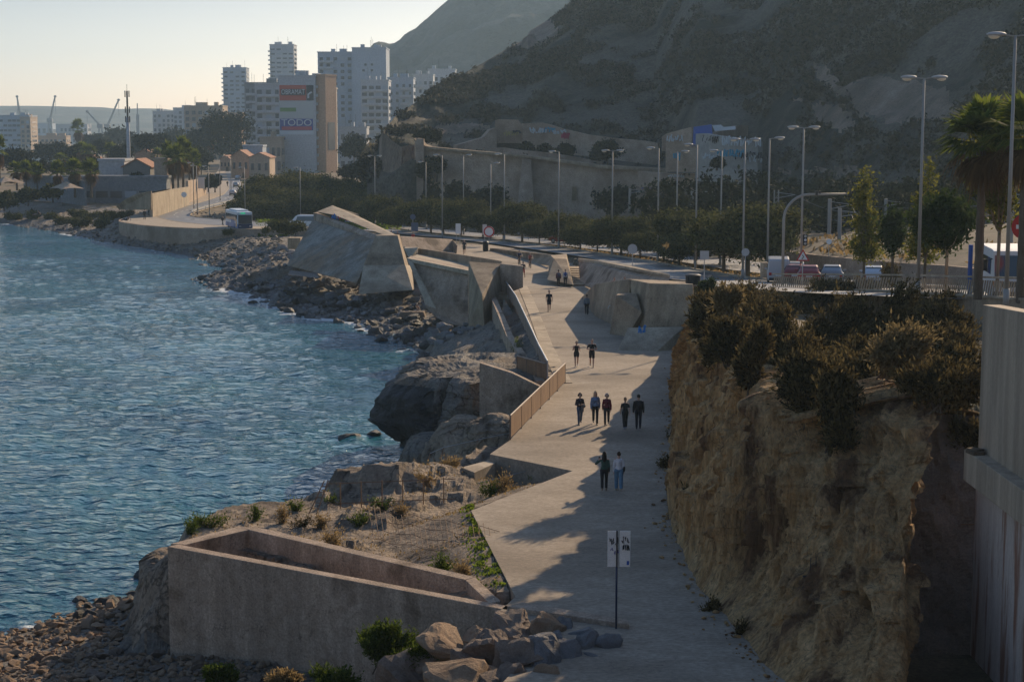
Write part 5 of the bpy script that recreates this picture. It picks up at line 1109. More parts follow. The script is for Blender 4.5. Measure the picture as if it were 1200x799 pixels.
# low road wall with the verge behind it
t = thing('low_stone_wall', 'low rough stone wall along the far side of the road behind the cars', 'wall')
lw = [(921, 294, 166), (960, 299, 156), (1010, 304, 146), (1060, 308, 138), (1110, 311, 131), (1160, 316, 124), (1260, 324, 112)]
wallpx('wall_face', lw, 0, lambda p: 6.0, .6, C['stonewall'], None, parent=t)
vv_ = []; 
for px, py, Y in lw:
    p = D(px, py, Y)
    for k, (dy_, dz_) in enumerate(((.2, -.1), (12, .5), (30, .2), (75, 0.5))): vv_.append((p.x * (1 + dy_ / Y), p.y + dy_, p.z + dz_))
npmesh('grass_verge', vv_, gridfaces(len(lw), 4), C['verge'], smooth=True)['kind'] = 'structure'
# steep bare cut face on the nose of the hill
def rockface(name, pts_top, pts_bot, Y, seed):
    n, m_ = 90, 50; V = []
    for i in range(n):
        q = i / (n - 1); a = np.array([np.interp(q, np.linspace(0, 1, len(pts_top)), [p[k] for p in pts_top]) for k in range(3)]); b = np.array([np.interp(q, np.linspace(0, 1, len(pts_bot)), [p[k] for p in pts_bot]) for k in range(3)])
        A_, B2 = np.array(D(*a)), np.array(D(*b))
        for j in range(m_): V.append(A_ * (1 - j / (m_ - 1)) + B2 * (j / (m_ - 1)))
    V = np.array(V); d = 3.2 * (ridged(V[:, 0] * .16, V[:, 2] * .06, V[:, 1] * .05, o=5, s=seed) - .55) + .8 * fbm(V[:, 0] * .5, V[:, 2] * .4, o=4, s=seed + 1)
    V[:, 1] -= d; V[:, 0] += d * .3
    npmesh(name, V, gridfaces(n, m_), C['hill_rock'], smooth=False)['kind'] = 'structure'
rockface('rock_cut', [(443, 163, 352), (448, 155, 345), (458, 163, 340), (468, 172, 338), (480, 170, 338), (491, 170, 338)], [(441, 245, 346), (450, 245, 340), (462, 245, 336), (472, 245, 335), (482, 245, 335), (492, 245, 335)], 340, 81)
rockface('rock_cut', [(612, 46, 468), (618, 42, 466), (625, 40, 470)], [(610, 56, 462), (618, 57, 458), (630, 52, 464)], 340, 85)
0 and rockface('rock_outcrop', [(1018, 112, 265), (1060, 95, 268), (1110, 105, 262), (1190, 115, 255)], [(1030, 125, 262), (1060, 140, 250), (1110, 140, 245), (1190, 140, 240)], 250, 87)
0 and rockface('rock_outcrop', [(1170, 65, 262), (1185, 40, 270), (1240, 35, 270)], [(1175, 92, 255), (1190, 96, 250), (1240, 96, 250)], 250, 89)
# railway masts and their cables
def mast(px, ptop, pbase, Y, lab, lattice):
    b = D(px, pbase, Y); h = D(px, ptop, Y).z - b.z; t = thing('railway_mast', lab, 'mast', b, 0, 'railway catenary masts under the hill'); mb = MB()
    if lattice:
        for s in (-.25, .25): mb.box((s, 0, h / 2), (.14, .2, h))
        k = 0
        while k * .6 < h - .6: mb.tube([(-.25, 0, k * .6), (.25, 0, k * .6 + .6)], .03, 4); k += 1
    else: mb.tube([(0, 0, 0), (0, 0, h)], .2, 8)
    mb.build('shaft', C['metal'], t)
    mb = MB(); mb.tube([(0, 0, h * .82), (2.2, -.2, h * .9)], .04, 5); mb.tube([(0, 0, h * .95), (2.2, -.2, h * .9)], .03, 5); mb.build('bracket_arm', C['galv'], t)
    return b + Vector((2.2, -.2, h * .9))
tips = [mast(px, a, b, Y, lab, l) for px, a, b, Y, lab, l in ((738, 221, 250, 255, 'slim railway mast seen above the middle of the pine row', 0), (811, 222, 248, 240, 'short grey railway mast left of the lattice mast', 0), (836, 222, 265, 225, 'stout lattice railway mast above the right of the pine row', 1), (909, 223, 275, 205, 'lattice railway mast beside the single-headed lamp', 1), (971, 233, 300, 175, 'grey railway mast carrying a white disc', 0), (983, 244, 300, 168, 'dark thin railway mast just right of the disc mast', 0), (1037, 233, 280, 190, 'railway mast half hidden behind the slender tree', 0), (1183, 222, 320, 140, 'grey railway mast behind the white minibus', 0))]
tips = sorted(tips, key=lambda p: p.x)
t = thing('overhead_cable', 'thin overhead railway cables strung between the masts', 'cable'); 
for dz in (0, 1.0):
    for a, b in zip(tips[:-1], tips[1:]):
        mb = MB(); mb.tube([a + (b - a) * q + Vector((0, 0, -dz - (.6 * 4 * q * (1 - q)))) for q in np.linspace(0, 1, 9)], .03, 4); mb.build('wire', C['darkmetal'], t)
t = thing('roadside_fence', 'thin metal fence along the railway under the hill', 'fence'); a, b = D(915, 281, 185), D(1000, 291, 165); mb = MB()
for k in range(13): p = a + (b - a) * k / 12; q = MB(); q.box((0, 0, .6), (.08, .08, 1.3)); q.build('post', C['galv'], t, loc=(p.x, p.y, p.z - 1.2))
for dz in (.1, -.4): m2 = MB(); m2.tube([a + Vector((0, 0, dz)), b + Vector((0, 0, dz))], .04, 5); m2.build('rail', C['galv'], t)

# ------------------------------------------------------------------ the town
C['b_white'] = mat('white_render', (.40, .42, .43), (.47, .48, .49), .1, .85); C['b_grey'] = mat('grey_render', (.34, .35, .36), (.42, .42, .42), .1, .85)
C['b_blue'] = mat('pale_blue_render', (.31, .36, .41), (.37, .41, .46), .1, .85); C['b_tan'] = mat('tan_render', (.36, .27, .19), (.44, .34, .25), .1, .85)
C['b_orange'] = mat('orange_brick', (.40, .245, .15), (.47, .30, .19), .1, .85); C['b_cream'] = mat('cream_render', (.46, .40, .32), (.55, .48, .39), .1, .85)
C['b_dark'] = mat('dark_facade', (.17, .18, .19), (.24, .25, .26), .1, .85); C['b_win'] = mat('dim_windows', (.05, .06, .075), None, rough=.15); C['b_winl'] = mat('pale_blinds', (.35, .38, .41), None, rough=.5)
winmesh = {}
def building(px0, px1, ptop, pbase, Y, dep, mbody, label, floors, bays, rz=0, name='apartment_block', balc=None, win=(.55, .6), roofm=None, mwin=None, zb=None, side=True, roofbox=True, sidem=None):
    a, b = D(px0, pbase, Y), D(px1, pbase, Y); z0 = 2.5 if zb is None else zb; zt = D((px0 + px1) / 2, ptop, Y).z; w_ = b.x - a.x; h = zt - z0
    t = thing(name, label, 'building', ((a.x + b.x) / 2, Y, z0), rz)
    mb = MB(); mb.box((0, dep / 2, h / 2), (w_, dep, h)); wl = mb.build('walls', mbody, t)
    if sidem: mb = MB(); mb.box((w_ / 2 + .06, dep / 2, h / 2 - .05), (.1, dep - .1, h - .2)); mb.build('side_wall', sidem, t)
    mb = MB(); mb.box((0, dep / 2, h + .3), (w_ + .5, dep + .5, .6)); mb.build('parapet', roofm or mbody, t)
    if roofbox:
        mb = MB(); r3 = random.Random(int(px0 * 7)); 
        for k in range(3): mb = MB(); mb.box((r3.uniform(-.35, .35) * w_, dep * r3.uniform(.3, .7), h + 1.4), (w_ * r3.uniform(.1, .22), 3, 2.4)); mb.build('roof_hut', mbody, t)
        for k in range(3): mb = MB(); x = r3.uniform(-.4, .4) * w_; mb.tube([(x, dep * .4, h), (x, dep * .4, h + r3.uniform(4, 7))], .07, 4); mb.build('aerial', C['darkmetal'], t)
    fh = h / (floors + .6); bw_ = w_ / bays; cnt = 0
    for f in range(floors):
        for k in range(bays):
            if cnt >= 95: break
            cnt += 1
            key = (round(bw_ * win[0], 2), round(fh * win[1], 2))
            if key not in winmesh: m = MB(); m.box((0, 0, 0), (key[0], .25, key[1])); o = m.build('window', C['b_win']); winmesh[key] = o.data; bpy.data.objects.remove(o)
            o = link('window', winmesh[key], t, (-w_ / 2 + (k + .5) * bw_, -.02, fh * (f + .62)))
            if (f * 7 + k * 13 + int(px0)) % 5 == 0 or mwin:
                o.data = winmesh.setdefault(key + ('l',), o.data.copy()); o.data.materials[0] = C['b_winl'] if not mwin else mwin
        if balc is not None:
            mb = MB(); mb.box((balc[0] * w_, -.75, fh * (f + .2)), (w_ * balc[1], 1.4, fh * .32)); mb.build('balcony', balc[2] if len(balc) > 2 else mbody, t)
        if side and f % 1 == 0:
            mb = MB(); mb.box((w_ / 2 + .1, dep * .5, fh * (f + .62)), (.2, dep * .6, fh * .45)); mb.build('side_window', C['b_win'], t)
    return t, w_, h, fh
building(263, 290, 80, 175, 1330, 16, C['b_blue'], 'pale tower left of the taller tower, with a darker crown', 19, 4, win=(.6, .4), balc=(-.5, .12), name='tower_block')
building(318, 346, 53, 175, 1240, 18, C['b_white'], 'tallest slender grey-white tower on the skyline', 24, 4, win=(.7, .35), balc=(-.5, .12), name='tower_block')
building(288, 330, 98, 190, 860, 16, C['b_dark'], 'dark balconied block left of the billboard building', 10, 6, balc=(0, .9, C['b_grey']))
building(300, 332, 99, 190, 790, 14, C['b_grey'], 'grey flat-roofed block directly behind the billboard wall', 10, 3, balc=(0, .8, C['b_white']), roofbox=False)
building(374, 415, 62, 195, 930, 22, C['b_blue'], 'tall blue-white apartment slab with rows of windows right of the orange tower', 17, 5, win=(.5, .5), balc=(-.25, .4, C['b_white']))
t, w_, h, fh = building(414, 453.5, 57, 195, 925, 26, C['b_blue'], 'broad windowless pale blue gable of the tall apartment slab', 2, 1, win=(.0001, .0001), side=False)
for k, (x, z) in enumerate(((-2, h * .86), (1.5, h * .86), (-3, h * .81), (1.5, h * .81))): mb = MB(); mb.box((x, -.05, z), (1.3, .2, 1.2)); mb.build('window', C['b_win'], t)
building(424, 456, 95, 195, 840, 18, C['b_white'], 'white apartment block with stacked balconies below the tall gable', 12, 4, balc=(0, .85, C['b_white']), win=(.7, .5))
building(455, 485, 92, 190, 870, 18, C['b_blue'], 'pale plain block right of the stacked balconies', 11, 4, balc=(.2, .4, C['b_white']), win=(.4, .4))
building(484, 508, 88, 170, 960, 18, C['b_white'], 'white flats at the foot of the far mountain', 10, 4, balc=(-.2, .4, C['b_white']), win=(.5, .4))
building(502, 534, 82, 160, 1000, 18, C['b_white'], 'highest white flats beside the hillside ridge', 9, 5, balc=(.1, .6, C['b_white']), win=(.5, .4))
building(204, 232, 127, 180, 1400, 16, C['b_white'], 'pale block left of the tan houses', 9, 5)
building(180, 206, 131, 180, 1450, 16, C['b_grey'], 'grey green block at the left end of the town skyline', 8, 5)
building(217, 262, 125, 185, 1000, 18, C['b_tan'], 'tan building with stepped roof left of the dark tree', 8, 6, balc=(.1, .6, C['b_tan']))
building(240, 284, 133, 180, 1150, 18, C['b_orange'], 'reddish tan house block under the pale tower', 6, 6)
building(0, 36, 136, 185, 1330, 22, C['b_blue'], 'long blue-white hotel at the left edge above the beach', 7, 7, win=(.85, .45), name='hotel')
building(25, 37, 138, 185, 1326, 20, C['b_tan'], 'tan end wing of the beach hotel', 7, 2)
building(38, 78, 160, 180, 1380, 14, C['b_tan'], 'low tan arcade building on the beach', 3, 8, name='beach_building', win=(.6, .5))
building(66, 103, 146, 172, 2100, 20, C['b_grey'], 'grey harbour warehouse below the cranes', 3, 8, name='warehouse', roofbox=False)
building(36, 62, 145, 170, 2300, 20, C['b_blue'], 'pale harbour shed beside the leaning crane', 2, 4, name='warehouse', roofbox=False)
building(305, 330, 162, 198, 690, 10, C['b_tan'], 'small tan house at the foot of the billboard wall', 2, 4, zb=2.6, name='town_house')
building(285, 308, 172, 200, 640, 10, C['b_blue'], 'low blue-grey house beside the orange gabled house', 2, 4, zb=2.6, name='town_house', roofbox=False)
building(398, 430, 150, 195, 780, 14, C['b_grey'], 'low grey house between the orange tower and the white flats', 4, 4)
# the billboard building with the orange tower
t, w_, h, fh = building(328, 371, 90, 195, 700, 14, C['b_white'], 'white party wall with large painted advertisements beside the orange tower', 1, 1, win=(.0001, .0001), side=False, name='billboard_building')
bb = t; sx = 700 / F
def bz(py): return D(350, py, 700).z - 2.5
def bx(px): return (px - 349.5) * sx
def advert(nm, x0, x1, y0, y1, m, y=-.06):
    mb = MB(); mb.box(((bx(x0) + bx(x1)) / 2, y, (bz(y0) + bz(y1)) / 2), (bx(x1) - bx(x0), .12, bz(y0) - bz(y1))); return mb.build(nm, m, bb)
C['ad_red'] = mat('advert_red', (.45, .07, .045), None, rough=.6); C['ad_blue'] = mat('advert_blue', (.035, .06, .26), None, rough=.6); C['ad_black'] = mat('advert_black', (.03, .035, .04), None, rough=.6)
C['ad_green'] = mat('advert_green', (.12, .25, .07), None, rough=.6); C['ad_white'] = mat('advert_white', (.55, .58, .60), None, rough=.6)
A1 = advert('red_advert', 329, 360, 100, 118, C['ad_red']); advert('black_advert', 360.3, 368.5, 100, 118, C['ad_black'])
advert('grey_advert', 329, 368, 119, 138, mat('advert_pale', (.45, .47, .45), None, rough=.6)); A3 = advert('blue_advert', 329, 367.5, 139.5, 153, C['ad_blue']); advert('black_band', 330.5, 359, 104.6, 112, C['ad_black'], -.14)
advert('green_bar', 329.5, 348, 126.5, 131, C['ad_green'], -.14); advert('white_strip', 329, 368, 153.5, 158, C['ad_white'], -.1); advert('red_crowd', 331, 366, 148.5, 152.6, C['gr_red'], -.14); advert('small_plate', 330, 335, 161, 164, C['ad_blue'])
for s, px, py, hpx, m in (('OBRAMAT', 344.8, 108.2, 7.2, C['ad_white']), ('TODO', 348.5, 144.2, 10.5, C['ad_white'])):
    me = text_mesh(s, hpx * sx, .03); me.materials.append(m); o = link('lettering', me, bb, (bx(px), -.24, bz(py))); o.rotation_euler = (math.pi / 2, 0, 0)
    want = (27 if s == 'OBRAMAT' else 35) * sx; o.scale = (want / max(o.dimensions.x, .1),) + ((1.15, 1) if s != 'TODO' else (1.0, 1))
mb = MB(); mb.tube([(bx(362.5), -.2, bz(115.5)), (bx(362.5), -.2, bz(111)), (bx(366.5), -.2, bz(108))], .42, 5); mb.build('arrow', C['ad_white'], bb)
building(368, 374, 88, 195, 702, 12, C['b_grey'], 'narrow balcony strip between the advertisements and the orange tower', 11, 1, balc=(0, 1.0, C['b_grey']), side=False, roofbox=False, name='tower_wing')
building(371, 383, 89, 195, 701, 9, C['b_orange'], 'plain orange-brown tower beside the advertisement wall, sunlit on its right side', 1, 1, win=(.0001, .0001), rz=R(-24), roofbox=False, name='orange_tower', sidem=C['b_orange'])
building(386, 392.5, 104, 195, 712, 12, C['b_cream'], 'cream balcony stack on the sunlit side of the orange tower', 10, 1, balc=(0, 1.0, C['b_cream']), side=False, roofbox=False, name='tower_wing')
# gabled orange houses by the road into town
def house(px0, px1, ptop, pridge, Y, dep, m, label, name='gabled_house', rz=0, zb=2.8, wins=3):
    a, b = D(px0, 200, Y), D(px1, 200, Y); w_ = b.x - a.x; h = D(px0, ptop, Y).z - zb; r = D(px0, pridge, Y).z - zb
    t = thing(name, label, 'house', ((a.x + b.x) / 2, Y, zb), rz); mb = MB(); mb.box((0, dep / 2, h / 2), (w_, dep, h)); mb.add([(-w_ / 2, 0, h), (w_ / 2, 0, h), (0, 0, r), (-w_ / 2, dep, h), (w_ / 2, dep, h), (0, dep, r)], [(0, 1, 2), (5, 4, 3)]); mb.build('walls', m, t)
    mb = MB(); e = .4; v = [(-w_ / 2 - e, -e, h - .15), (0, -e, r + .1), (w_ / 2 + e, -e, h - .15), (-w_ / 2 - e, dep + e, h - .15), (0, dep + e, r + .1), (w_ / 2 + e, dep + e, h - .15)]
    v += [(x, y, z + .25) for x, y, z in v]; mb.add(v, [(0, 1, 4, 3), (1, 2, 5, 4), (9, 10, 7, 6), (10, 11, 8, 7), (0, 6, 7, 1), (1, 7, 8, 2), (3, 4, 10, 9), (4, 5, 11, 10), (0, 3, 9, 6), (2, 8, 11, 5)]); mb.build('roof', C['roof'], t)
    for k in range(wins): mb = MB(); mb.box((-w_ / 2 + (k + .5) * w_ / wins, -.03, h * .6), (w_ / wins * .4, .14, h * .3)); mb.build('window', C['b_win'], t)
    mb = MB(); mb.box((w_ * .2, -.03, 1.1), (1.1, .12, 2.2)); mb.build('door', C['bark'], t); return t
house(271, 292, 184, 177, 620, 16, C['b_orange'], 'orange gabled house on the right of the road into town')
house(292, 316, 185, 180, 600, 14, C['b_tan'], 'long tan gabled house just right of the orange one')
house(258, 270, 187, 183, 720, 14, C['b_tan'], 'small far gabled house at the head of the road')
house(78, 112, 186, 180, 640, 12, C['b_orange'], 'terracotta roofed house among the palms left of the mast')
house(158, 182, 181, 176, 650, 12, C['b_orange'], 'wide terracotta roofed house right of the mast')
house(184, 210, 180, 175, 700, 12, C['b_orange'], 'terracotta roofed house behind the palm group')
# the seaside club
t, w_, h, fh = building(116, 146, 189, 208, 430, 10, C['b_grey'], 'grey flat-roofed club building with three square windows above the shore', 1, 3, zb=3.0, name='club_house', roofbox=False, win=(.4, .5), side=False)
house(144, 176, 196, 187.5, 425, 11, mat('slate_wall', (.15, .14, .13), (.2, .19, .17), .4), 'dark hipped club pavilion beside the three-window building', 'club_pavilion', zb=3, wins=2)
building(181, 196, 188, 212, 420, 6, C['b_tan'], 'square tan stone tower block of the club', 1, 1, zb=2.8, name='club_tower', roofbox=False, side=False, win=(.3, .3))
building(60, 195, 209, 218, 412, 5, C['b_dark'], 'long low dark club terrace roof above the scrub', 1, 8, zb=2.6, name='club_terrace', roofbox=False, side=False, win=(.8, .4))
wallpx('club_wall', [(100, 212, 395), (60, 206, 420), (28, 205, 430)], 0, 3, .4, C['b_dark'], 'dark boundary wall of the seaside club at the left')
def tent(px, py, pb, Y, w_, lab):
    b = D(px, pb, Y); h = D(px, py, Y).z - b.z; t = thing('shade_sail', lab, 'tent', b); mb = MB(); vs = [(0, 0, h)]
    for k in range(12): a = k * math.pi / 6; vs.append((w_ * math.cos(a) * (1 if k % 3 == 0 else .7), w_ * math.sin(a) * (1 if k % 3 == 0 else .7), h * (.25 if k % 3 == 0 else .35)))
    mb.add(vs, [(0, 1 + k, 1 + (k + 1) % 12) for k in range(12)]); mb.build('canopy', C['b_tan'], t); mb = MB(); mb.tube([(0, 0, 0), (0, 0, h)], .06, 6); mb.build('pole', C['metal'], t)
tent(6, 207, 216, 400, 3.2, 'pale pointed shade sail at the left edge of the club'); tent(17, 209, 217, 402, 2.6, 'second pale shade sail right of the edge one'); tent(78, 213, 224, 385, 4.0, 'tan shade sail between palm trunks')
# tan boundary wall along the pavement and its sloping end
t = thing('boundary_wall', 'sunlit tan boundary wall along the pavement with a grey sloping end', 'wall')
wl = [(177, 227, 338), (200, 222, 365), (220, 219, 395)]
wallpx('long_wall', wl, 0, 2.8, .5, C['concrete_pale'], None, parent=t)
extr('sloping_end', [(136, 242, 350), (146, 234, 346), (160, 227, 342), (177, 224, 337), (177, 246, 337), (140, 246, 350)], 340, .6, C['concrete'], None, parent=t, bevel=0)
extr('lean_roof', [(177, 225, 337), (200, 221, 362), (192, 224, 372), (166, 227, 356)], 340, .4, C['b_dark'], None, parent=t, bevel=0)
wallpx('plaza_wall', [(219, 212, 405), (226, 211, 420), (240, 209, 460)], 0, 2.8, .6, C['b_tan'], 'tan wall with a white panel beyond the boundary wall')
sign_panel(236, 208, 221, 224, 428, 8, C['white'], 'blank white billboard panel standing by the tan wall', 2)
def far_panel(): pass
# mobile phone mast
b = D(151, 190, 560); h = D(151, 107, 560).z - 2.8; t = thing('phone_mast', 'tall white phone mast with dark antennas above the town trees', 'mast', (b.x, 560, 2.8)); mb = MB(); mb.tube([(0, 0, 0), (0, 0, h * .72)], [.75, .5], 12); mb.build('shaft', C['b_white'], t, smooth=True)
mb = MB(); mb.tube([(0, 0, h * .72), (0, 0, h)], .3, 8); mb.tube([(0, 0, h), (0, 0, h + 2.2)], .06, 5); mb.build('upper_mast', C['darkmetal'], t)
for z in (h * .97, h * .8, h * .7):
    for k in range(4): mb = MB(); a = k * 1.57 + .4; mb.box((.65 * math.cos(a), .65 * math.sin(a), z), (.3, .3, 2.0)); mb.build('antenna', C['darkmetal'], t)
# harbour cranes and radio mast
def crane(px, ptop, pb, jib, Y, lab):
    b = D(px, pb, Y); u = Y / F; t = thing('harbour_crane', lab, 'crane', b, 0, 'harbour cranes on the skyline'); h = (pb - jib[1]) * u; mb = MB()
    for s in (-1, 1): mb.tube([(s * 2.5, 0, 0), (s * 1.5, 0, h)], 1.1, 4)
    mb.build('tower', C['b_dark'], t); mb = MB(); mb.box((0, 0, h + 2), (7, 6, 5)); mb.build('cab', C['b_dark'], t)
    tip = Vector(((jib[0] - px) * u, 0, (pb - ptop) * u)); mb = MB()
    a0 = Vector((0, 0, h + 2)); 
    for s in (-.8, .8): mb.tube([a0 + Vector((s, s, 0)), tip + Vector((s * .5, 0, 0))], .55, 4)
    for k in range(10): mb.tube([a0 + (tip - a0) * k / 10 + Vector((-.8, 0, 0)), a0 + (tip - a0) * (k + 1) / 10 + Vector((.8, 0, 0))], .3, 4)
    mb.build('jib', C['b_dark'], t); mb = MB(); mb.tube([tip, tip - Vector((0, 0, (pb - ptop) * u * .45))], .25, 4); mb.ball(tip, (2, 1.5, 1.5), 8, 6); mb.build('hoist', C['b_dark'], t)
crane(24.5, 114, 158, (21.5, 140), 2300, 'upright harbour crane above the beach hotel'); crane(59, 114, 158, (66, 143), 2300, 'harbour crane with a steep jib leaning right, second from the left edge')
crane(118, 131, 160, (103, 150), 2100, 'harbour crane with its jib leaning far to the left'); crane(126, 118, 160, (140, 150), 2150, 'harbour crane with its jib leaning right next to the phone mast')
b = D(162, 165, 2000); t = thing('radio_mast', 'thin stepped radio mast just right of the phone mast', 'mast', b); mb = MB(); mb.tube([(0, 0, 0), (0, 0, 30)], 1.8, 4); mb.tube([(0, 0, 30), (0, 0, 43)], .6, 4); mb.build('lattice', C['b_dark'], t)
b = D(50.5, 188, 800); t = thing('beach_light_mast', 'slim floodlight mast standing before the far beach', 'mast', b); mb = MB(); mb.tube([(0, 0, -1), (0, 0, 4.5)], .12, 6); mb.build('pole', C['galv'], t); mb = MB(); mb.box((0, 0, 4.8), (1.2, .5, .6)); mb.build('floodlight', C['black'], t)
npmesh('beach', [(-900, 1290, .12), (-330, 1290, .12), (-260, 1420, 1.2), (-900, 1420, 1.2)], [[0, 1, 2, 3]], C['sidewalk'])['kind'] = 'structure'
# ------------------------------------------------------------------ vegetation
def clumps(blobs, ncl, per, spread, size, rg, shell=.55, up=0.0, flat=1.0, gap=.0):
    """leaf quads in clumps spread through the volume of several ellipsoids (cx,cy,cz,rx,ry,rz)"""
    vol = np.array([b[3] * b[4] * b[5] for b in blobs]) ** .75; pick = rg.choice(len(blobs), ncl, p=vol / vol.sum()); B = np.array(blobs)[pick]
    d = rg.normal(size=(ncl, 3)); d /= np.linalg.norm(d, axis=1, keepdims=True)
    r = (shell + (1 - shell) * rg.random(ncl)) * (1 + gap * rg.normal(size=ncl))
    c = B[:, :3] + d * r[:, None] * B[:, 3:]
    sp_ = spread * rg.uniform(.5, 1.5, ncl)
    P = c[:, None, :] + rg.normal(size=(ncl, per, 3)) * sp_[:, None, None] * np.array([1, 1, flat])
    V, Fq = leafquads(P.reshape(-1, 3), np.full(ncl * per, size), rg, up)
    return V, Fq, c
def tree(name, label, cat, loc, blobs, leaf, ncl, per, spread, size, seed, trunk=None, bark=None, limbs=6, group=None, shell=.5, up=0, gap=.08, crown='crown', rtr=.16, lean=(0, 0)):
    rg = np.random.default_rng(seed); t = thing(name, label, cat, loc, 0, group)
    V, Fq, c = clumps(blobs, ncl, per, spread, size, rg, shell, up, gap=gap)
    npmesh(crown, V, Fq, leaf, t)
    mb = MB(); zt = min(b[2] for b in blobs)
    p = [(0, 0, -.3), (lean[0] * .3, lean[1] * .3, zt * .5), (lean[0], lean[1], zt)]
    mb.tube(p, [rtr, rtr * .8, rtr * .6], 8)
    for k in range(limbs):
        q = c[rg.integers(len(c))]; s = Vector(p[2]) * .9 + Vector((0, 0, 0)); m_ = (s + Vector(q)) / 2 + Vector((0, 0, -.1 * zt))
        mb.tube([s, m_, Vector(q)], [rtr * .45, rtr * .3, rtr * .1], 5)
    mb.build(trunk or 'trunk', bark or C['bark'], t, smooth=True)
    return t
def rb(rg, n, w_, d_, z, h): return [(rg.uniform(-w_, w_) * .6, rg.uniform(-d_, d_) * .6, z + rg.uniform(-.3, .5) * h, w_ * rg.uniform(.4, .65), d_ * rg.uniform(.4, .65), h * rg.uniform(.35, .6)) for _ in range(n)]
# pine kinds
pk = []
for i in range(5):
    rg = np.random.default_rng(100 + i); bl = rb(rg, 10, 3.6, 3.2, 2.7, 2.0)
    pk.append(tree('pine_tree', 'x', 'tree', (0, 0, -60), bl, C['pine'], 900, 30, .27, .125, 200 + i, rtr=.17, limbs=9, shell=.55))
pines = []
# the row along the road: px, base py, distance, size
row = [(876, 322, 149, 1.15), (848, 318, 158, .95), (815, 309, 172, 1.0), (796, 306, 168, .85), (778, 304, 180, .95), (750, 301, 184, .85), (728, 299, 190, .9), (700, 296, 196, 1.0), (680, 293, 204, .85), (655, 289, 214, 1.0), (632, 287, 222, .95), (612, 285, 230, 1.0), (590, 282, 238, 1.05), (566, 280, 246, 1.1), (540, 277, 252, 1.15), (520, 275, 258, 1.1), (505, 273, 262, 1.05), (484, 270, 270, 1.05), (466, 268, 284, 1.1), (448, 265, 292, 1.1), (430, 263, 300, 1.15), (414, 262, 306, 1.1), (830, 300, 186, 1.1), (800, 296, 196, 1.15), (770, 292, 206, 1.2), (735, 289, 214, 1.15), (705, 285, 226, 1.1), (670, 281, 238, 1.15), (640, 278, 246, 1.15), (600, 274, 258, 1.1), (560, 270, 272, 1.2), (525, 266, 284, 1.2), (492, 262, 296, 1.2)]
near_i = lambda i: i < 22
for i, (px, py, Y, s) in enumerate(row):
    Y *= 1.03; p = D(px, py, Y); loc = (p.x, p.y, float(zr(Y)) - .1); k = i % 5; s *= (1.3 if i < 3 else (.92 + .22 * math.sin(i * 2.4)) if near_i(i) else .62)
    near = i < 22
    lab = (f'dense low pine in the front roadside row, {ORD[i]} from the grey cabinet' if near else f'dark pine in the rear roadside row, {ORD[i - 22]} from the grey cabinet')
    g = 'pines in the roadside row' if near else 'pines in the rear roadside row'
    zs = s * (.92 if px > 700 else 1.0)
    if i < 5: o = pk[i]; o.location = loc; o['label'] = lab; o['group'] = g; o.rotation_euler.z = i * 1.3; o.scale = (s, s, zs)
    else: o = dup(pk[k], loc, i * 2.1, lab, g, (s, s, zs))
C['pinek'] = pk
# the big pine mound behind the bus
for i, (px, py, Y, s) in enumerate(((292, 238, 342, 1.35), (306, 226, 352, 1.6), (322, 216, 362, 1.75), (340, 206, 372, 1.9), (360, 209, 370, 1.7), (378, 214, 360, 1.65), (398, 220, 352, 1.6), (330, 232, 345, 1.5), (350, 230, 342, 1.6), (372, 232, 338, 1.5), (392, 236, 334, 1.4), (312, 246, 335, 1.35), (416, 232, 340, 1.5), (432, 238, 332, 1.35), (420, 222, 362, 1.5))):
    p = D(px, py, Y); hgt = 4.6 * s
    dup(pk[i % 5], (p.x, Y, p.z - hgt + 1.5), i * 1.7, f'big pine on the mound behind the bus, {ORD[i]} from the road', 'pines on the mound behind the bus', (s, s, s))
# low grass slope under the mound
gm = [D(300, 262, 300), D(430, 262, 300), D(430, 240, 330), D(300, 245, 325)]
mound = MB(); 
# dark trees at the foot of the stone wall
def darktree(px, ptop, pbase, Y, w_, lab, m='pine_dark', seed=0, cat='tree', nm='dark_tree', n=220, size=.3):
    b = D(px, pbase, Y); h = D(px, ptop, Y).z - b.z; rg = np.random.default_rng(seed + int(px)); ww = w_ * Y / F / 2
    return tree(nm, lab, cat, b, rb(rg, 7, ww, ww, h * .58, h * .5), C[m], n, 24, ww * .11, size, seed + int(px), rtr=.2)
for a in ((437, 178, 232, 372, 40, 'bare brown-green tree mass left of the rock cut', 'pine_dark'), (452, 170, 200, 420, 34, 'brownish tree behind the rock cut under the white flats', 'bush_light'), (503, 215, 262, 318, 26, 'dark tree at the rock cut end of the stone wall'), (536, 208, 258, 315, 30, 'dark bushy tree standing before the stone wall corner'), (572, 220, 262, 300, 44, 'big dark round tree against the middle of the stone wall'), (497, 188, 225, 330, 16, 'small dark tree perched beside the wall pillar'), (512, 185, 212, 329, 24, 'dark creeper-like bush low on the stone wall by its pillar'),
          (712, 166, 195, 340, 32, 'round dark tree above the stone wall right end'), (640, 170, 184, 352, 18, 'small dark bush under the painted wall, left one'), (662, 170, 186, 350, 24, 'dark bush under the painted wall, right one'), (700, 178, 190, 345, 16, 'low bush at the end of the terrace wall'), (618, 168, 182, 352, 18, 'dark bush below the ruined house'), (500, 150, 170, 345, 30, 'olive bush on top of the rock cut'), (720, 222, 262, 285, 40, 'dark tree below the stone wall right end'), (840, 186, 198, 285, 16, 'low dark bush under the curved graffiti wall')):
    darktree(*a[:6], *(a[6:] or ('pine_dark',)), seed=300)
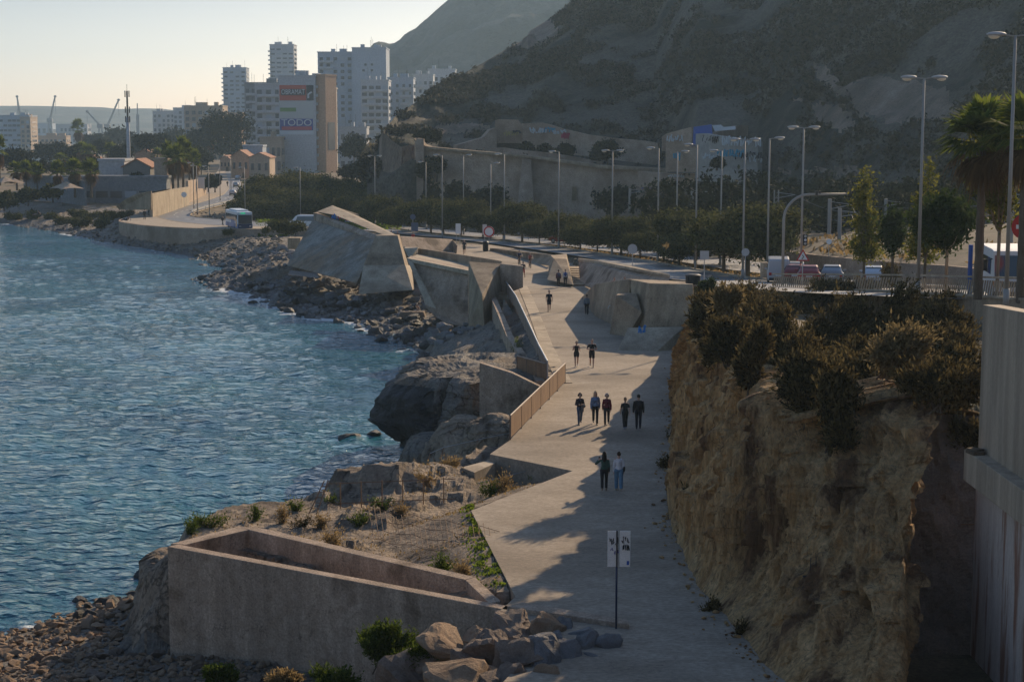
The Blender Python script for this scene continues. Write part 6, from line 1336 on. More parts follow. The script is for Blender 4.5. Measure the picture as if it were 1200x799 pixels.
# dark thicket along the hill foot on the right: reads as one mass
rg = np.random.default_rng(55); bl = []
for px in np.arange(770, 1290, 7):
    for k in range(5):
        Y = rg.uniform(205, 270) if px < 960 else rg.uniform(185, 235); py = rg.uniform(212, 278) if px < 940 else rg.uniform(215, 285); p = D(px + rg.uniform(-8, 8), py, Y)
        if p.z > 5.0: bl.append((p.x, p.y, p.z - .6, rg.uniform(1.4, 3.0), rg.uniform(1.4, 3.0), rg.uniform(1.0, 2.2)))
V, Fq, c = clumps(bl, 5200, 22, .42, .28, rg, .6)
tag(npmesh('thicket', V, Fq, C['pine_dark']), 'dark thicket massed along the foot of the hill', 'thicket', kind='stuff')
# slender trees right
def slender(px, ptop, pbase, Y, w_, lab, m, seed, n=150, per=26, bot=.25, pyr=True, size=.11, group=None, bark='bark', cat='tree', nm='slender_tree', sp=.22):
    b = D(px, pbase, Y); h = D(px, ptop, Y).z - b.z; ww = w_ * Y / F / 2; rg = np.random.default_rng(seed); bl = []
    for k in range(12):
        q = k / 11; z = h * (bot + (1 - bot) * q); r = ww * (1 - q * .85 if pyr else math.sqrt(max(.05, 1 - (2 * q - 1) ** 2)))
        bl.append((rg.uniform(-.35, .35) * r, rg.uniform(-.35, .35) * r, z, r * .75, r * .75, h * .07))
    t = tree(nm, lab, cat, b, bl, C[m], n, per, sp, size, seed, rtr=.1, bark=C[bark], shell=.25, gap=.2, limbs=14)
    mb = MB(); mb.tube([(0, 0, 0), (.05, 0, h * .5), (0, .03, h * .93)], [.10, .07, .02], 7); mb.build('leader', C[bark], t); return t
slender(1012, 199, 326, 118, 62, 'slender yellow-green tree left of the round dark tree', 'leaf', 401, 190, 26)
slender(1083, 188, 334, 108, 56, 'sparse tall young tree behind the double-headed lamp at right', 'leaf', 402, 160, 24)
slender(1045, 248, 330, 112, 36, 'small round dark green tree between the two slender trees', 'leaf_green', 403, 150, 30, .45, False)
slender(1108, 232, 341, 98, 92, 'round dark clipped tree on a thin trunk before the low stone wall', 'leaf_green', 404, 420, 30, .5, False, bark='barkpale', nm='round_tree')
slender(1168, 128, 346, 88, 88, 'tall thin airy tree with a pale trunk in front of the minibus', 'leaf', 405, 260, 22, .38, False, bark='barkpale', sp=.26)
# fan palms
def fanpalm(px, pc, pbase, Y, r, lab, seed, nf=46, group=None, trunk_r=.22, skirt=True, spread=1.0):
    b = D(px, pbase, Y); h = D(px, pc, Y).z - b.z; t = thing('fan_palm', lab, 'palm', b, 0, group); r3 = random.Random(seed)
    def fronds(n, el0, el1, droop, rr):
        vs, fs = [], []
        for k in range(n):
            az = r3.uniform(0, 6.283); el = r3.uniform(el0, el1); d = Vector((math.cos(az) * math.cos(el), math.sin(az) * math.cos(el), math.sin(el))); s = d.cross(Vector((0, 0, 1)))
            if s.length < .05: s = Vector((1, 0, 0))
            s.normalize(); n_ = s.cross(d).normalized(); base = Vector((0, 0, h)) + d * rr * .42 * r3.uniform(.8, 1.15) + Vector((0, 0, -droop * .08)); o0 = Vector((0, 0, h - .1))
            w_ = s * .018; o = len(vs); vs += [o0 - w_, o0 + w_, base + w_, base - w_]; fs.append((o, o + 1, o + 2, o + 3))
            for j in range(13):
                a = (j - 6) / 6 * 1.25; dd = (d * math.cos(a) + s * math.sin(a)).normalized(); L_ = rr * .62 * (1 - .25 * abs(a)) * r3.uniform(.85, 1.1); mid = base + dd * L_ * .55; tip = base + dd * L_ + Vector((0, 0, -droop * L_ * r3.uniform(.25, .7)))
                ww = (dd.cross(n_)).normalized() * rr * .032; o = len(vs); vs += [base, mid - ww, tip, mid + ww]; fs.append((o, o + 1, o + 2, o + 3))
        return vs, fs
    mb = MB(); mb.add(*fronds(nf, -.25, 1.45, .5, r)); mb.build('crown', C['palm'], t)
    if skirt: mb = MB(); mb.add(*fronds(nf // 2, -1.35, -.5, .9, r * .85)); mb.build('dead_skirt', C['deadpalm'], t)
    mb = MB(); n = 14; mb.tube([(0, 0, -.3 + (h + .2) * k / n) for k in range(n + 1)], [trunk_r * (1.15 if k % 2 else 1.0) * (1 - .25 * k / n) for k in range(n + 1)], 9); mb.build('trunk', C['bark'], t); return t
fanpalm(1146, 166, 344, 86, 2.75, 'large backlit fan palm with a brown skirt above the round tree', 501, 60)
fanpalm(1196, 158, 348, 82, 2.6, 'second fan palm cut by the right edge under the lamp', 502, 50)
far = [(20, 200, 222, 430, 3.2), (31, 199, 222, 425, 2.4), (44, 201, 224, 420, 2.4), (68, 202, 232, 400, 2.4), (88, 200, 230, 398, 3.0), (107, 200, 230, 392, 3.0), (0, 176, 215, 440, 2.8), (203, 188, 222, 420, 3.4), (215, 180, 222, 430, 3.4), (209, 186, 222, 415, 2.6), (228, 190, 222, 440, 2.8), (198, 183, 220, 450, 2.6), (97, 176, 196, 620, 4), (104, 178, 197, 600, 4.2), (130, 177, 198, 610, 3.8), (72, 186, 200, 560, 3.4), (92, 152, 178, 900, 5), (247, 166, 186, 760, 4.2), (185, 182, 200, 600, 3.4), (222, 186, 215, 470, 2.8)]
fp = None
for i, (px, pc, pb, Y, r) in enumerate(far):
    lab = f'distant palm on the far shore, {ORD[i]} of those scattered round the club and town'
    lab = ['palm at the left end of the club, largest of the edge three', 'second palm from the left end of the club', 'third palm from the left end of the club', 'lone palm left of the club terrace', 'broad palm before the club terrace, left of a pair', 'broad palm before the club terrace, right of a pair', 'palm cut by the left edge of the photo', 'tall palm left of the cluster beside the stone club tower', 'tallest palm in the cluster beside the stone club tower', 'front palm in the cluster beside the stone club tower', 'palm right of the cluster towards the tan wall', 'rear palm in the cluster beside the stone club tower', 'hazy palm left of the phone mast among roofs', 'hazy bushy palm next to the phone mast roofs', 'hazy palm just left of the phone mast', 'hazy palm near the left town roofs', 'tall hazy palm below the harbour warehouse', 'tall thin palm before the dark town tree', 'hazy palm by the terracotta roofs right of the mast', 'short palm by the blank billboard panel'][i]
    if fp is None: fp = fanpalm(px, pc, pb, Y, 3.0, lab, 510, 44, 'palms on the far shore', .28); fp_h = D(px, pc, Y).z - D(px, pb, Y).z
    else:
        b = D(px, pb, Y); h = D(px, pc, Y).z - b.z; dup(fp, b, i * 1.1, lab, 'palms on the far shore', (r / 3.0, r / 3.0, h / fp_h))
# town trees
for i, a in enumerate(((270, 134, 178, 700, 62, 'big dark tree mass rising behind the tan town buildings', 'pine_dark'), (240, 150, 182, 760, 40, 'dark trees left of the big dark town tree'), (172, 158, 178, 620, 30, 'dense round tree right of the phone mast'), (192, 160, 178, 640, 28, 'rounded tree second right of the phone mast'), (145, 172, 190, 600, 26, 'dark tree at the phone mast foot'), (120, 166, 184, 720, 26, 'hazy tree left of the phone mast'), (205, 152, 176, 900, 34, 'hazy trees under the pale town blocks'), (140, 152, 172, 1000, 40, 'far hazy trees before the harbour'), (110, 158, 175, 950, 30, 'far hazy trees under the warehouse'), (440, 168, 195, 560, 40, 'bare brownish trees before the stacked balconies', 'bush_light'), (415, 160, 198, 520, 30, 'dark trees at the foot of the orange tower', 'pine_dark'), (455, 182, 212, 480, 30, 'dark trees left of the rock cut', 'pine_dark'), (408, 196, 214, 460, 26, 'dark trees behind the pine mound'), (252, 204, 224, 470, 14, 'dark bush tree beside the road into town'), (244, 206, 224, 455, 14, 'dark bush by the blank billboard'), (72, 190, 205, 500, 30, 'dark trees behind the palms at the club', 'pine_dark'), (5, 226, 246, 385, 30, 'green shrub mass at the left shore edge', 'pine'), (33, 222, 240, 390, 26, 'green shrub left of the club wall', 'pine'), (62, 218, 236, 395, 24, 'green shrub before the club wall', 'pine'), (232, 172, 205, 560, 22, 'dark tree behind the palm cluster'), (160, 205, 214, 415, 14, 'dark shrub beside the club pavilion'))):
    darktree(*a[:6], *(a[6:] or ('pine_dark',)), seed=330, n=150, size=.34 * a[3] / 400)
for i, (px, pt, pb, Y, w_, lab) in enumerate(((60, 168, 192, 700, 44, 'hazy tree clump behind the beach arcade'), (20, 176, 200, 560, 40, 'low trees at the left edge before the far beach'), (90, 172, 196, 640, 40, 'dark trees among the roofs left of the phone mast'), (160, 164, 186, 800, 40, 'hazy trees right behind the phone mast'), (215, 160, 186, 900, 50, 'hazy tree clump before the tan stepped building'), (270, 160, 190, 800, 40, 'dark trees left of the gabled houses'), (300, 172, 194, 740, 30, 'dark trees behind the gabled houses'), (236, 178, 204, 620, 30, 'dark trees at the far end of the road into town'), (112, 186, 204, 500, 34, 'dark tree beside the club building'), (45, 190, 210, 480, 40, 'dark tree clump left of the club building'))):
    darktree(px, pt, pb, Y, w_, lab, 'pine_dark', seed=380, n=150, size=.34 * Y / 400)
# shrubs on the far shore slope
SHR = [(90, 232, 372), (104, 236, 366), (118, 232, 366), (131, 240, 355), (75, 242, 360), (95, 246, 350), (118, 249, 342), (138, 246, 345), (60, 236, 375), (146, 230, 350), (15, 240, 380), (40, 236, 378)]
sh = None
for i, (px, py, Y) in enumerate(SHR):
    b = D(px, py, Y); lab = f'low scrubby bush on the far shore slope, {ORD[i]} of a loose patch below the club'
    b.z = at(b.x, b.y) - .1
    if sh is None: sh = tree('shore_shrub', lab, 'shrub', b, rb(np.random.default_rng(9), 6, 1.8, 1.6, .7, .9), C['pine'], 120, 22, .25, .18, 610, rtr=.08, group='bushes on the far shore slope', trunk='stem'); 
    else: dup(sh, b, i * 1.9, lab, 'bushes on the far shore slope', .8 + .06 * (i % 7))
for i, lab in enumerate(('leftmost bush of the scrub row before the long club terrace', 'bush below the pair of broad palms at the club', 'bush right of the pair of palms at the club', 'bush halfway from the palms to the tan sloping wall end', 'low bush on the bare slope left of the palm pair', 'bush on the pebble slope directly below the pair of palms', 'bush just above the pebble beach left of the sloping wall end', 'bush nearest the grey sloping wall end', 'bush left of the scrub row under the club terrace', 'bush tucked above the grey sloping wall end', 'bush near the left edge above the pebble beach', 'bush second from the left edge above the pebble beach')):
    for o in COL.objects:
        if o.name.startswith('shore_shrub') and o.get('label', '').find(ORD[i] + ' of a loose') > 0: o['label'] = lab
for i, (px, py, Y, s, lab) in enumerate(((327, 268, 268, .9, 'dark bush on the embankment edge left of the ramp bastion'), (342, 270, 262, 1.1, 'dark bush beside the small concrete block at the ramp bastion'), (313, 270, 272, .5, 'small tuft bush on the embankment edge under the bus'), (268, 272, 284, .5, 'small tuft bush on the embankment edge left of the bus'))):
    b = D(px, py + 3, Y); dup(sh, b, i, lab, 'bushes on the embankment edge', s)
# cliff-top bushes
def bush(px, py, Y, wpx, hpx, m, lab, seed, n=260, per=30, size=.085, sp=.2, nm='cliff_bush', twigs=22, hang=0, dy=.7, up=.25, group=None, rim=False):
    if rim:
        Yb = 70.0
        for _ in range(30): Yb = .5 * Yb + .5 * (CAMZ - float(zct(Yb))) * F / (py + .28 * hpx - HOR)
        ry = float(np.interp(px, [802, 815, 833, 850, 870, 912, 962, 1005, 1060, 1134], [99, 90, 81, 72, 62.6, 57, 54.5, 53, 53, 52])); Y = max(Yb, ry - .6) if py + hpx * .42 < float(np.interp(px, [800, 850, 912, 1005, 1134], [372, 410, 450, 470, 472])) else ry - (2.7 if py >= 475 else 1.6)
    if rim and m == 'bush_light': Y = ry + .6
    p = D(px, py, Y); rg = np.random.default_rng(seed); u = Y / F; rw, rh = wpx * u / 2, hpx * u / 2
    t = thing(nm, lab, 'bush', (p.x, p.y, p.z - rh)); bl = []
    for k in range(9):
        a = rg.uniform(0, 6.28); q = rg.uniform(0, .75); s = rg.uniform(.28, .5)
        bl.append((math.cos(a) * q * rw, math.sin(a) * q * rw * dy, rh * (1 + rg.uniform(-.6, .55)), rw * s, rw * s * dy, rh * s))
    V, Fq, c = clumps(bl, n, per, sp, size, rg, .35, up, 1.15, gap=.25)
    # feathery sprays: each clump is a bundle of twigs fanning outwards and up, set with narrow leaves
    od = c - np.array([0, 0, rh * .5]); od /= np.linalg.norm(od, axis=1, keepdims=True) + 1e-6; od = od * .75 + np.array([0, 0, .55 * (1 if up > 0 else .2)]) + rg.normal(size=od.shape) * .3; od /= np.linalg.norm(od, axis=1, keepdims=True)
    ln = sp * rg.uniform(1.0, 2.6, len(c)); tq = rg.uniform(-1, 1, (len(c), per)); dv = od[:, None, :] + rg.normal(size=(len(c), per, 3)) * .33
    P = (c[:, None, :] + dv * (tq * ln[:, None])[..., None] + rg.normal(size=(len(c), per, 3)) * sp * .22).reshape(-1, 3)
    la = (dv + rg.normal(size=dv.shape) * .45).reshape(-1, 3); la /= np.linalg.norm(la, axis=1, keepdims=True); lb = np.cross(la, rg.normal(size=la.shape)); lb /= np.linalg.norm(lb, axis=1, keepdims=True)
    sz = (size * rg.uniform(.6, 1.5, len(P)))[:, None]; V = np.stack([P - la * sz, P + lb * sz * .36, P + la * sz * 1.2, P - lb * sz * .36], 1).reshape(-1, 3); Fq = np.arange(len(V)).reshape(-1, 4)
    npmesh('foliage', V, Fq, C[m], t)
    mb = MB()
    for k in range(twigs):
        q = Vector(c[rg.integers(len(c))]); q2 = q * 1.0 + (q - Vector((0, 0, rh))) * .25; mb.tube([(rg.normal() * .15, rg.normal() * .15, -.2), q * .55 + Vector((0, 0, .1 * rh)), q2], [.035, .02, .006], 4)
    mb.build('stems', C['bark'], t); return t
for i, a in enumerate(((838, 372, 98, 50, 70, 'bush', 'dark bush at the far end of the cliff top by the faceted bastion'), (826, 342, 122, 18, 26, 'leaf_green', 'small fresh green bush growing at the parapet wall end'), (868, 375, 88, 58, 66, 'bush', 'rounded dark bush second from the far end of the cliff top'), (900, 382, 80, 60, 70, 'bush', 'dark bush with olive tips in the far half of the cliff top'), (918, 405, 72, 66, 96, 'bush', 'big dark bush hanging over the middle of the cliff edge'), (884, 418, 76, 34, 76, 'bush', 'dark brown bush trailing down the middle of the cliff'), (962, 395, 66, 76, 90, 'bush', 'broad dark brown bush left of the tallest bush'), (1010, 385, 62, 96, 120, 'bush', 'largest dark bush on the cliff top in front of the railing'), (1043, 338, 64, 44, 64, 'bush', 'tallest bush tip rising above the slat railing'), (1000, 350, 68, 60, 50, 'bush', 'olive-tipped bush just below the slat railing'), (1062, 385, 60, 90, 90, 'bush', 'dark bush right of the largest bush under the parapet'), (1112, 400, 57, 80, 100, 'bush', 'dark bush beside the board-marked wall'), (1125, 440, 55, 50, 70, 'bush', 'low dark bush in the corner between cliff and board-marked wall'), (1075, 445, 54, 110, 40, 'bush', 'low dark scrub along the near cliff rim'), (975, 485, 55.5, 50, 100, 'bush', 'dark brown bush drooping over the near cliff corner'), (985, 512, 53, 26, 44, 'bush', 'lowest tip of dark scrub hanging on the near cliff face'), (1040, 408, 55, 76, 56, 'bush_light', 'dry straw-coloured bush in the middle of the dark scrub'), (855, 352, 100, 26, 26, 'bush_light', 'pale dry tuft on the far cliff top'), (940, 440, 62, 56, 50, 'bush', 'dark scrub spilling over the rim below the broad bush'), (1140, 520, 52.5, 34, 40, 'bush', 'dark scrub in the dark corner above the ledge'), (817, 580, 61.5, 18, 30, 'bush', 'small dark shrub clinging low on the cliff foot'), (875, 352, 90, 70, 40, 'bush', 'dark bush row piece under the parapet, left of the olive tips'), (925, 356, 90, 70, 44, 'bush', 'dark brown bush under the parapet behind the broad bush'), (965, 350, 90, 60, 46, 'bush', 'bush touching the slat railing left of the olive-tipped one'), (1105, 365, 90, 70, 50, 'bush', 'dark bush under the parapet left of the board-marked wall'), (1030, 440, 60, 110, 60, 'bush', 'wide dark bush at the near rim below the dry straw bush'), (1095, 425, 60, 80, 80, 'bush', 'dark mass of bush at the near rim beside the straw bush'), (860, 398, 80, 60, 50, 'bush', 'low dark bush on the rim left of the middle hanging bush'), (890, 405, 70, 64, 54, 'bush', 'dark bush on the rim just left of the big middle bush'), (938, 420, 62, 70, 56, 'bush', 'dark bush on the rim between the big middle bush and the broad one'), (985, 430, 58, 76, 60, 'bush', 'dark bush on the rim below the largest bush'), (1015, 448, 55, 80, 44, 'bush', 'low spreading bush on the near rim left of the straw bush'), (1060, 452, 54, 90, 40, 'bush', 'low spreading bush on the near rim below the straw bush'), (1100, 452, 54, 80, 46, 'bush', 'low spreading bush on the near rim nearest the board-marked wall'), (955, 465, 56, 44, 60, 'bush', 'dark bush hanging over the rim left of the drooping corner bush'), (853, 405, 86, 34, 50, 'bush', 'dark bush drooping below the second far bush'))):
    n = 480 if a[3] > 70 else 300; a = a[:3] + (a[3] * (1.32 if i not in (1, 20) else 1), a[4] * 1.05) + a[5:]; b = bush(*a, 700 + i, rim=(a[0] > 827 or a[0] < 820) and a[1] < 515, n=n, per=34 if a[5] != 'bush_light' else 20, size=.075 + .0006 * (a[2] - 55), sp=.15 if a[3] < 60 else .2)
# plants at the cliff foot
for i, (px, py) in enumerate(((788, 515), (781, 548), (786, 580), (800, 632), (834, 715), (868, 742))):
    p = G(px, py, 5.5); bush(px, py - 4, p.y, 20, 14, 'bush', ['tiny dark weed at the cliff foot beside the two black-clad walkers', 'tiny dark weed at the cliff foot right of the near pair', 'small weed at the cliff foot just past the near pair', 'dark weed clump at the cliff foot above the sign', 'dark weed patch at the cliff foot right of the sign', 'lowest dark weed patch at the cliff foot'][i], 760 + i, n=40, per=24, size=.05, sp=.1, nm='weed', twigs=5)
# foreground bushes by the trough
for i, a in enumerate(((448, 752, 50.6, 96, 62, 'bush_green', 'large fresh green bush in front of the brown trough'), (490, 770, 49.6, 60, 34, 'bush_green', 'lower green bush beside the large one, against the boulders'), (262, 792, 53, 44, 26, 'bush_green', 'small green bush at the bottom edge below the trough wall'), (400, 794, 49.5, 66, 26, 'bush_green', 'green bush at the bottom edge under the large green one'), (340, 798, 51, 50, 16, 'grassd', 'dry tuft at the bottom edge between the green bushes'))):
    bush(*a, 780 + i, n=420 if i < 2 else 200, per=36, size=.05, sp=.10, nm='green_bush', twigs=16, up=.5)
# headland plants
HP = [(247, 612, 44, 18, 'bush_green', 'dark green cushion plant at the sea corner of the trough'), (222, 618, 24, 18, 'bush_green', 'small green plant overhanging the headland edge'), (330, 604, 20, 24, 'grassd', 'yellowish tuft behind the trough end wall'), (345, 594, 20, 10, 'bush_green', 'yellow-green tuft at the headland rim'), (389, 632, 34, 16, 'grassd', 'dry olive tuft along the inner trough wall'), (300, 602, 16, 14, 'bush_green', 'small green tuft on the headland rim left'), (352, 614, 24, 10, 'bush', 'dark low plant between ledges'), (420, 612, 30, 14, 'bush_green', 'green cushion plant in the middle of the headland'), (375, 611, 20, 18, 'grassd', 'dry stalks on the middle ledge'), (450, 590, 24, 8, 'bush_green', 'yellow flowering tuft near the rusty fence'), (387, 588, 16, 10, 'bush_green', 'small dark plant by the fence end'), (530, 545, 34, 16, 'grassd', 'dry tuft left of the pale step'), (590, 566, 40, 26, 'grassd', 'large golden dry tuft beside the promenade step'), (627, 562, 22, 14, 'grassg', 'fresh green tuft at the promenade step corner'), (575, 574, 30, 16, 'bush_green', 'olive tuft in front of the golden tuft'), (500, 560, 26, 12, 'grassd', 'dry tuft on the rock hump'), (545, 668, 40, 16, 'grassd', 'dry tuft at the end of the inner trough wall'), (520, 664, 30, 14, 'bush_green', 'green tuft behind the inner trough wall'), (470, 600, 26, 12, 'grassd', 'dry tuft by the fallen wire mesh'), (640, 556, 16, 10, 'grassg', 'small green tuft along the promenade edge'), (608, 402, 22, 34, 'bush_green', 'green bush behind the long steel railing')]
for i, (px, py, w_, h_, m, lab) in enumerate(HP):
    zz_ = 4.9; p = G(px, py + h_ * .4, zz_); zz_ = max(at(p.x, p.y), 3); p = G(px, py + h_ * .4, zz_); bush(px, py, p.y, w_, h_, m, lab, 800 + i, n=34 if w_ < 30 else 60, per=22, size=.045, sp=.15, nm='headland_plant', twigs=6, up=.9)
# grass: green strip along the promenade and thin dry grass over the headland
rg = np.random.default_rng(66); P = []
edge = [G(552, 598, 5), G(570, 630, 5), (G(590, 665, 5)), G(606, 698, 5)]
for k in range(3000):
    q = rg.random() * 3; i = int(q); a = edge[i] + (edge[min(i + 1, 3)] - edge[i]) * (q - i); w_ = .25 + .9 * (q / 3) ; x, y = a.x - abs(rg.normal()) * w_ * .6, a.y + rg.normal() * .2; P.append((x, y, 0))
P = np.array(P); zq, _ = land(P[:, 0], P[:, 1]); P[:, 2] = np.clip(zq, 4.6, 5.4) + .05; P = P[fbm(P[:, 0] * 1.6, P[:, 1] * 1.6, o=3, s=97) > -.12]
V, Fq = leafquads(P, .075, rg, 1.6); tag(npmesh('grass', V, Fq, C['grassg']), 'bright green grass strip along the promenade edge', 'grass', kind='stuff')
xx = rg.uniform(-14, 1, 9000); yy = rg.uniform(54, 84, 9000); zq, kk = land(xx, yy); dn = fbm(xx * .35, yy * .35, s=91); ok = (kk == 0) & inside(xx, yy, HEAD) & (dn > .12) & ~inside(xx, yy, TROUGH)
P = np.stack([xx, yy, zq + .06], -1)[ok]; V, Fq = leafquads(P, .05, rg, 1.6); tag(npmesh('dry_grass', V, Fq, C['grassd']), 'thin dry grass scattered between the headland ledges', 'grass', kind='stuff')
xx = rg.uniform(-75, 10, 30000); yy = rg.uniform(285, 345, 30000); pxx = 600 + xx / yy * F / 1.0; ok = (pxx > 300) & (pxx < 470) & (fbm(xx * .1, yy * .1, s=92) > -.1)
zq, kk = land(xx, yy); P = np.stack([xx, yy, zq + .25], -1)[ok]; V, Fq = leafquads(P, .35, rg, 1.4); tag(npmesh('verge_grass', V, Fq, C['grassg']), 'sunlit green grass under the pines beyond the bus', 'grass', kind='stuff')
xx = rg.uniform(5, 40, 14000); yy = rg.uniform(138, 240, 14000); c_ = np.interp(yy, [138, 150, 165, 195, 216, 240], [24.5, 21.5, 19, 13, 7.3, 1.5]); ok = (xx > c_ + .2) & (xx < c_ + 4.2); P = np.stack([xx, yy, zr(yy) - .1], -1)[ok]
V, Fq = leafquads(P, .16, rg, 1.4); tag(npmesh('median_grass', V, Fq, C['grassd']), 'dry grass under the roadside pine row', 'grass', kind='stuff')
# rusty rail fence on the headland and the fallen frame
a, b = G(399, 590, 5.0), G(520, 584, 5.0); t = thing('rusty_fence', 'thin rusty two-rail fence in front of the rock hump on the headland', 'fence')
for k in range(6):
    p = a + (b - a) * k / 5; mb = MB(); mb.box((0, 0, .5), (.045, .045, 1.1)); mb.build('post', C['rust'], t, loc=(p.x, p.y, 4.85))
for z in (.1, .95): mb = MB(); mb.tube([Vector((a.x - .5, a.y, 4.9 + z)), Vector((b.x + .5, b.y, 4.9 + z))], .018, 5); mb.build('rail', C['rust'], t)
p = G(362, 602, 4.6); t = thing('leaning_frame', 'rusty ladder-like frame leaning at the headland rim', 'frame', p); q = D(380, 563, p.y + .6) - p; mb = MB()
for s in (0, .32): mb.tube([(s, 0, 0), q + Vector((s * .5, 0, 0))], .025, 5)
for k in range(1, 6): mb.tube([q * (k / 6), q * (k / 6) + Vector((.3, 0, 0))], .015, 5)
mb.build('frame', C['rust'], t)
t = thing('wire_mesh', 'sagging rusty wire mesh lying across the headland rocks', 'wire mesh'); mb = MB(); r3 = random.Random(5)
for (l, b0, b1) in (((432, 612), (588, 640), 1), ):
    for k in range(24):
        px = 432 + k * 6.4; p0 = G(px, 612 + k * 1.0, 5.1); p1 = G(px + 6, 634 + k * 1.1, 5.0); mb.tube([p0 + Vector((0, 0, .55 + .15 * math.sin(k))), p1 + Vector((0, 0, .1))], .011, 4)
    for z in (0, .2, .4, .6): mb.tube([G(432 + k * 12.8, 634 + k * 2.2 - z * 36, 5.0) + Vector((0, 0, .1 + z * .8 + .06 * math.sin(k * 2))) for k in range(13)], .011, 4)
mb.build('mesh', C['rust'], t)
t = thing('rope_fence', 'thin pale cable fence sloping down beside the pale step', 'fence'); pts = [G(505, 528, 5.2), G(545, 519, 5.3), G(600, 508, 5.4)]
pp = [D(504, 531, 84), D(520, 524, 84.5), D(560, 515, 86), D(598, 507, 87)]
for p in pp: mb = MB(); mb.tube([p + Vector((-.3, -.4, -1.1)), p], .02, 5); mb.build('post', C['rust'], t)
mb = MB(); mb.tube(pp, .018, 5); mb.build('cable', C['galv'], t)
pp = [D(560, 566, 75), D(600, 556, 76), D(628, 549, 77)]; t = thing('handrail', 'thin low cable handrail over the dry tufts by the step', 'handrail')
for p in pp: mb = MB(); mb.tube([p + Vector((0, 0, -.8)), p], .018, 5); mb.build('post', C['rust'], t)
mb = MB(); mb.tube(pp, .015, 5); mb.build('cable', C['galv'], t)

xx = rg.uniform(15, 75, 9000); yy = rg.uniform(118, 200, 9000); P = []
LWX = [D(q[0], q[1], q[2]) for q in lw]
wy_ = np.interp(xx, [q.x for q in LWX], [q.y for q in LWX]); wz_ = np.interp(xx, [q.x for q in LWX], [q.z for q in LWX]); ok = (yy > wy_ + .4) & (yy < wy_ + 34) & (fbm(xx * .15, yy * .15, o=3, s=98) > -.05)
P = np.stack([xx, yy, wz_ + .35], -1)[ok]; V, Fq = leafquads(P, .3, rg, 1.3); tag(npmesh('verge_dry_grass', V, Fq, C['grassd']), 'dry grass on the verge behind the low stone wall', 'grass', kind='stuff')
# ------------------------------------------------------------------ boulders
def rockmesh(seed, n=16, sub=2, rough=.05, flat=1.0):
    rg = np.random.default_rng(seed); bm = bmesh.new()
    d = rg.normal(size=(n, 3)); d /= np.linalg.norm(d, axis=1, keepdims=True); d *= rg.uniform(.75, 1.05, (n, 1)) * np.array([1, .85, .72 * flat])
    for p in d: bm.verts.new(p)
    bmesh.ops.convex_hull(bm, input=bm.verts); bmesh.ops.delete(bm, geom=[v for v in bm.verts if not v.link_faces], context='VERTS')
    bmesh.ops.bevel(bm, geom=list(bm.edges), offset=.09, segments=1, affect='EDGES', clamp_overlap=True)
    bmesh.ops.triangulate(bm, faces=bm.faces); bmesh.ops.subdivide_edges(bm, edges=bm.edges, cuts=sub, use_grid_fill=True)
    for v in bm.verts:
        c = v.co; k = mnoise.fractal(c * 2.2 + Vector((seed, 0, 0)), 1, 2, 5) * rough * 1.6 + mnoise.noise(c * 7) * rough * .4; v.co += c.normalized() * k
    bmesh.ops.recalc_face_normals(bm, faces=bm.faces); me = bpy.data.meshes.new('boulder'); bm.to_mesh(me); bm.free(); return me
def rockset(base, m, n=8, sub=2, rough=.05, flat=1.0):
    L_ = [rockmesh(base + i, 14 + i % 5, sub, rough, flat) for i in range(n)]
    for me in L_: me.materials.append(m)
    return L_
C['boulder'] = mat('boulder_stone', (.19, .14, .105), (.32, .25, .19), 1.6, .9, 1, 7, (.12, .09, .07), .8, .56, .1, bdist=.1)
C['boulder_o'] = mat('ochre_boulder_stone', (.25, .16, .095), (.38, .27, .175), 1.6, .9, .9, 7, (.20, .14, .09), .8, .56, .1, bdist=.1)
C['boulder_g'] = mat('grey_boulder_stone', (.17, .165, .16), (.27, .26, .25), 1.6, .85, .9, 7, (.11, .105, .10), .8, .56, .1, bdist=.1)
RB = {k: rockset(b, C[m], n, s, r_, f_) for k, b, m, n, s, r_, f_ in (('b', 10, 'boulder', 7, 3, .09, 1), ('o', 30, 'boulder_o', 6, 2, .05, .9), ('g', 50, 'boulder_g', 6, 2, .06, 1), ('d', 70, 'rock_dark', 6, 2, .06, .9))}
def boulder(kind, i, p, s, rz, label, group, tilt=(0, 0), asp=(1, 1, 1)):
    o = bpy.data.objects.new('boulder', RB[kind][i % len(RB[kind])]); COL.objects.link(o); o.location = p; o.scale = (s * asp[0], s * asp[1], s * asp[2]); o.rotation_euler = (tilt[0], tilt[1], rz)
    return tag(o, label, 'boulder', group)
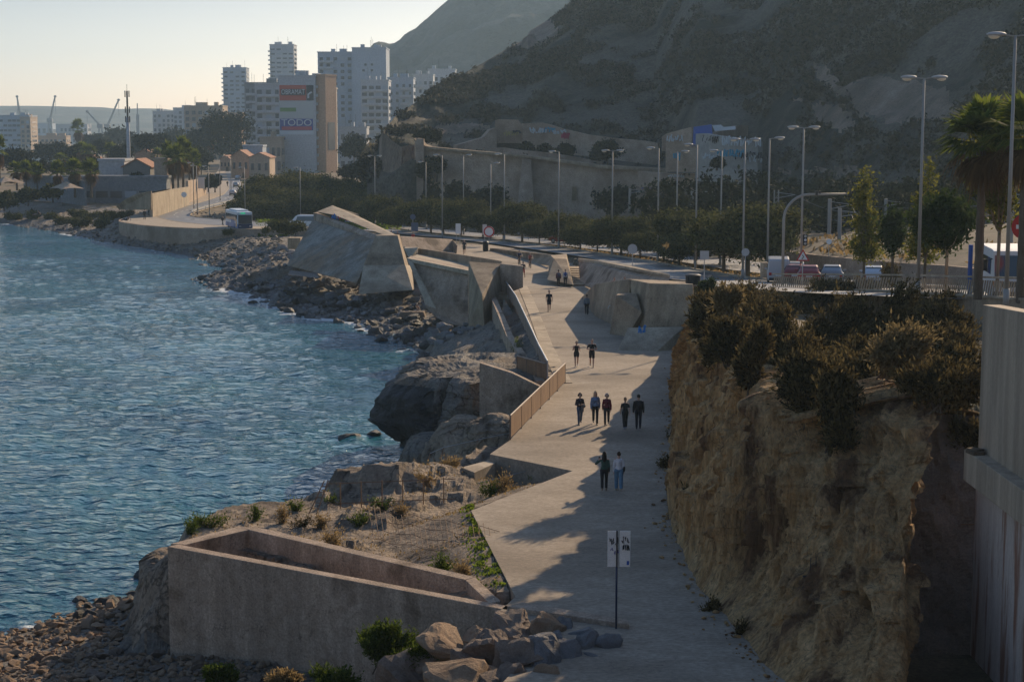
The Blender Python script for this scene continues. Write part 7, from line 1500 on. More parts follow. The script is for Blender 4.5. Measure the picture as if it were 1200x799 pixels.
# heap beside the sign: named one by one
HEAPR = [(478, 789, 34, 22, 'b', 'pale flat boulder at the bottom edge right of the green bush'), (520, 753, 32, 17, 'o', 'tan slab boulder lying against the trough wall behind the green bush'), (538, 792, 34, 18, 'o', 'brown boulder at the bottom edge under the heap'), (596, 740, 34, 17, 'b', 'broad pale boulder topping the heap against the trough wall'), (570, 764, 26, 17, 'b', 'angular cracked boulder in the middle of the heap'), (561, 748, 18, 12, 'o', 'small tan boulder wedged beside the broad top boulder'), (640, 738, 25, 17, 'o', 'reddish brown round boulder at the heap top'), (612, 772, 28, 19, 'b', 'big tan boulder in the front middle of the heap'), (636, 768, 28, 20, 'g', 'dark grey angular boulder in the heap front'), (664, 768, 18, 17, 'g', 'grey block boulder right of the dark angular one'), (690, 757, 17, 14, 'g', 'grey sloping boulder leaning by the kerb block'), (712, 758, 17, 12, 'g', 'rightmost grey boulder at the foot of the kerb block'), (660, 736, 14, 12, 'g', 'bluish grey boulder on the heap top near the kerb'), (676, 745, 22, 8, 'g', 'long dark slab boulder tilting down by the kerb'), (578, 788, 14, 11, 'o', 'small brown boulder at the heap foot'), (600, 790, 20, 13, 'b', 'tan boulder low in the heap front at the bottom edge'), (545, 770, 18, 13, 'b', 'pale boulder between the slab and the cracked boulder'), (505, 775, 22, 14, 'b', 'rounded pale boulder touching the low green bush'), (640, 790, 18, 11, 'o', 'small tan boulder at the bottom right of the heap'), (576, 797, 16, 9, 'b', 'half-cut boulder at the very bottom edge of the heap'), (620, 752, 16, 11, 'o', 'tan boulder below the reddish round one'), (655, 752, 15, 11, 'g', 'grey boulder above the block boulder'), (694, 772, 12, 8, 'g', 'small grey boulder on the path edge of the heap')]
for i, (px, py, rw, rh, k, lab) in enumerate(HEAPR):
    Y = G(px, min(py + rh * .6, 810), 5.3).y + .2 if px > 530 else 49.6; p = D(px, py + 2, Y); s = rw * Y / F
    boulder(k, i, p, s * 1.5, i * 1.7, lab, 'boulders heaped beside the trough', (r_ := .2 * math.sin(i * 2.3), .2 * math.cos(i * 1.9)), (1, .95, min(1.5, rh / rw / .62)))
# near beach: the largest singled out as individuals, smaller cobbles as one mass
rg = np.random.default_rng(91); cnt = 0; small = []
cand = []
while len(cand) < 5200:
    px, py = rg.uniform(-40, 330), rg.uniform(676, 850); p = G(px, py, .9)
    cand.append((p.x, p.y, px, py))
cx2 = np.array([c[0] for c in cand]); cy2 = np.array([c[1] for c in cand]); zq, kk = land(cx2, cy2); ds = dist_poly(cx2, cy2, SHORE1)
placed = []
LB = 'rounded ochre stone on the near beach below the trough wall'; LB2 = 'grey shaded stone on the near beach at the foot of the trough wall'; LB3 = 'dark wet stone at the waterline of the near beach'
for i, c in enumerate(cand):
    z = zq[i]
    if kk[i] not in (2, 3) or z < -.25 or z > 2.5: continue
    s = .13 + .30 * rg.random() ** 2.4
    if c[2] > 90 and z < .5: s *= 1.5
    if all((c[0] - q[0]) ** 2 + (c[1] - q[1]) ** 2 > ((s + q[2]) * .62) ** 2 for q in placed[-700:]): placed.append((c[0], c[1], s, z, c[2], c[3]))
placed.sort(key=lambda q: -q[2])
mass = {'V': [], 'F': []}; off = 0
def tomass(me, p, s, rz, tilt, asp):
    global off
    M = Matrix.Translation(p) @ Matrix.Rotation(rz, 4, 'Z') @ Matrix.Rotation(tilt, 4, 'X') @ Matrix.Diagonal((s * asp[0], s * asp[1], s * asp[2], 1))
    n = len(me.vertices); co_ = np.empty(n * 3, np.float32); me.vertices.foreach_get('co', co_); co_ = co_.reshape(-1, 3) @ np.array(M.to_3x3()).T + np.array(M.translation)
    f = np.array([tuple(q.vertices) for q in me.polygons if len(q.vertices) == 3]); mass['V'].append(co_); mass['F'].append(f + off); off += n
def flush(name, m, label):
    global off
    if mass['V']: tag(npmesh(name, np.concatenate(mass['V']), np.concatenate(mass['F']), m), label, 'stones', kind='stuff')
    mass['V'], mass['F'], off = [], [], 0
lowrock = [rockmesh(400 + i, 13, 1, .03) for i in range(6)]
for i, (x, y, s, z, px, py) in enumerate(placed):
    asp = (1, rg.uniform(.7, 1), rg.uniform(.55, .9)); p = Vector((x, y, z + s * .25))
    if i < 110:
        dk = z < .22 and px > 70; gr = (px > 95 and py > 750)
        boulder('d' if dk else 'o' if not gr and rg.random() < .75 else 'b', i, p, s, rg.uniform(0, 6), LB3 if dk else LB2 if gr else LB, 'wet stones at the near waterline' if dk else 'shaded stones of the near beach' if gr else 'stones of the near beach', (rg.normal() * .2, rg.normal() * .2), asp)
    else: tomass(lowrock[i % 6], p, s, rg.uniform(0, 6), rg.normal() * .2, asp)
flush('beach_cobbles', C['boulder_o'], 'smaller ochre cobbles filling the near beach')
# shore rocks below the bastions
def shore_candidates(n, pr, seed):
    rg = np.random.default_rng(seed); px, py = rg.uniform(pr[0], pr[1], n), rg.uniform(pr[2], pr[3], n); P = np.array([tuple(G(a, b, 1.2)) for a, b in zip(px, py)]); z, k = land(P[:, 0], P[:, 1]); return px, py, P, z, k, rg
px, py, P, z, k, rg = shore_candidates(5200, (225, 562, 300, 412), 17)
placed = []
for i in range(len(px)):
    if k[i] not in (4, 6) or z[i] < -.5 or z[i] > 3.3 or P[i, 1] < 140: continue
    s = .35 + 1.0 * rg.random() ** 2.6
    if px[i] < 330: s *= .8
    if all((P[i, 0] - q[0]) ** 2 + (P[i, 1] - q[1]) ** 2 > ((s + q[2]) * .6) ** 2 for q in placed[-900:]): placed.append((P[i, 0], P[i, 1], s, z[i], px[i]))
placed.sort(key=lambda q: -q[2])
for i, (x, y, s, zz_, p_) in enumerate(placed):
    asp = (1, rg.uniform(.7, 1), rg.uniform(.6, .95)); p = Vector((x, y, zz_ + s * .2))
    if i < 150: dk = zz_ < .75; boulder('d' if dk else 'g', i, p, s, rg.uniform(0, 6), 'dark wet rock at the waterline below the bastions' if dk else 'grey angular rock heaped on the shore below the bastions', 'wet rocks below the bastions' if dk else 'grey rocks below the bastions', (rg.normal() * .25, rg.normal() * .25), asp)
    else: tomass(lowrock[i % 6], p, s, rg.uniform(0, 6), rg.normal() * .2, asp)
flush('shore_rubble', C['boulder_g'], 'smaller grey rubble between the shore rocks below the bastions')
px, py, P, z, k, rg = shore_candidates(3000, (0, 330, 258, 318), 18)
for i in range(len(px)):
    if k[i] != 4 or z[i] < -.4 or z[i] > 3.0 or P[i, 1] < 225: continue
    tomass(lowrock[i % 6], Vector((P[i, 0], P[i, 1], z[i] + .1)), .25 + .5 * rg.random() ** 2, rg.uniform(0, 6), rg.normal() * .2, (1, .9, .7))
flush('far_shingle', C['rock_grey'], 'grey stones strewn along the far shore under the embankment')
for i, (a, b, Y, s, lab) in enumerate(((333, 364, 194, .9, 'lone dark rock in the water left of the shore rocks'), (355, 369, 187, 1.1, 'flat dark rock in the water beside the lone one'), (481, 401, 164, .8, 'dark rock awash near the overhanging sea rock'), (422, 388, 173, .5, 'small dark rock awash below the shore heap'), (308, 326, 232, .7, 'lone low dark rock out in the water off the shore'), (412, 512, 114, .9, 'flat reef rock awash left of the overhanging sea rock'), (440, 508, 115, .8, 'second flat reef rock by the overhanging sea rock'), (172, 674, 79, .7, 'dark rock in the foam at the headland foot'))):
    p = G(a, b, .05); boulder('d', i, p, s, i * 1.3, lab, None, (0, 0), (1.3, .9, .5) if i in (5, 6) else (1.1, .9, .8))
# crumbled stones along the cliff foot
rg = np.random.default_rng(23)
for i in range(420):
    q = rg.random() * (len(base) - 2); j = int(q); a = Bp[j] + (Bp[j + 1] - Bp[j]) * (q - j); s = .03 + .13 * rg.random() ** 3
    tomass(lowrock[i % 6], Vector((a[0] - abs(rg.normal()) * .35 + .15, a[1], 5.5 + s * .3)), s, rg.uniform(0, 6), 0, (1, .9, .7))
flush('cliff_rubble', C['cliff'], 'crumbled ochre rubble along the foot of the cliff')
# ------------------------------------------------------------------ people
def remesh(parts, voxel, smooth=2, it=.5):
    """union of tapered limbs and rounded masses grown into one continuous skin"""
    mb = MB()
    for q in parts:
        if q[0] == 'c':
            a, b, ra, rb_ = Vector(q[1]), Vector(q[2]), q[3], q[4]
            mb.tube([a, b], [ra, rb_], 10); mb.ball(a, ra, 10, 8); mb.ball(b, rb_, 10, 8)
        else: mb.ball(q[1], tuple(q[2]), 14, 10, q[3] if len(q) > 3 else None)
    me = bpy.data.meshes.new('tmp'); me.from_pydata(mb.v, [], mb.f); o = bpy.data.objects.new('tmp', me); COL.objects.link(o)
    m = o.modifiers.new('r', 'REMESH'); m.mode = 'VOXEL'; m.voxel_size = voxel; m.use_smooth_shade = True
    if smooth: s = o.modifiers.new('s', 'SMOOTH'); s.iterations = smooth; s.factor = it
    dg = bpy.context.evaluated_depsgraph_get(); out = bpy.data.meshes.new_from_object(o.evaluated_get(dg)); bpy.data.objects.remove(o); bpy.data.meshes.remove(me); return out
_cm = {}
def cmat(c, rough=.85):
    k = tuple(round(x, 3) for x in c)
    if k not in _cm: _cm[k] = mat('cloth', tuple(x * .8 for x in c), tuple(min(1, x * 1.2) for x in c), 9, rough)
    return _cm[k]
SKIN = mat('skin', (.46, .28, .20), None, rough=.55)
_pm = {}
def person(p, face, label, top, bot, hair, hairstyle='short', sleeve='long', bottom='trousers', female=False, stride=.5, h=1.7, arms='swing', phase=1, vox=.0155, shoe=(.03, .03, .035), extra=None, group=None, lean=0, jacket=False):
    t = thing('person', label, 'person', p, face, group); t.scale = (h / 1.7,) * 3
    sw = .158 if female else .188; hw = .092 if female else .088; s = stride / 2 * phase
    sh = {1: Vector((sw, lean, 1.36)), -1: Vector((-sw, lean, 1.36))}
    hip = {1: Vector((hw, 0, .90)), -1: Vector((-hw, 0, .90))}
    kn, an = {}, {}
    for k in (1, -1):
        fy = s * k; lift = .07 if fy < 0 else 0
        an[k] = Vector((hw * .9 * k, fy, .085 + lift)); kn[k] = Vector((hw * .95 * k, fy * .55 + .05, .49 + (.0 if fy > 0 else .01)))
    el, wr = {}, {}
    for k in (1, -1):
        a = -s * k * .8
        if arms == 'swing': el[k] = sh[k] + Vector((.055 * k, a * .5 - .02, -.285)); wr[k] = el[k] + Vector((.0 * k, a * .45 + .05, -.24))
        elif arms == 'jog': el[k] = sh[k] + Vector((.07 * k, a * .6 - .08, -.26)); wr[k] = el[k] + Vector((-.06 * k, .20, .06))
        elif arms == 'phone' and k == -1: el[k] = sh[k] + Vector((.20 * k, .05, -.19)); wr[k] = el[k] + Vector((.10, .19, .12))
        elif arms == 'hold': el[k] = sh[k] + Vector((.06 * k, -.02, -.28)); wr[k] = el[k] + Vector((-.12 * k, .22, .02))
        elif arms == 'bars': el[k] = sh[k] + Vector((.06 * k, .22, -.20)); wr[k] = sh[k] + Vector((.04 * k, .47, -.33))
        elif arms == 'belly': el[k] = sh[k] + Vector((.10 * k, -.03, -.27)); wr[k] = el[k] + Vector((-.20 * k, .20, .0))
        else: el[k] = sh[k] + Vector((.05 * k, -.01, -.285)); wr[k] = el[k] + Vector((0, .04, -.245))
    if bottom == 'ride':
        for k in (1, -1): hip[k] = Vector((hw * k, -.12, .98)); kn[k] = Vector((hw * k * 1.1, .26, .92 - .14 * k)); an[k] = Vector((hw * k, .10, .50 - .16 * k))
    hd = Vector((0, lean + .02, 1.585)); nk = Vector((0, lean, 1.43)); pel = (hip[1] + hip[-1]) / 2 + Vector((0, 0, .04))
    ch = Vector((0, lean, 1.27)); wa = (pel + ch) / 2 + Vector((0, 0, .0))
    B = [('b', pel, (.155 if female else .15, .105, .12)), ('b', wa, (.12 if female else .14, .09, .15)), ('b', ch - Vector((0, 0, .035)), (sw * .80, .108, .165)), ('c', nk - Vector((0, 0, .06)), hd - Vector((0, 0, .06)), .056, .05),
         ('b', hd, (.078, .097, .122)), ('b', hd + Vector((0, .03, -.06)), (.055, .06, .055)), ('b', hd + Vector((0, .098, -.012)), (.014, .022, .022)), ('b', hd + Vector((0, .085, -.055)), (.026, .014, .010)), ('b', hd + Vector((.076, 0, -.005)), (.012, .02, .03)), ('b', hd + Vector((-.076, 0, -.005)), (.012, .02, .03)),
         ('c', nk - Vector((0, 0, .03)), sh[1] + Vector((-.03, 0, -.01)), .045, .04), ('c', nk - Vector((0, 0, .03)), sh[-1] + Vector((.03, 0, -.01)), .045, .04)]
    if female: B += [('b', ch + Vector((.065, .085, -.01)), (.06, .05, .06)), ('b', ch + Vector((-.065, .085, -.01)), (.06, .05, .06))]
    for k in (1, -1):
        B += [('c', sh[k], el[k], .052, .041), ('c', el[k], wr[k], .041, .027), ('c', hip[k], kn[k], .082, .055), ('c', kn[k], kn[k] * .6 + an[k] * .4 + Vector((0, -.02, 0)), .054, .052), ('c', kn[k] * .6 + an[k] * .4 + Vector((0, -.02, 0)), an[k], .052, .036),
              ('c', an[k] + Vector((0, -.04, -.035)), an[k] + Vector((0, .13, -.05)), .036, .028)]
        d = (wr[k] - el[k]).normalized(); sd = Vector((0, 1, 0)) if abs(d.z) > .6 else Vector((0, 0, 1)); sd = (sd - d * sd.dot(d)).normalized(); pn = d.cross(sd)
        pc = wr[k] + d * .045; B += [('c', wr[k], pc, .026, .028), ('c', pc - sd * .02, pc + sd * .022, .022, .022)]
        for f, (o_, L_) in enumerate(((-.030, .058), (-.010, .072), (.011, .068), (.031, .055))):
            b0 = pc + sd * o_ + d * .02; m_ = b0 + d * L_ * .6; e_ = m_ + (d * .7 - pn * k * .7).normalized() * L_ * .5; B += [('c', b0, m_, .0098, .0088), ('c', m_, e_, .0088, .0075)]
        tb = pc + sd * .03 - d * .02; B += [('c', tb, tb + (sd * .7 + d * .6 - pn * k * .3).normalized() * .05, .011, .009)]
    def mk(nm, parts, m, vx=vox, sm=2, par=t):
        me = remesh(parts, vx, sm); me.materials.clear(); me.materials.append(m); me.name = nm; return link(nm, me, par)
    mk('body', B, SKIN, vox * .8, 1)
    # shirt or jacket
    g = .015 if jacket else .010
    T = [('b', wa, ((.125 if female else .145) + g, .095 + g, .17)), ('b', ch - Vector((0, 0, .035)), (sw * .82 + g, .112 + g, .165)), ('b', pel + Vector((0, 0, .05)), (.155 + g, .11 + g, .10 if not jacket else .15)), ('c', nk - Vector((0, 0, .05)), sh[1] + Vector((-.025, 0, -.015)), .042 + g, .036 + g), ('c', nk - Vector((0, 0, .05)), sh[-1] + Vector((.025, 0, -.015)), .042 + g, .036 + g)]
    if female: T += [('b', ch + Vector((.065, .088, -.01)), (.064 + g * .5,) * 3), ('b', ch + Vector((-.065, .088, -.01)), (.064 + g * .5,) * 3)]
    for k in (1, -1):
        if sleeve != 'none':
            e = el[k] if sleeve == 'long' else sh[k] * .35 + el[k] * .65; T += [('c', sh[k] - Vector((0, 0, .015)), e, .046 + g, .042 + g)]
            if sleeve == 'long': T += [('c', el[k], el[k] * .12 + wr[k] * .88, .045 + g, .034 + g)]
    mk('top', T, cmat(top))
    L_ = [('b', pel - Vector((0, 0, .02)), (.165, .118, .125))]
    if bottom == 'skirt':
        for k in (1, -1): L_ += [('c', hip[k], (kn[k] + an[k]) / 2, .098, .085), ('c', (kn[k] + an[k]) / 2, an[k] + Vector((0, 0, .02)), .088, .075)]
        L_ += [('c', pel - Vector((0, 0, .05)), (kn[1] + kn[-1]) / 2, .13, .12)]
    else:
        for k in (1, -1):
            if bottom in ('shorts', 'briefshorts'): q = .75 if bottom == 'shorts' else .45; L_ += [('c', hip[k], hip[k] * (1 - q) + kn[k] * q, .098, .085 if bottom == 'shorts' else .09)]
            elif bottom == 'ride': L_ += [('c', hip[k], kn[k] * .8 + hip[k] * .2, .095, .068)]
            else: f = 1.25 if bottom == 'wide' else 1; L_ += [('c', hip[k], kn[k], .096 * f, .070 * f), ('c', kn[k], kn[k] * .6 + an[k] * .4 + Vector((0, -.02, 0)), .070 * f, .068 * f), ('c', kn[k] * .6 + an[k] * .4 + Vector((0, -.02, 0)), an[k] + Vector((0, -.005, .02)), .068 * f, .058 * f)]
    mk('trousers' if bottom not in ('shorts', 'briefshorts', 'skirt') else bottom.replace('brief', ''), L_, cmat(bot))
    for k in (1, -1): mk('shoe', [('c', an[k] + Vector((0, -.05, -.045)), an[k] + Vector((0, .15, -.052)), .044, .036), ('b', an[k] + Vector((0, -.03, -.02)), (.045, .06, .05))], cmat(shoe, .6), .016)
    H = [('b', hd + Vector((0, -.015, .025)), (.086, .098, .112))]
    if hairstyle == 'long': H += [('c', hd + Vector((0, -.06, 0)), hd + Vector((0, -.085, -.26)), .085, .075), ('c', hd + Vector((.06, -.02, 0)), hd + Vector((.075, -.05, -.20)), .04, .035), ('c', hd + Vector((-.06, -.02, 0)), hd + Vector((-.075, -.05, -.20)), .04, .035)]
    if hairstyle == 'bun': H += [('b', hd + Vector((0, -.10, .08)), (.055, .055, .055))]
    if hairstyle == 'curly': H += [('b', hd + Vector((.07 * math.cos(a), -.03 + .06 * math.sin(a), -.01 + .05 * math.sin(3 * a))), (.062,) * 3) for a in (0, .8, 1.6, 2.4, 3.14, 3.9, 5.4)] + [('b', hd + Vector((0, -.03, .07)), (.09, .09, .07))]
    if hairstyle == 'pony': H += [('c', hd + Vector((0, -.1, .03)), hd + Vector((0, -.13, -.2)), .04, .022)]
    cut = [('b', hd + Vector((0, -.02, .03)), (.083, .092, .105))] if hairstyle == 'short' else None
    if hairstyle != 'bald':
        H = cut or H; ho_ = mk('hair', H, cmat(hair), .016)
        for v in ho_.data.vertices:      # keep the face open
            if v.co.y > hd.y + .05 and v.co.z < hd.z + .05: v.co.y = hd.y + .05
    m = MB()
    for k in (1, -1): m.ball(hd + Vector((.03 * k, .083, .012)), (.012, .008, .009), 8, 6)
    m.build('eyes', C['black'], t)
    if extra == 'backpack': mk('backpack', [('b', ch + Vector((0, -.19, -.06)), (.14, .09, .21))], cmat((.06, .07, .12)), .02)
    if extra == 'navypack': mk('backpack', [('b', ch + Vector((0, -.19, -.06)), (.14, .09, .21))], cmat((.03, .07, .22)), .02)
    if extra == 'blackpack': mk('backpack', [('b', ch + Vector((.03, -.18, -.10)), (.12, .09, .18))], cmat((.02, .02, .022)), .02)
    if extra == 'bag':
        tr = MB(); tr.tube([sh[-1] + Vector((0, .08, .06)), ch + Vector((.02, .13, -.1)), pel + Vector((.17, 0, 0)), ch + Vector((0, -.15, -.1)), sh[-1] + Vector((0, -.06, .07))], .012, 5); tr.build('strap', C['black'], t)
    if arms == 'phone': m = MB(); m.box(wr[-1] + Vector((.04, .08, .06)), (.075, .012, .15)); ph = m.build('phone', C['black']); ph.parent = t
    return t, wr, pel
def held(name, label, cat, t, local, parts, m, vx=.018):
    me = remesh(parts, vx, 2); me.materials.clear(); me.materials.append(m); M = Matrix.Translation(t.location) @ Matrix.Rotation(t.rotation_euler.z, 4, 'Z') @ Matrix.Scale(t.scale[0], 4)
    o = link(name, me); o.matrix_world = M @ Matrix.Translation(local); return tag(o, label, cat)
UP, AWAY = math.pi, 0.0      # towards the viewer / away
BLK = (.018, .018, .02)
pp_ = lambda px, py, z=5.5: G(px, py, z)
t, wr, pel = person(pp_(708, 575), R(-4), 'woman in a dark green jumper with long dark hair walking away, arm raised', (.03, .075, .06), BLK, (.015, .012, .01), 'long', 'long', 'trousers', True, .42, 1.66, 'phone', 1, shoe=(.25, .18, .13))
held('shoulder_bag', 'small black bag hanging at the hip of the woman in green', 'bag', t, pel + Vector((.2, -.02, .02)), [('b', (0, 0, 0), (.05, .10, .11))], cmat(BLK))
t, wr, pel = person(pp_(725, 575), R(3), 'woman in a white blouse and wide blue trousers with a bun, walking away', (.62, .62, .64), (.11, .22, .33), (.03, .018, .012), 'bun', 'long', 'wide', True, .36, 1.66, 'rest', -1, shoe=(.3, .25, .2), jacket=True)
held('shoulder_bag', 'black shoulder bag on the right side of the woman in white', 'bag', t, pel + Vector((.22, -.02, .02)), [('b', (0, 0, 0), (.055, .12, .13)), ('c', (0, 0, .1), (-.04, 0, .42), .014, .014)], cmat(BLK))
t, wr, pel = person(pp_(679.5, 497), UP + R(6), 'woman with curly dark hair and jeans walking nearer the railing, coat over her arm', (.03, .022, .03), (.06, .09, .14), (.04, .028, .022), 'curly', 'long', 'trousers', True, .4, 1.62, 'hold', 1, jacket=True)
held('folded_coat', 'grey black patterned coat draped over the arm of the curly-haired woman', 'coat', t, Vector((-.16, .2, 1.02)), [('b', (0, 0, 0), (.13, .08, .10)), ('c', (.05, 0, -.05), (.04, 0, -.28), .08, .06)], mat('patterned_coat', (.03, .03, .03), (.22, .21, .2), 18))
person(pp_(697.5, 497), UP, 'blond woman in a light blue jacket with black trousers walking towards us', (.13, .20, .32), BLK, (.42, .30, .17), 'long', 'long', 'trousers', True, .42, 1.72, 'swing', -1, jacket=True, extra='bag')
person(pp_(711, 498), UP - R(5), 'grey-haired woman in a dark red cardigan beside the blond woman', (.12, .018, .03), BLK, (.30, .26, .23), 'curly', 'long', 'trousers', True, .38, 1.64, 'swing', 1, jacket=True)
person(pp_(732.5, 503), R(4), 'fair-haired person in black short sleeves walking away beside a taller one', BLK, BLK, (.25, .17, .10), 'short', 'short', 'trousers', True, .5, 1.64, 'swing', 1, shoe=(.3, .3, .32))
person(pp_(748, 503), R(-3), 'tall person in black with a black backpack walking away in the cliff shade', BLK, (.02, .022, .03), (.012, .01, .01), 'short', 'long', 'trousers', False, .3, 1.78, 'rest', -1, jacket=True, extra='blackpack')
person(pp_(675.5, 430), UP, 'woman jogging in a black tank top and shorts', BLK, BLK, (.22, .15, .09), 'pony', 'none', 'briefshorts', True, .5, 1.66, 'jog', 1, shoe=(.5, .5, .5))
person(pp_(693.5, 430), UP, 'man in black T-shirt and shorts walking beside the woman in the tank top', BLK, BLK, (.25, .22, .2), 'short', 'short', 'shorts', False, .45, 1.8, 'belly', -1, shoe=(.1, .1, .1))
person(pp_(643.5, 365), UP, 'lone man in black T-shirt and shorts in the middle of the sunny promenade', (.02, .022, .03), (.02, .02, .03), (.05, .035, .03), 'short', 'short', 'shorts', False, .3, 1.78, 'rest', 1, vox=.016)
person(pp_(687.5, 369), R(2), 'woman in a grey denim jacket walking away along the faceted bastion', (.13, .16, .19), BLK, (.05, .035, .03), 'pony', 'long', 'trousers', True, .3, 1.68, 'rest', 1, vox=.016, jacket=True)
person(pp_(654.5, 336), R(6), 'walker in a dark purple jacket with pink lining near the tapered pier', (.07, .025, .055), (.03, .025, .025), (.08, .045, .03), 'short', 'long', 'trousers', True, .35, 1.64, 'swing', 1, vox=.018, jacket=True, extra='backpack')
person(pp_(662.5, 336), R(0), 'walker in a pale top with a blue backpack near the tapered pier', (.45, .47, .5), (.03, .03, .035), (.35, .24, .14), 'short', 'long', 'trousers', True, .35, 1.70, 'swing', -1, vox=.018, extra='navypack')
person(pp_(613, 326), R(160), 'runner in red shorts emerging from behind the bastion wall', (.03, .03, .04), (.35, .03, .04), (.05, .04, .03), 'short', 'short', 'shorts', False, .6, 1.72, 'jog', 1, vox=.018)
person(pp_(544, 298), UP, 'man in dark T-shirt and shorts walking by the far promenade wall', (.03, .035, .045), (.03, .03, .035), (.05, .04, .03), 'short', 'short', 'shorts', False, .4, 1.74, 'swing', 1, vox=.02)
def bicycle(p, rz, label):
    t = thing('bicycle', label, 'bicycle', p, rz); MY = Matrix.Rotation(math.pi / 2, 4, 'Y')
    for y in (-.52, .52):
        m = MB(); m.torus((0, y, .34), .32, .022, 28, 6, MY); w_ = m.build('wheel', C['tyre'], t)
        m = MB(); m.lathe([(.03, -.03), (.03, .03)], 8, (0, y, .34)); [m.tube([(0, y, .34), (0, y + .31 * math.cos(a), .34 + .31 * math.sin(a))], .004, 3) for a in np.linspace(0, 6.28, 13)[:-1]]; m.build('spokes', C['galv'], w_)
    m = MB(); 
    for a, b in (((0, -.52, .34), (0, -.15, .85)), ((0, -.15, .85), (0, .38, .86)), ((0, 0, .30), (0, .38, .82)), ((0, 0, .30), (0, -.15, .88)), ((0, 0, .30), (0, -.52, .34)), ((0, .38, .9), (0, .52, .34))): m.tube([a, b], .02, 6)
    m.build('frame', C['darkmetal'], t); m = MB(); m.tube([(-.28, .42, .98), (0, .38, 1.0), (.28, .42, .98)], .014, 6); m.build('handlebar', C['black'], t)
    m = MB(); m.ball((0, -.17, .92), (.07, .14, .035), 10, 6); m.build('saddle', C['black'], t); m = MB(); m.tube([(-.14, 0, .2), (0, 0, .3), (.14, 0, .4)], .015, 5); m.build('pedals', C['darkmetal'], t)
for px, py, top, lab, lb2, hr in ((608.5, 311, (.03, .04, .08), 'cyclist in dark blue riding towards the lone walker', 'bicycle ridden by the cyclist in dark blue', (.03, .03, .03)), (621, 314, (.35, .10, .07), 'cyclist in a red and white top riding on the right', 'bicycle ridden by the cyclist in the red top', (.5, .4, .38))):
    p = pp_(px, py); bicycle(p, UP + R(8), lb2); person(p, UP + R(8), lab, top, (.02, .02, .025), hr, 'short', 'short', 'ride', False, .1, 1.7, 'bars', 1, vox=.02, lean=.12)
for i, (px, py, top, Y, lab) in enumerate(((720, 328, (.4, .06, .05), 148, 'red-shirted person half hidden behind the faceted bastion, left one'), (732, 327.5, (.4, .07, .05), 148, 'red-shirted person half hidden behind the faceted bastion, right one'), (458.5, 275, (.05, .04, .04), 213, 'dark-haired person peering over the pier bastion, left one'), (466, 276, (.05, .04, .04), 214, 'dark-haired person peering over the pier bastion, right one'), (484, 277, (.45, .05, .05), 222, 'person in red standing behind the brown flank wall'))):
    q = D(px, py, Y); h_ = D(px, py - 2, Y).z; person(Vector((q.x, q.y, h_ - 1.62 if i < 2 else h_ - 1.35)), UP, lab, top, (.03, .03, .04), (.12, .05, .03), 'short', 'short', 'trousers', False, .1, 1.7, 'rest', 1, vox=.022)
# sunbather lying on the rocks
def lying(p, rz, label, top, bot):
    t = thing('person', label, 'person', p, rz); B = [('b', (0, 0, .2), (.16, .2, .12)), ('b', (0, -.35, .42), (.18, .16, .2)), ('b', (0, -.62, .72), (.08, .1, .11)), ('c', (0, -.5, .55), (0, -.6, .66), .06, .05)]
    for k in (1, -1): B += [('c', (.09 * k, .05, .18), (.12 * k, .5, .22 + .12 * (k > 0)), .09, .06), ('c', (.12 * k, .5, .22 + .12 * (k > 0)), (.11 * k, .95, .10), .06, .04), ('c', (.11 * k, .95, .10), (.11 * k, 1.0, .2), .04, .03), ('c', (.2 * k, -.4, .52), (.3 * k, -.62, .28), .05, .045), ('c', (.3 * k, -.62, .28), (.3 * k, -.45, .08), .04, .03)]
    me = remesh(B, .02); me.materials.clear(); me.materials.append(SKIN); link('body', me, t)
    me = remesh([('b', (0, -.33, .42), (.2, .18, .22)), ('b', (0, -.1, .27), (.18, .2, .14))], .022); me.materials.clear(); me.materials.append(cmat(top)); link('top', me, t)
    me = remesh([('b', (0, 0, .2), (.18, .18, .14))] + [('c', (.09 * k, .05, .18), (.12 * k, .5, .22 + .12 * (k > 0)), .1, .075) for k in (1, -1)] + [('c', (.12 * k, .5, .22 + .12 * (k > 0)), (.11 * k, .9, .11), .075, .06) for k in (1, -1)], .022); me.materials.clear(); me.materials.append(cmat(bot)); link('trousers', me, t)
    me = remesh([('b', (0, -.64, .75), (.095, .11, .11))], .022); me.materials.clear(); me.materials.append(cmat((.04, .03, .03))); link('hair', me, t); return t
q = G(483, 345, 3.2); z_ = at(q.x, q.y); tt = lying(Vector((q.x, q.y, z_ + .55)), R(75), 'person in black reclining on the grey rocks below the sloped bastion', BLK, BLK); tt.scale = (1.15,) * 3
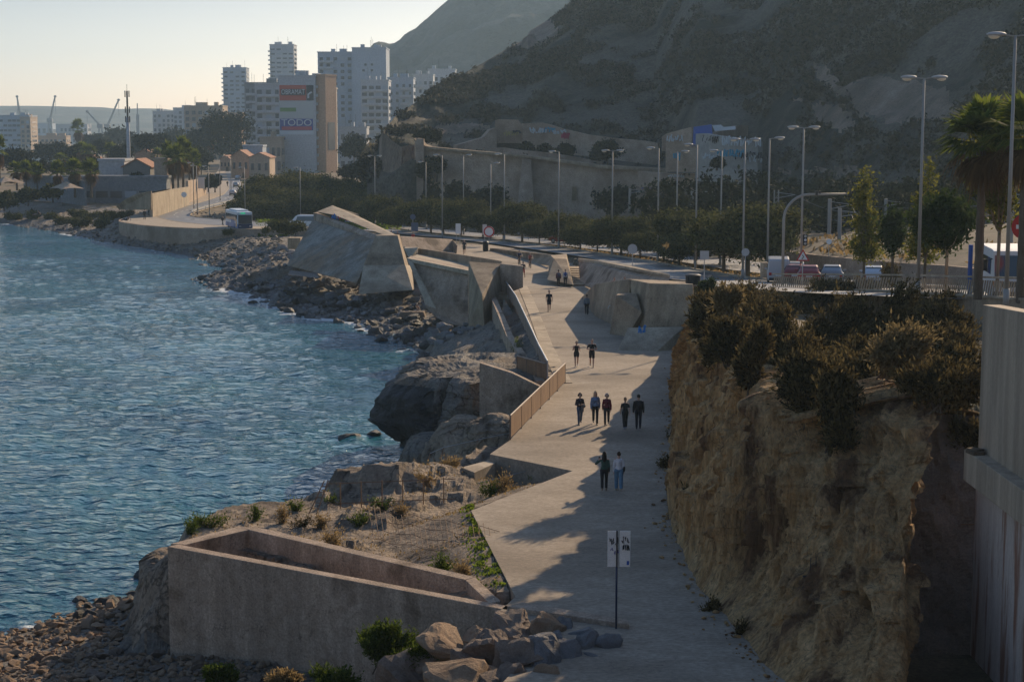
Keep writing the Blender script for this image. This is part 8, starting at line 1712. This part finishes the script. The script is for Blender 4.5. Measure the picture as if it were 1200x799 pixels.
m = MB(); m.hull([(q.x - 1.5, q.y - .7, z_ - .3), (q.x + 1.5, q.y - .7, z_ - .3), (q.x + 1.6, q.y + .7, z_ - .3), (q.x - 1.5, q.y + .7, z_ - .3), (q.x - 1.3, q.y - .6, z_ + .5), (q.x + 1.2, q.y - .5, z_ + .55), (q.x + 1.3, q.y + .5, z_ + .6), (q.x - 1.2, q.y + .6, z_ + .5)]); tag(m.build('boulder', C['boulder'], bevel=.08), 'flat pale rock under the reclining person', 'boulder')
# far walkers on the bend, the beach and the road
farp = [(169.5, 257.5, (.02, .02, .025), 'dark-clad walker on the pavement curve, left of a pair'), (174.5, 252.5, (.025, .025, .035), 'dark-clad walker on the pavement curve, right of a pair'), (208, 239, (.04, .035, .03), 'walker passing the tan boundary wall'), (252, 226, (.03, .03, .03), 'walker on the straight pavement beyond the bend, nearer one'), (254, 221, (.04, .03, .03), 'walker on the straight pavement beyond the bend, farther one'), (266.5, 218.5, (.03, .03, .03), 'cyclist-like dark figure on the road into town'), (261, 264, (.02, .02, .03), 'dark figure waiting at the left end of the bus'), (268, 265, (.03, .03, .04), 'dark figure standing before the bus door')]
proto = None
for i, (px, py, top, lab) in enumerate(farp):
    p = GR(px, py, .13); proto = person(p, R(40 * i), lab, top, (.025, .025, .03), (.02, .02, .02), 'short', 'long', 'trousers', False, .35, 1.72 * (1.15 if i < 3 else 1), 'swing', 1, vox=.035)
for i, (px, py, z, lab) in enumerate(((148, 259, 4.4, 'seated person at the outer edge of the pavement curve'), (72, 269, .8, 'dark figure sitting alone on the pebble beach'), (43, 251, 2.4, 'small figure sitting high on the far beach slope'), (115, 276, .6, 'figure crouching at the far waterline'))):
    q = G(px, py, z); zz_ = max(at(q.x, q.y), z - .3) if i else 4.35; o = lying(Vector((q.x, q.y, zz_)), R(60 + 50 * i), lab, (.03, .03, .04), (.03, .035, .06)); o.scale = (1.25,) * 3
# ------------------------------------------------------------------ the air over the bay
hm = bpy.data.materials.new('haze_air'); hm.use_nodes = True; nt = hm.node_tree; nt.nodes.remove(nt.nodes['Principled BSDF'])
pv = nt.nodes.new('ShaderNodeVolumePrincipled'); pv.inputs['Density'].default_value = HAZE; pv.inputs['Color'].default_value = HAZE_C; pv.inputs['Anisotropy'].default_value = HAZE_G
nt.links.new(pv.outputs[0], nt.nodes['Material Output'].inputs['Volume'])
hz = MB(); hz.box((0, 1900, 100), (12000, 4600, 220)); ho = hz.build('haze', hm); ho['kind'] = 'stuff'
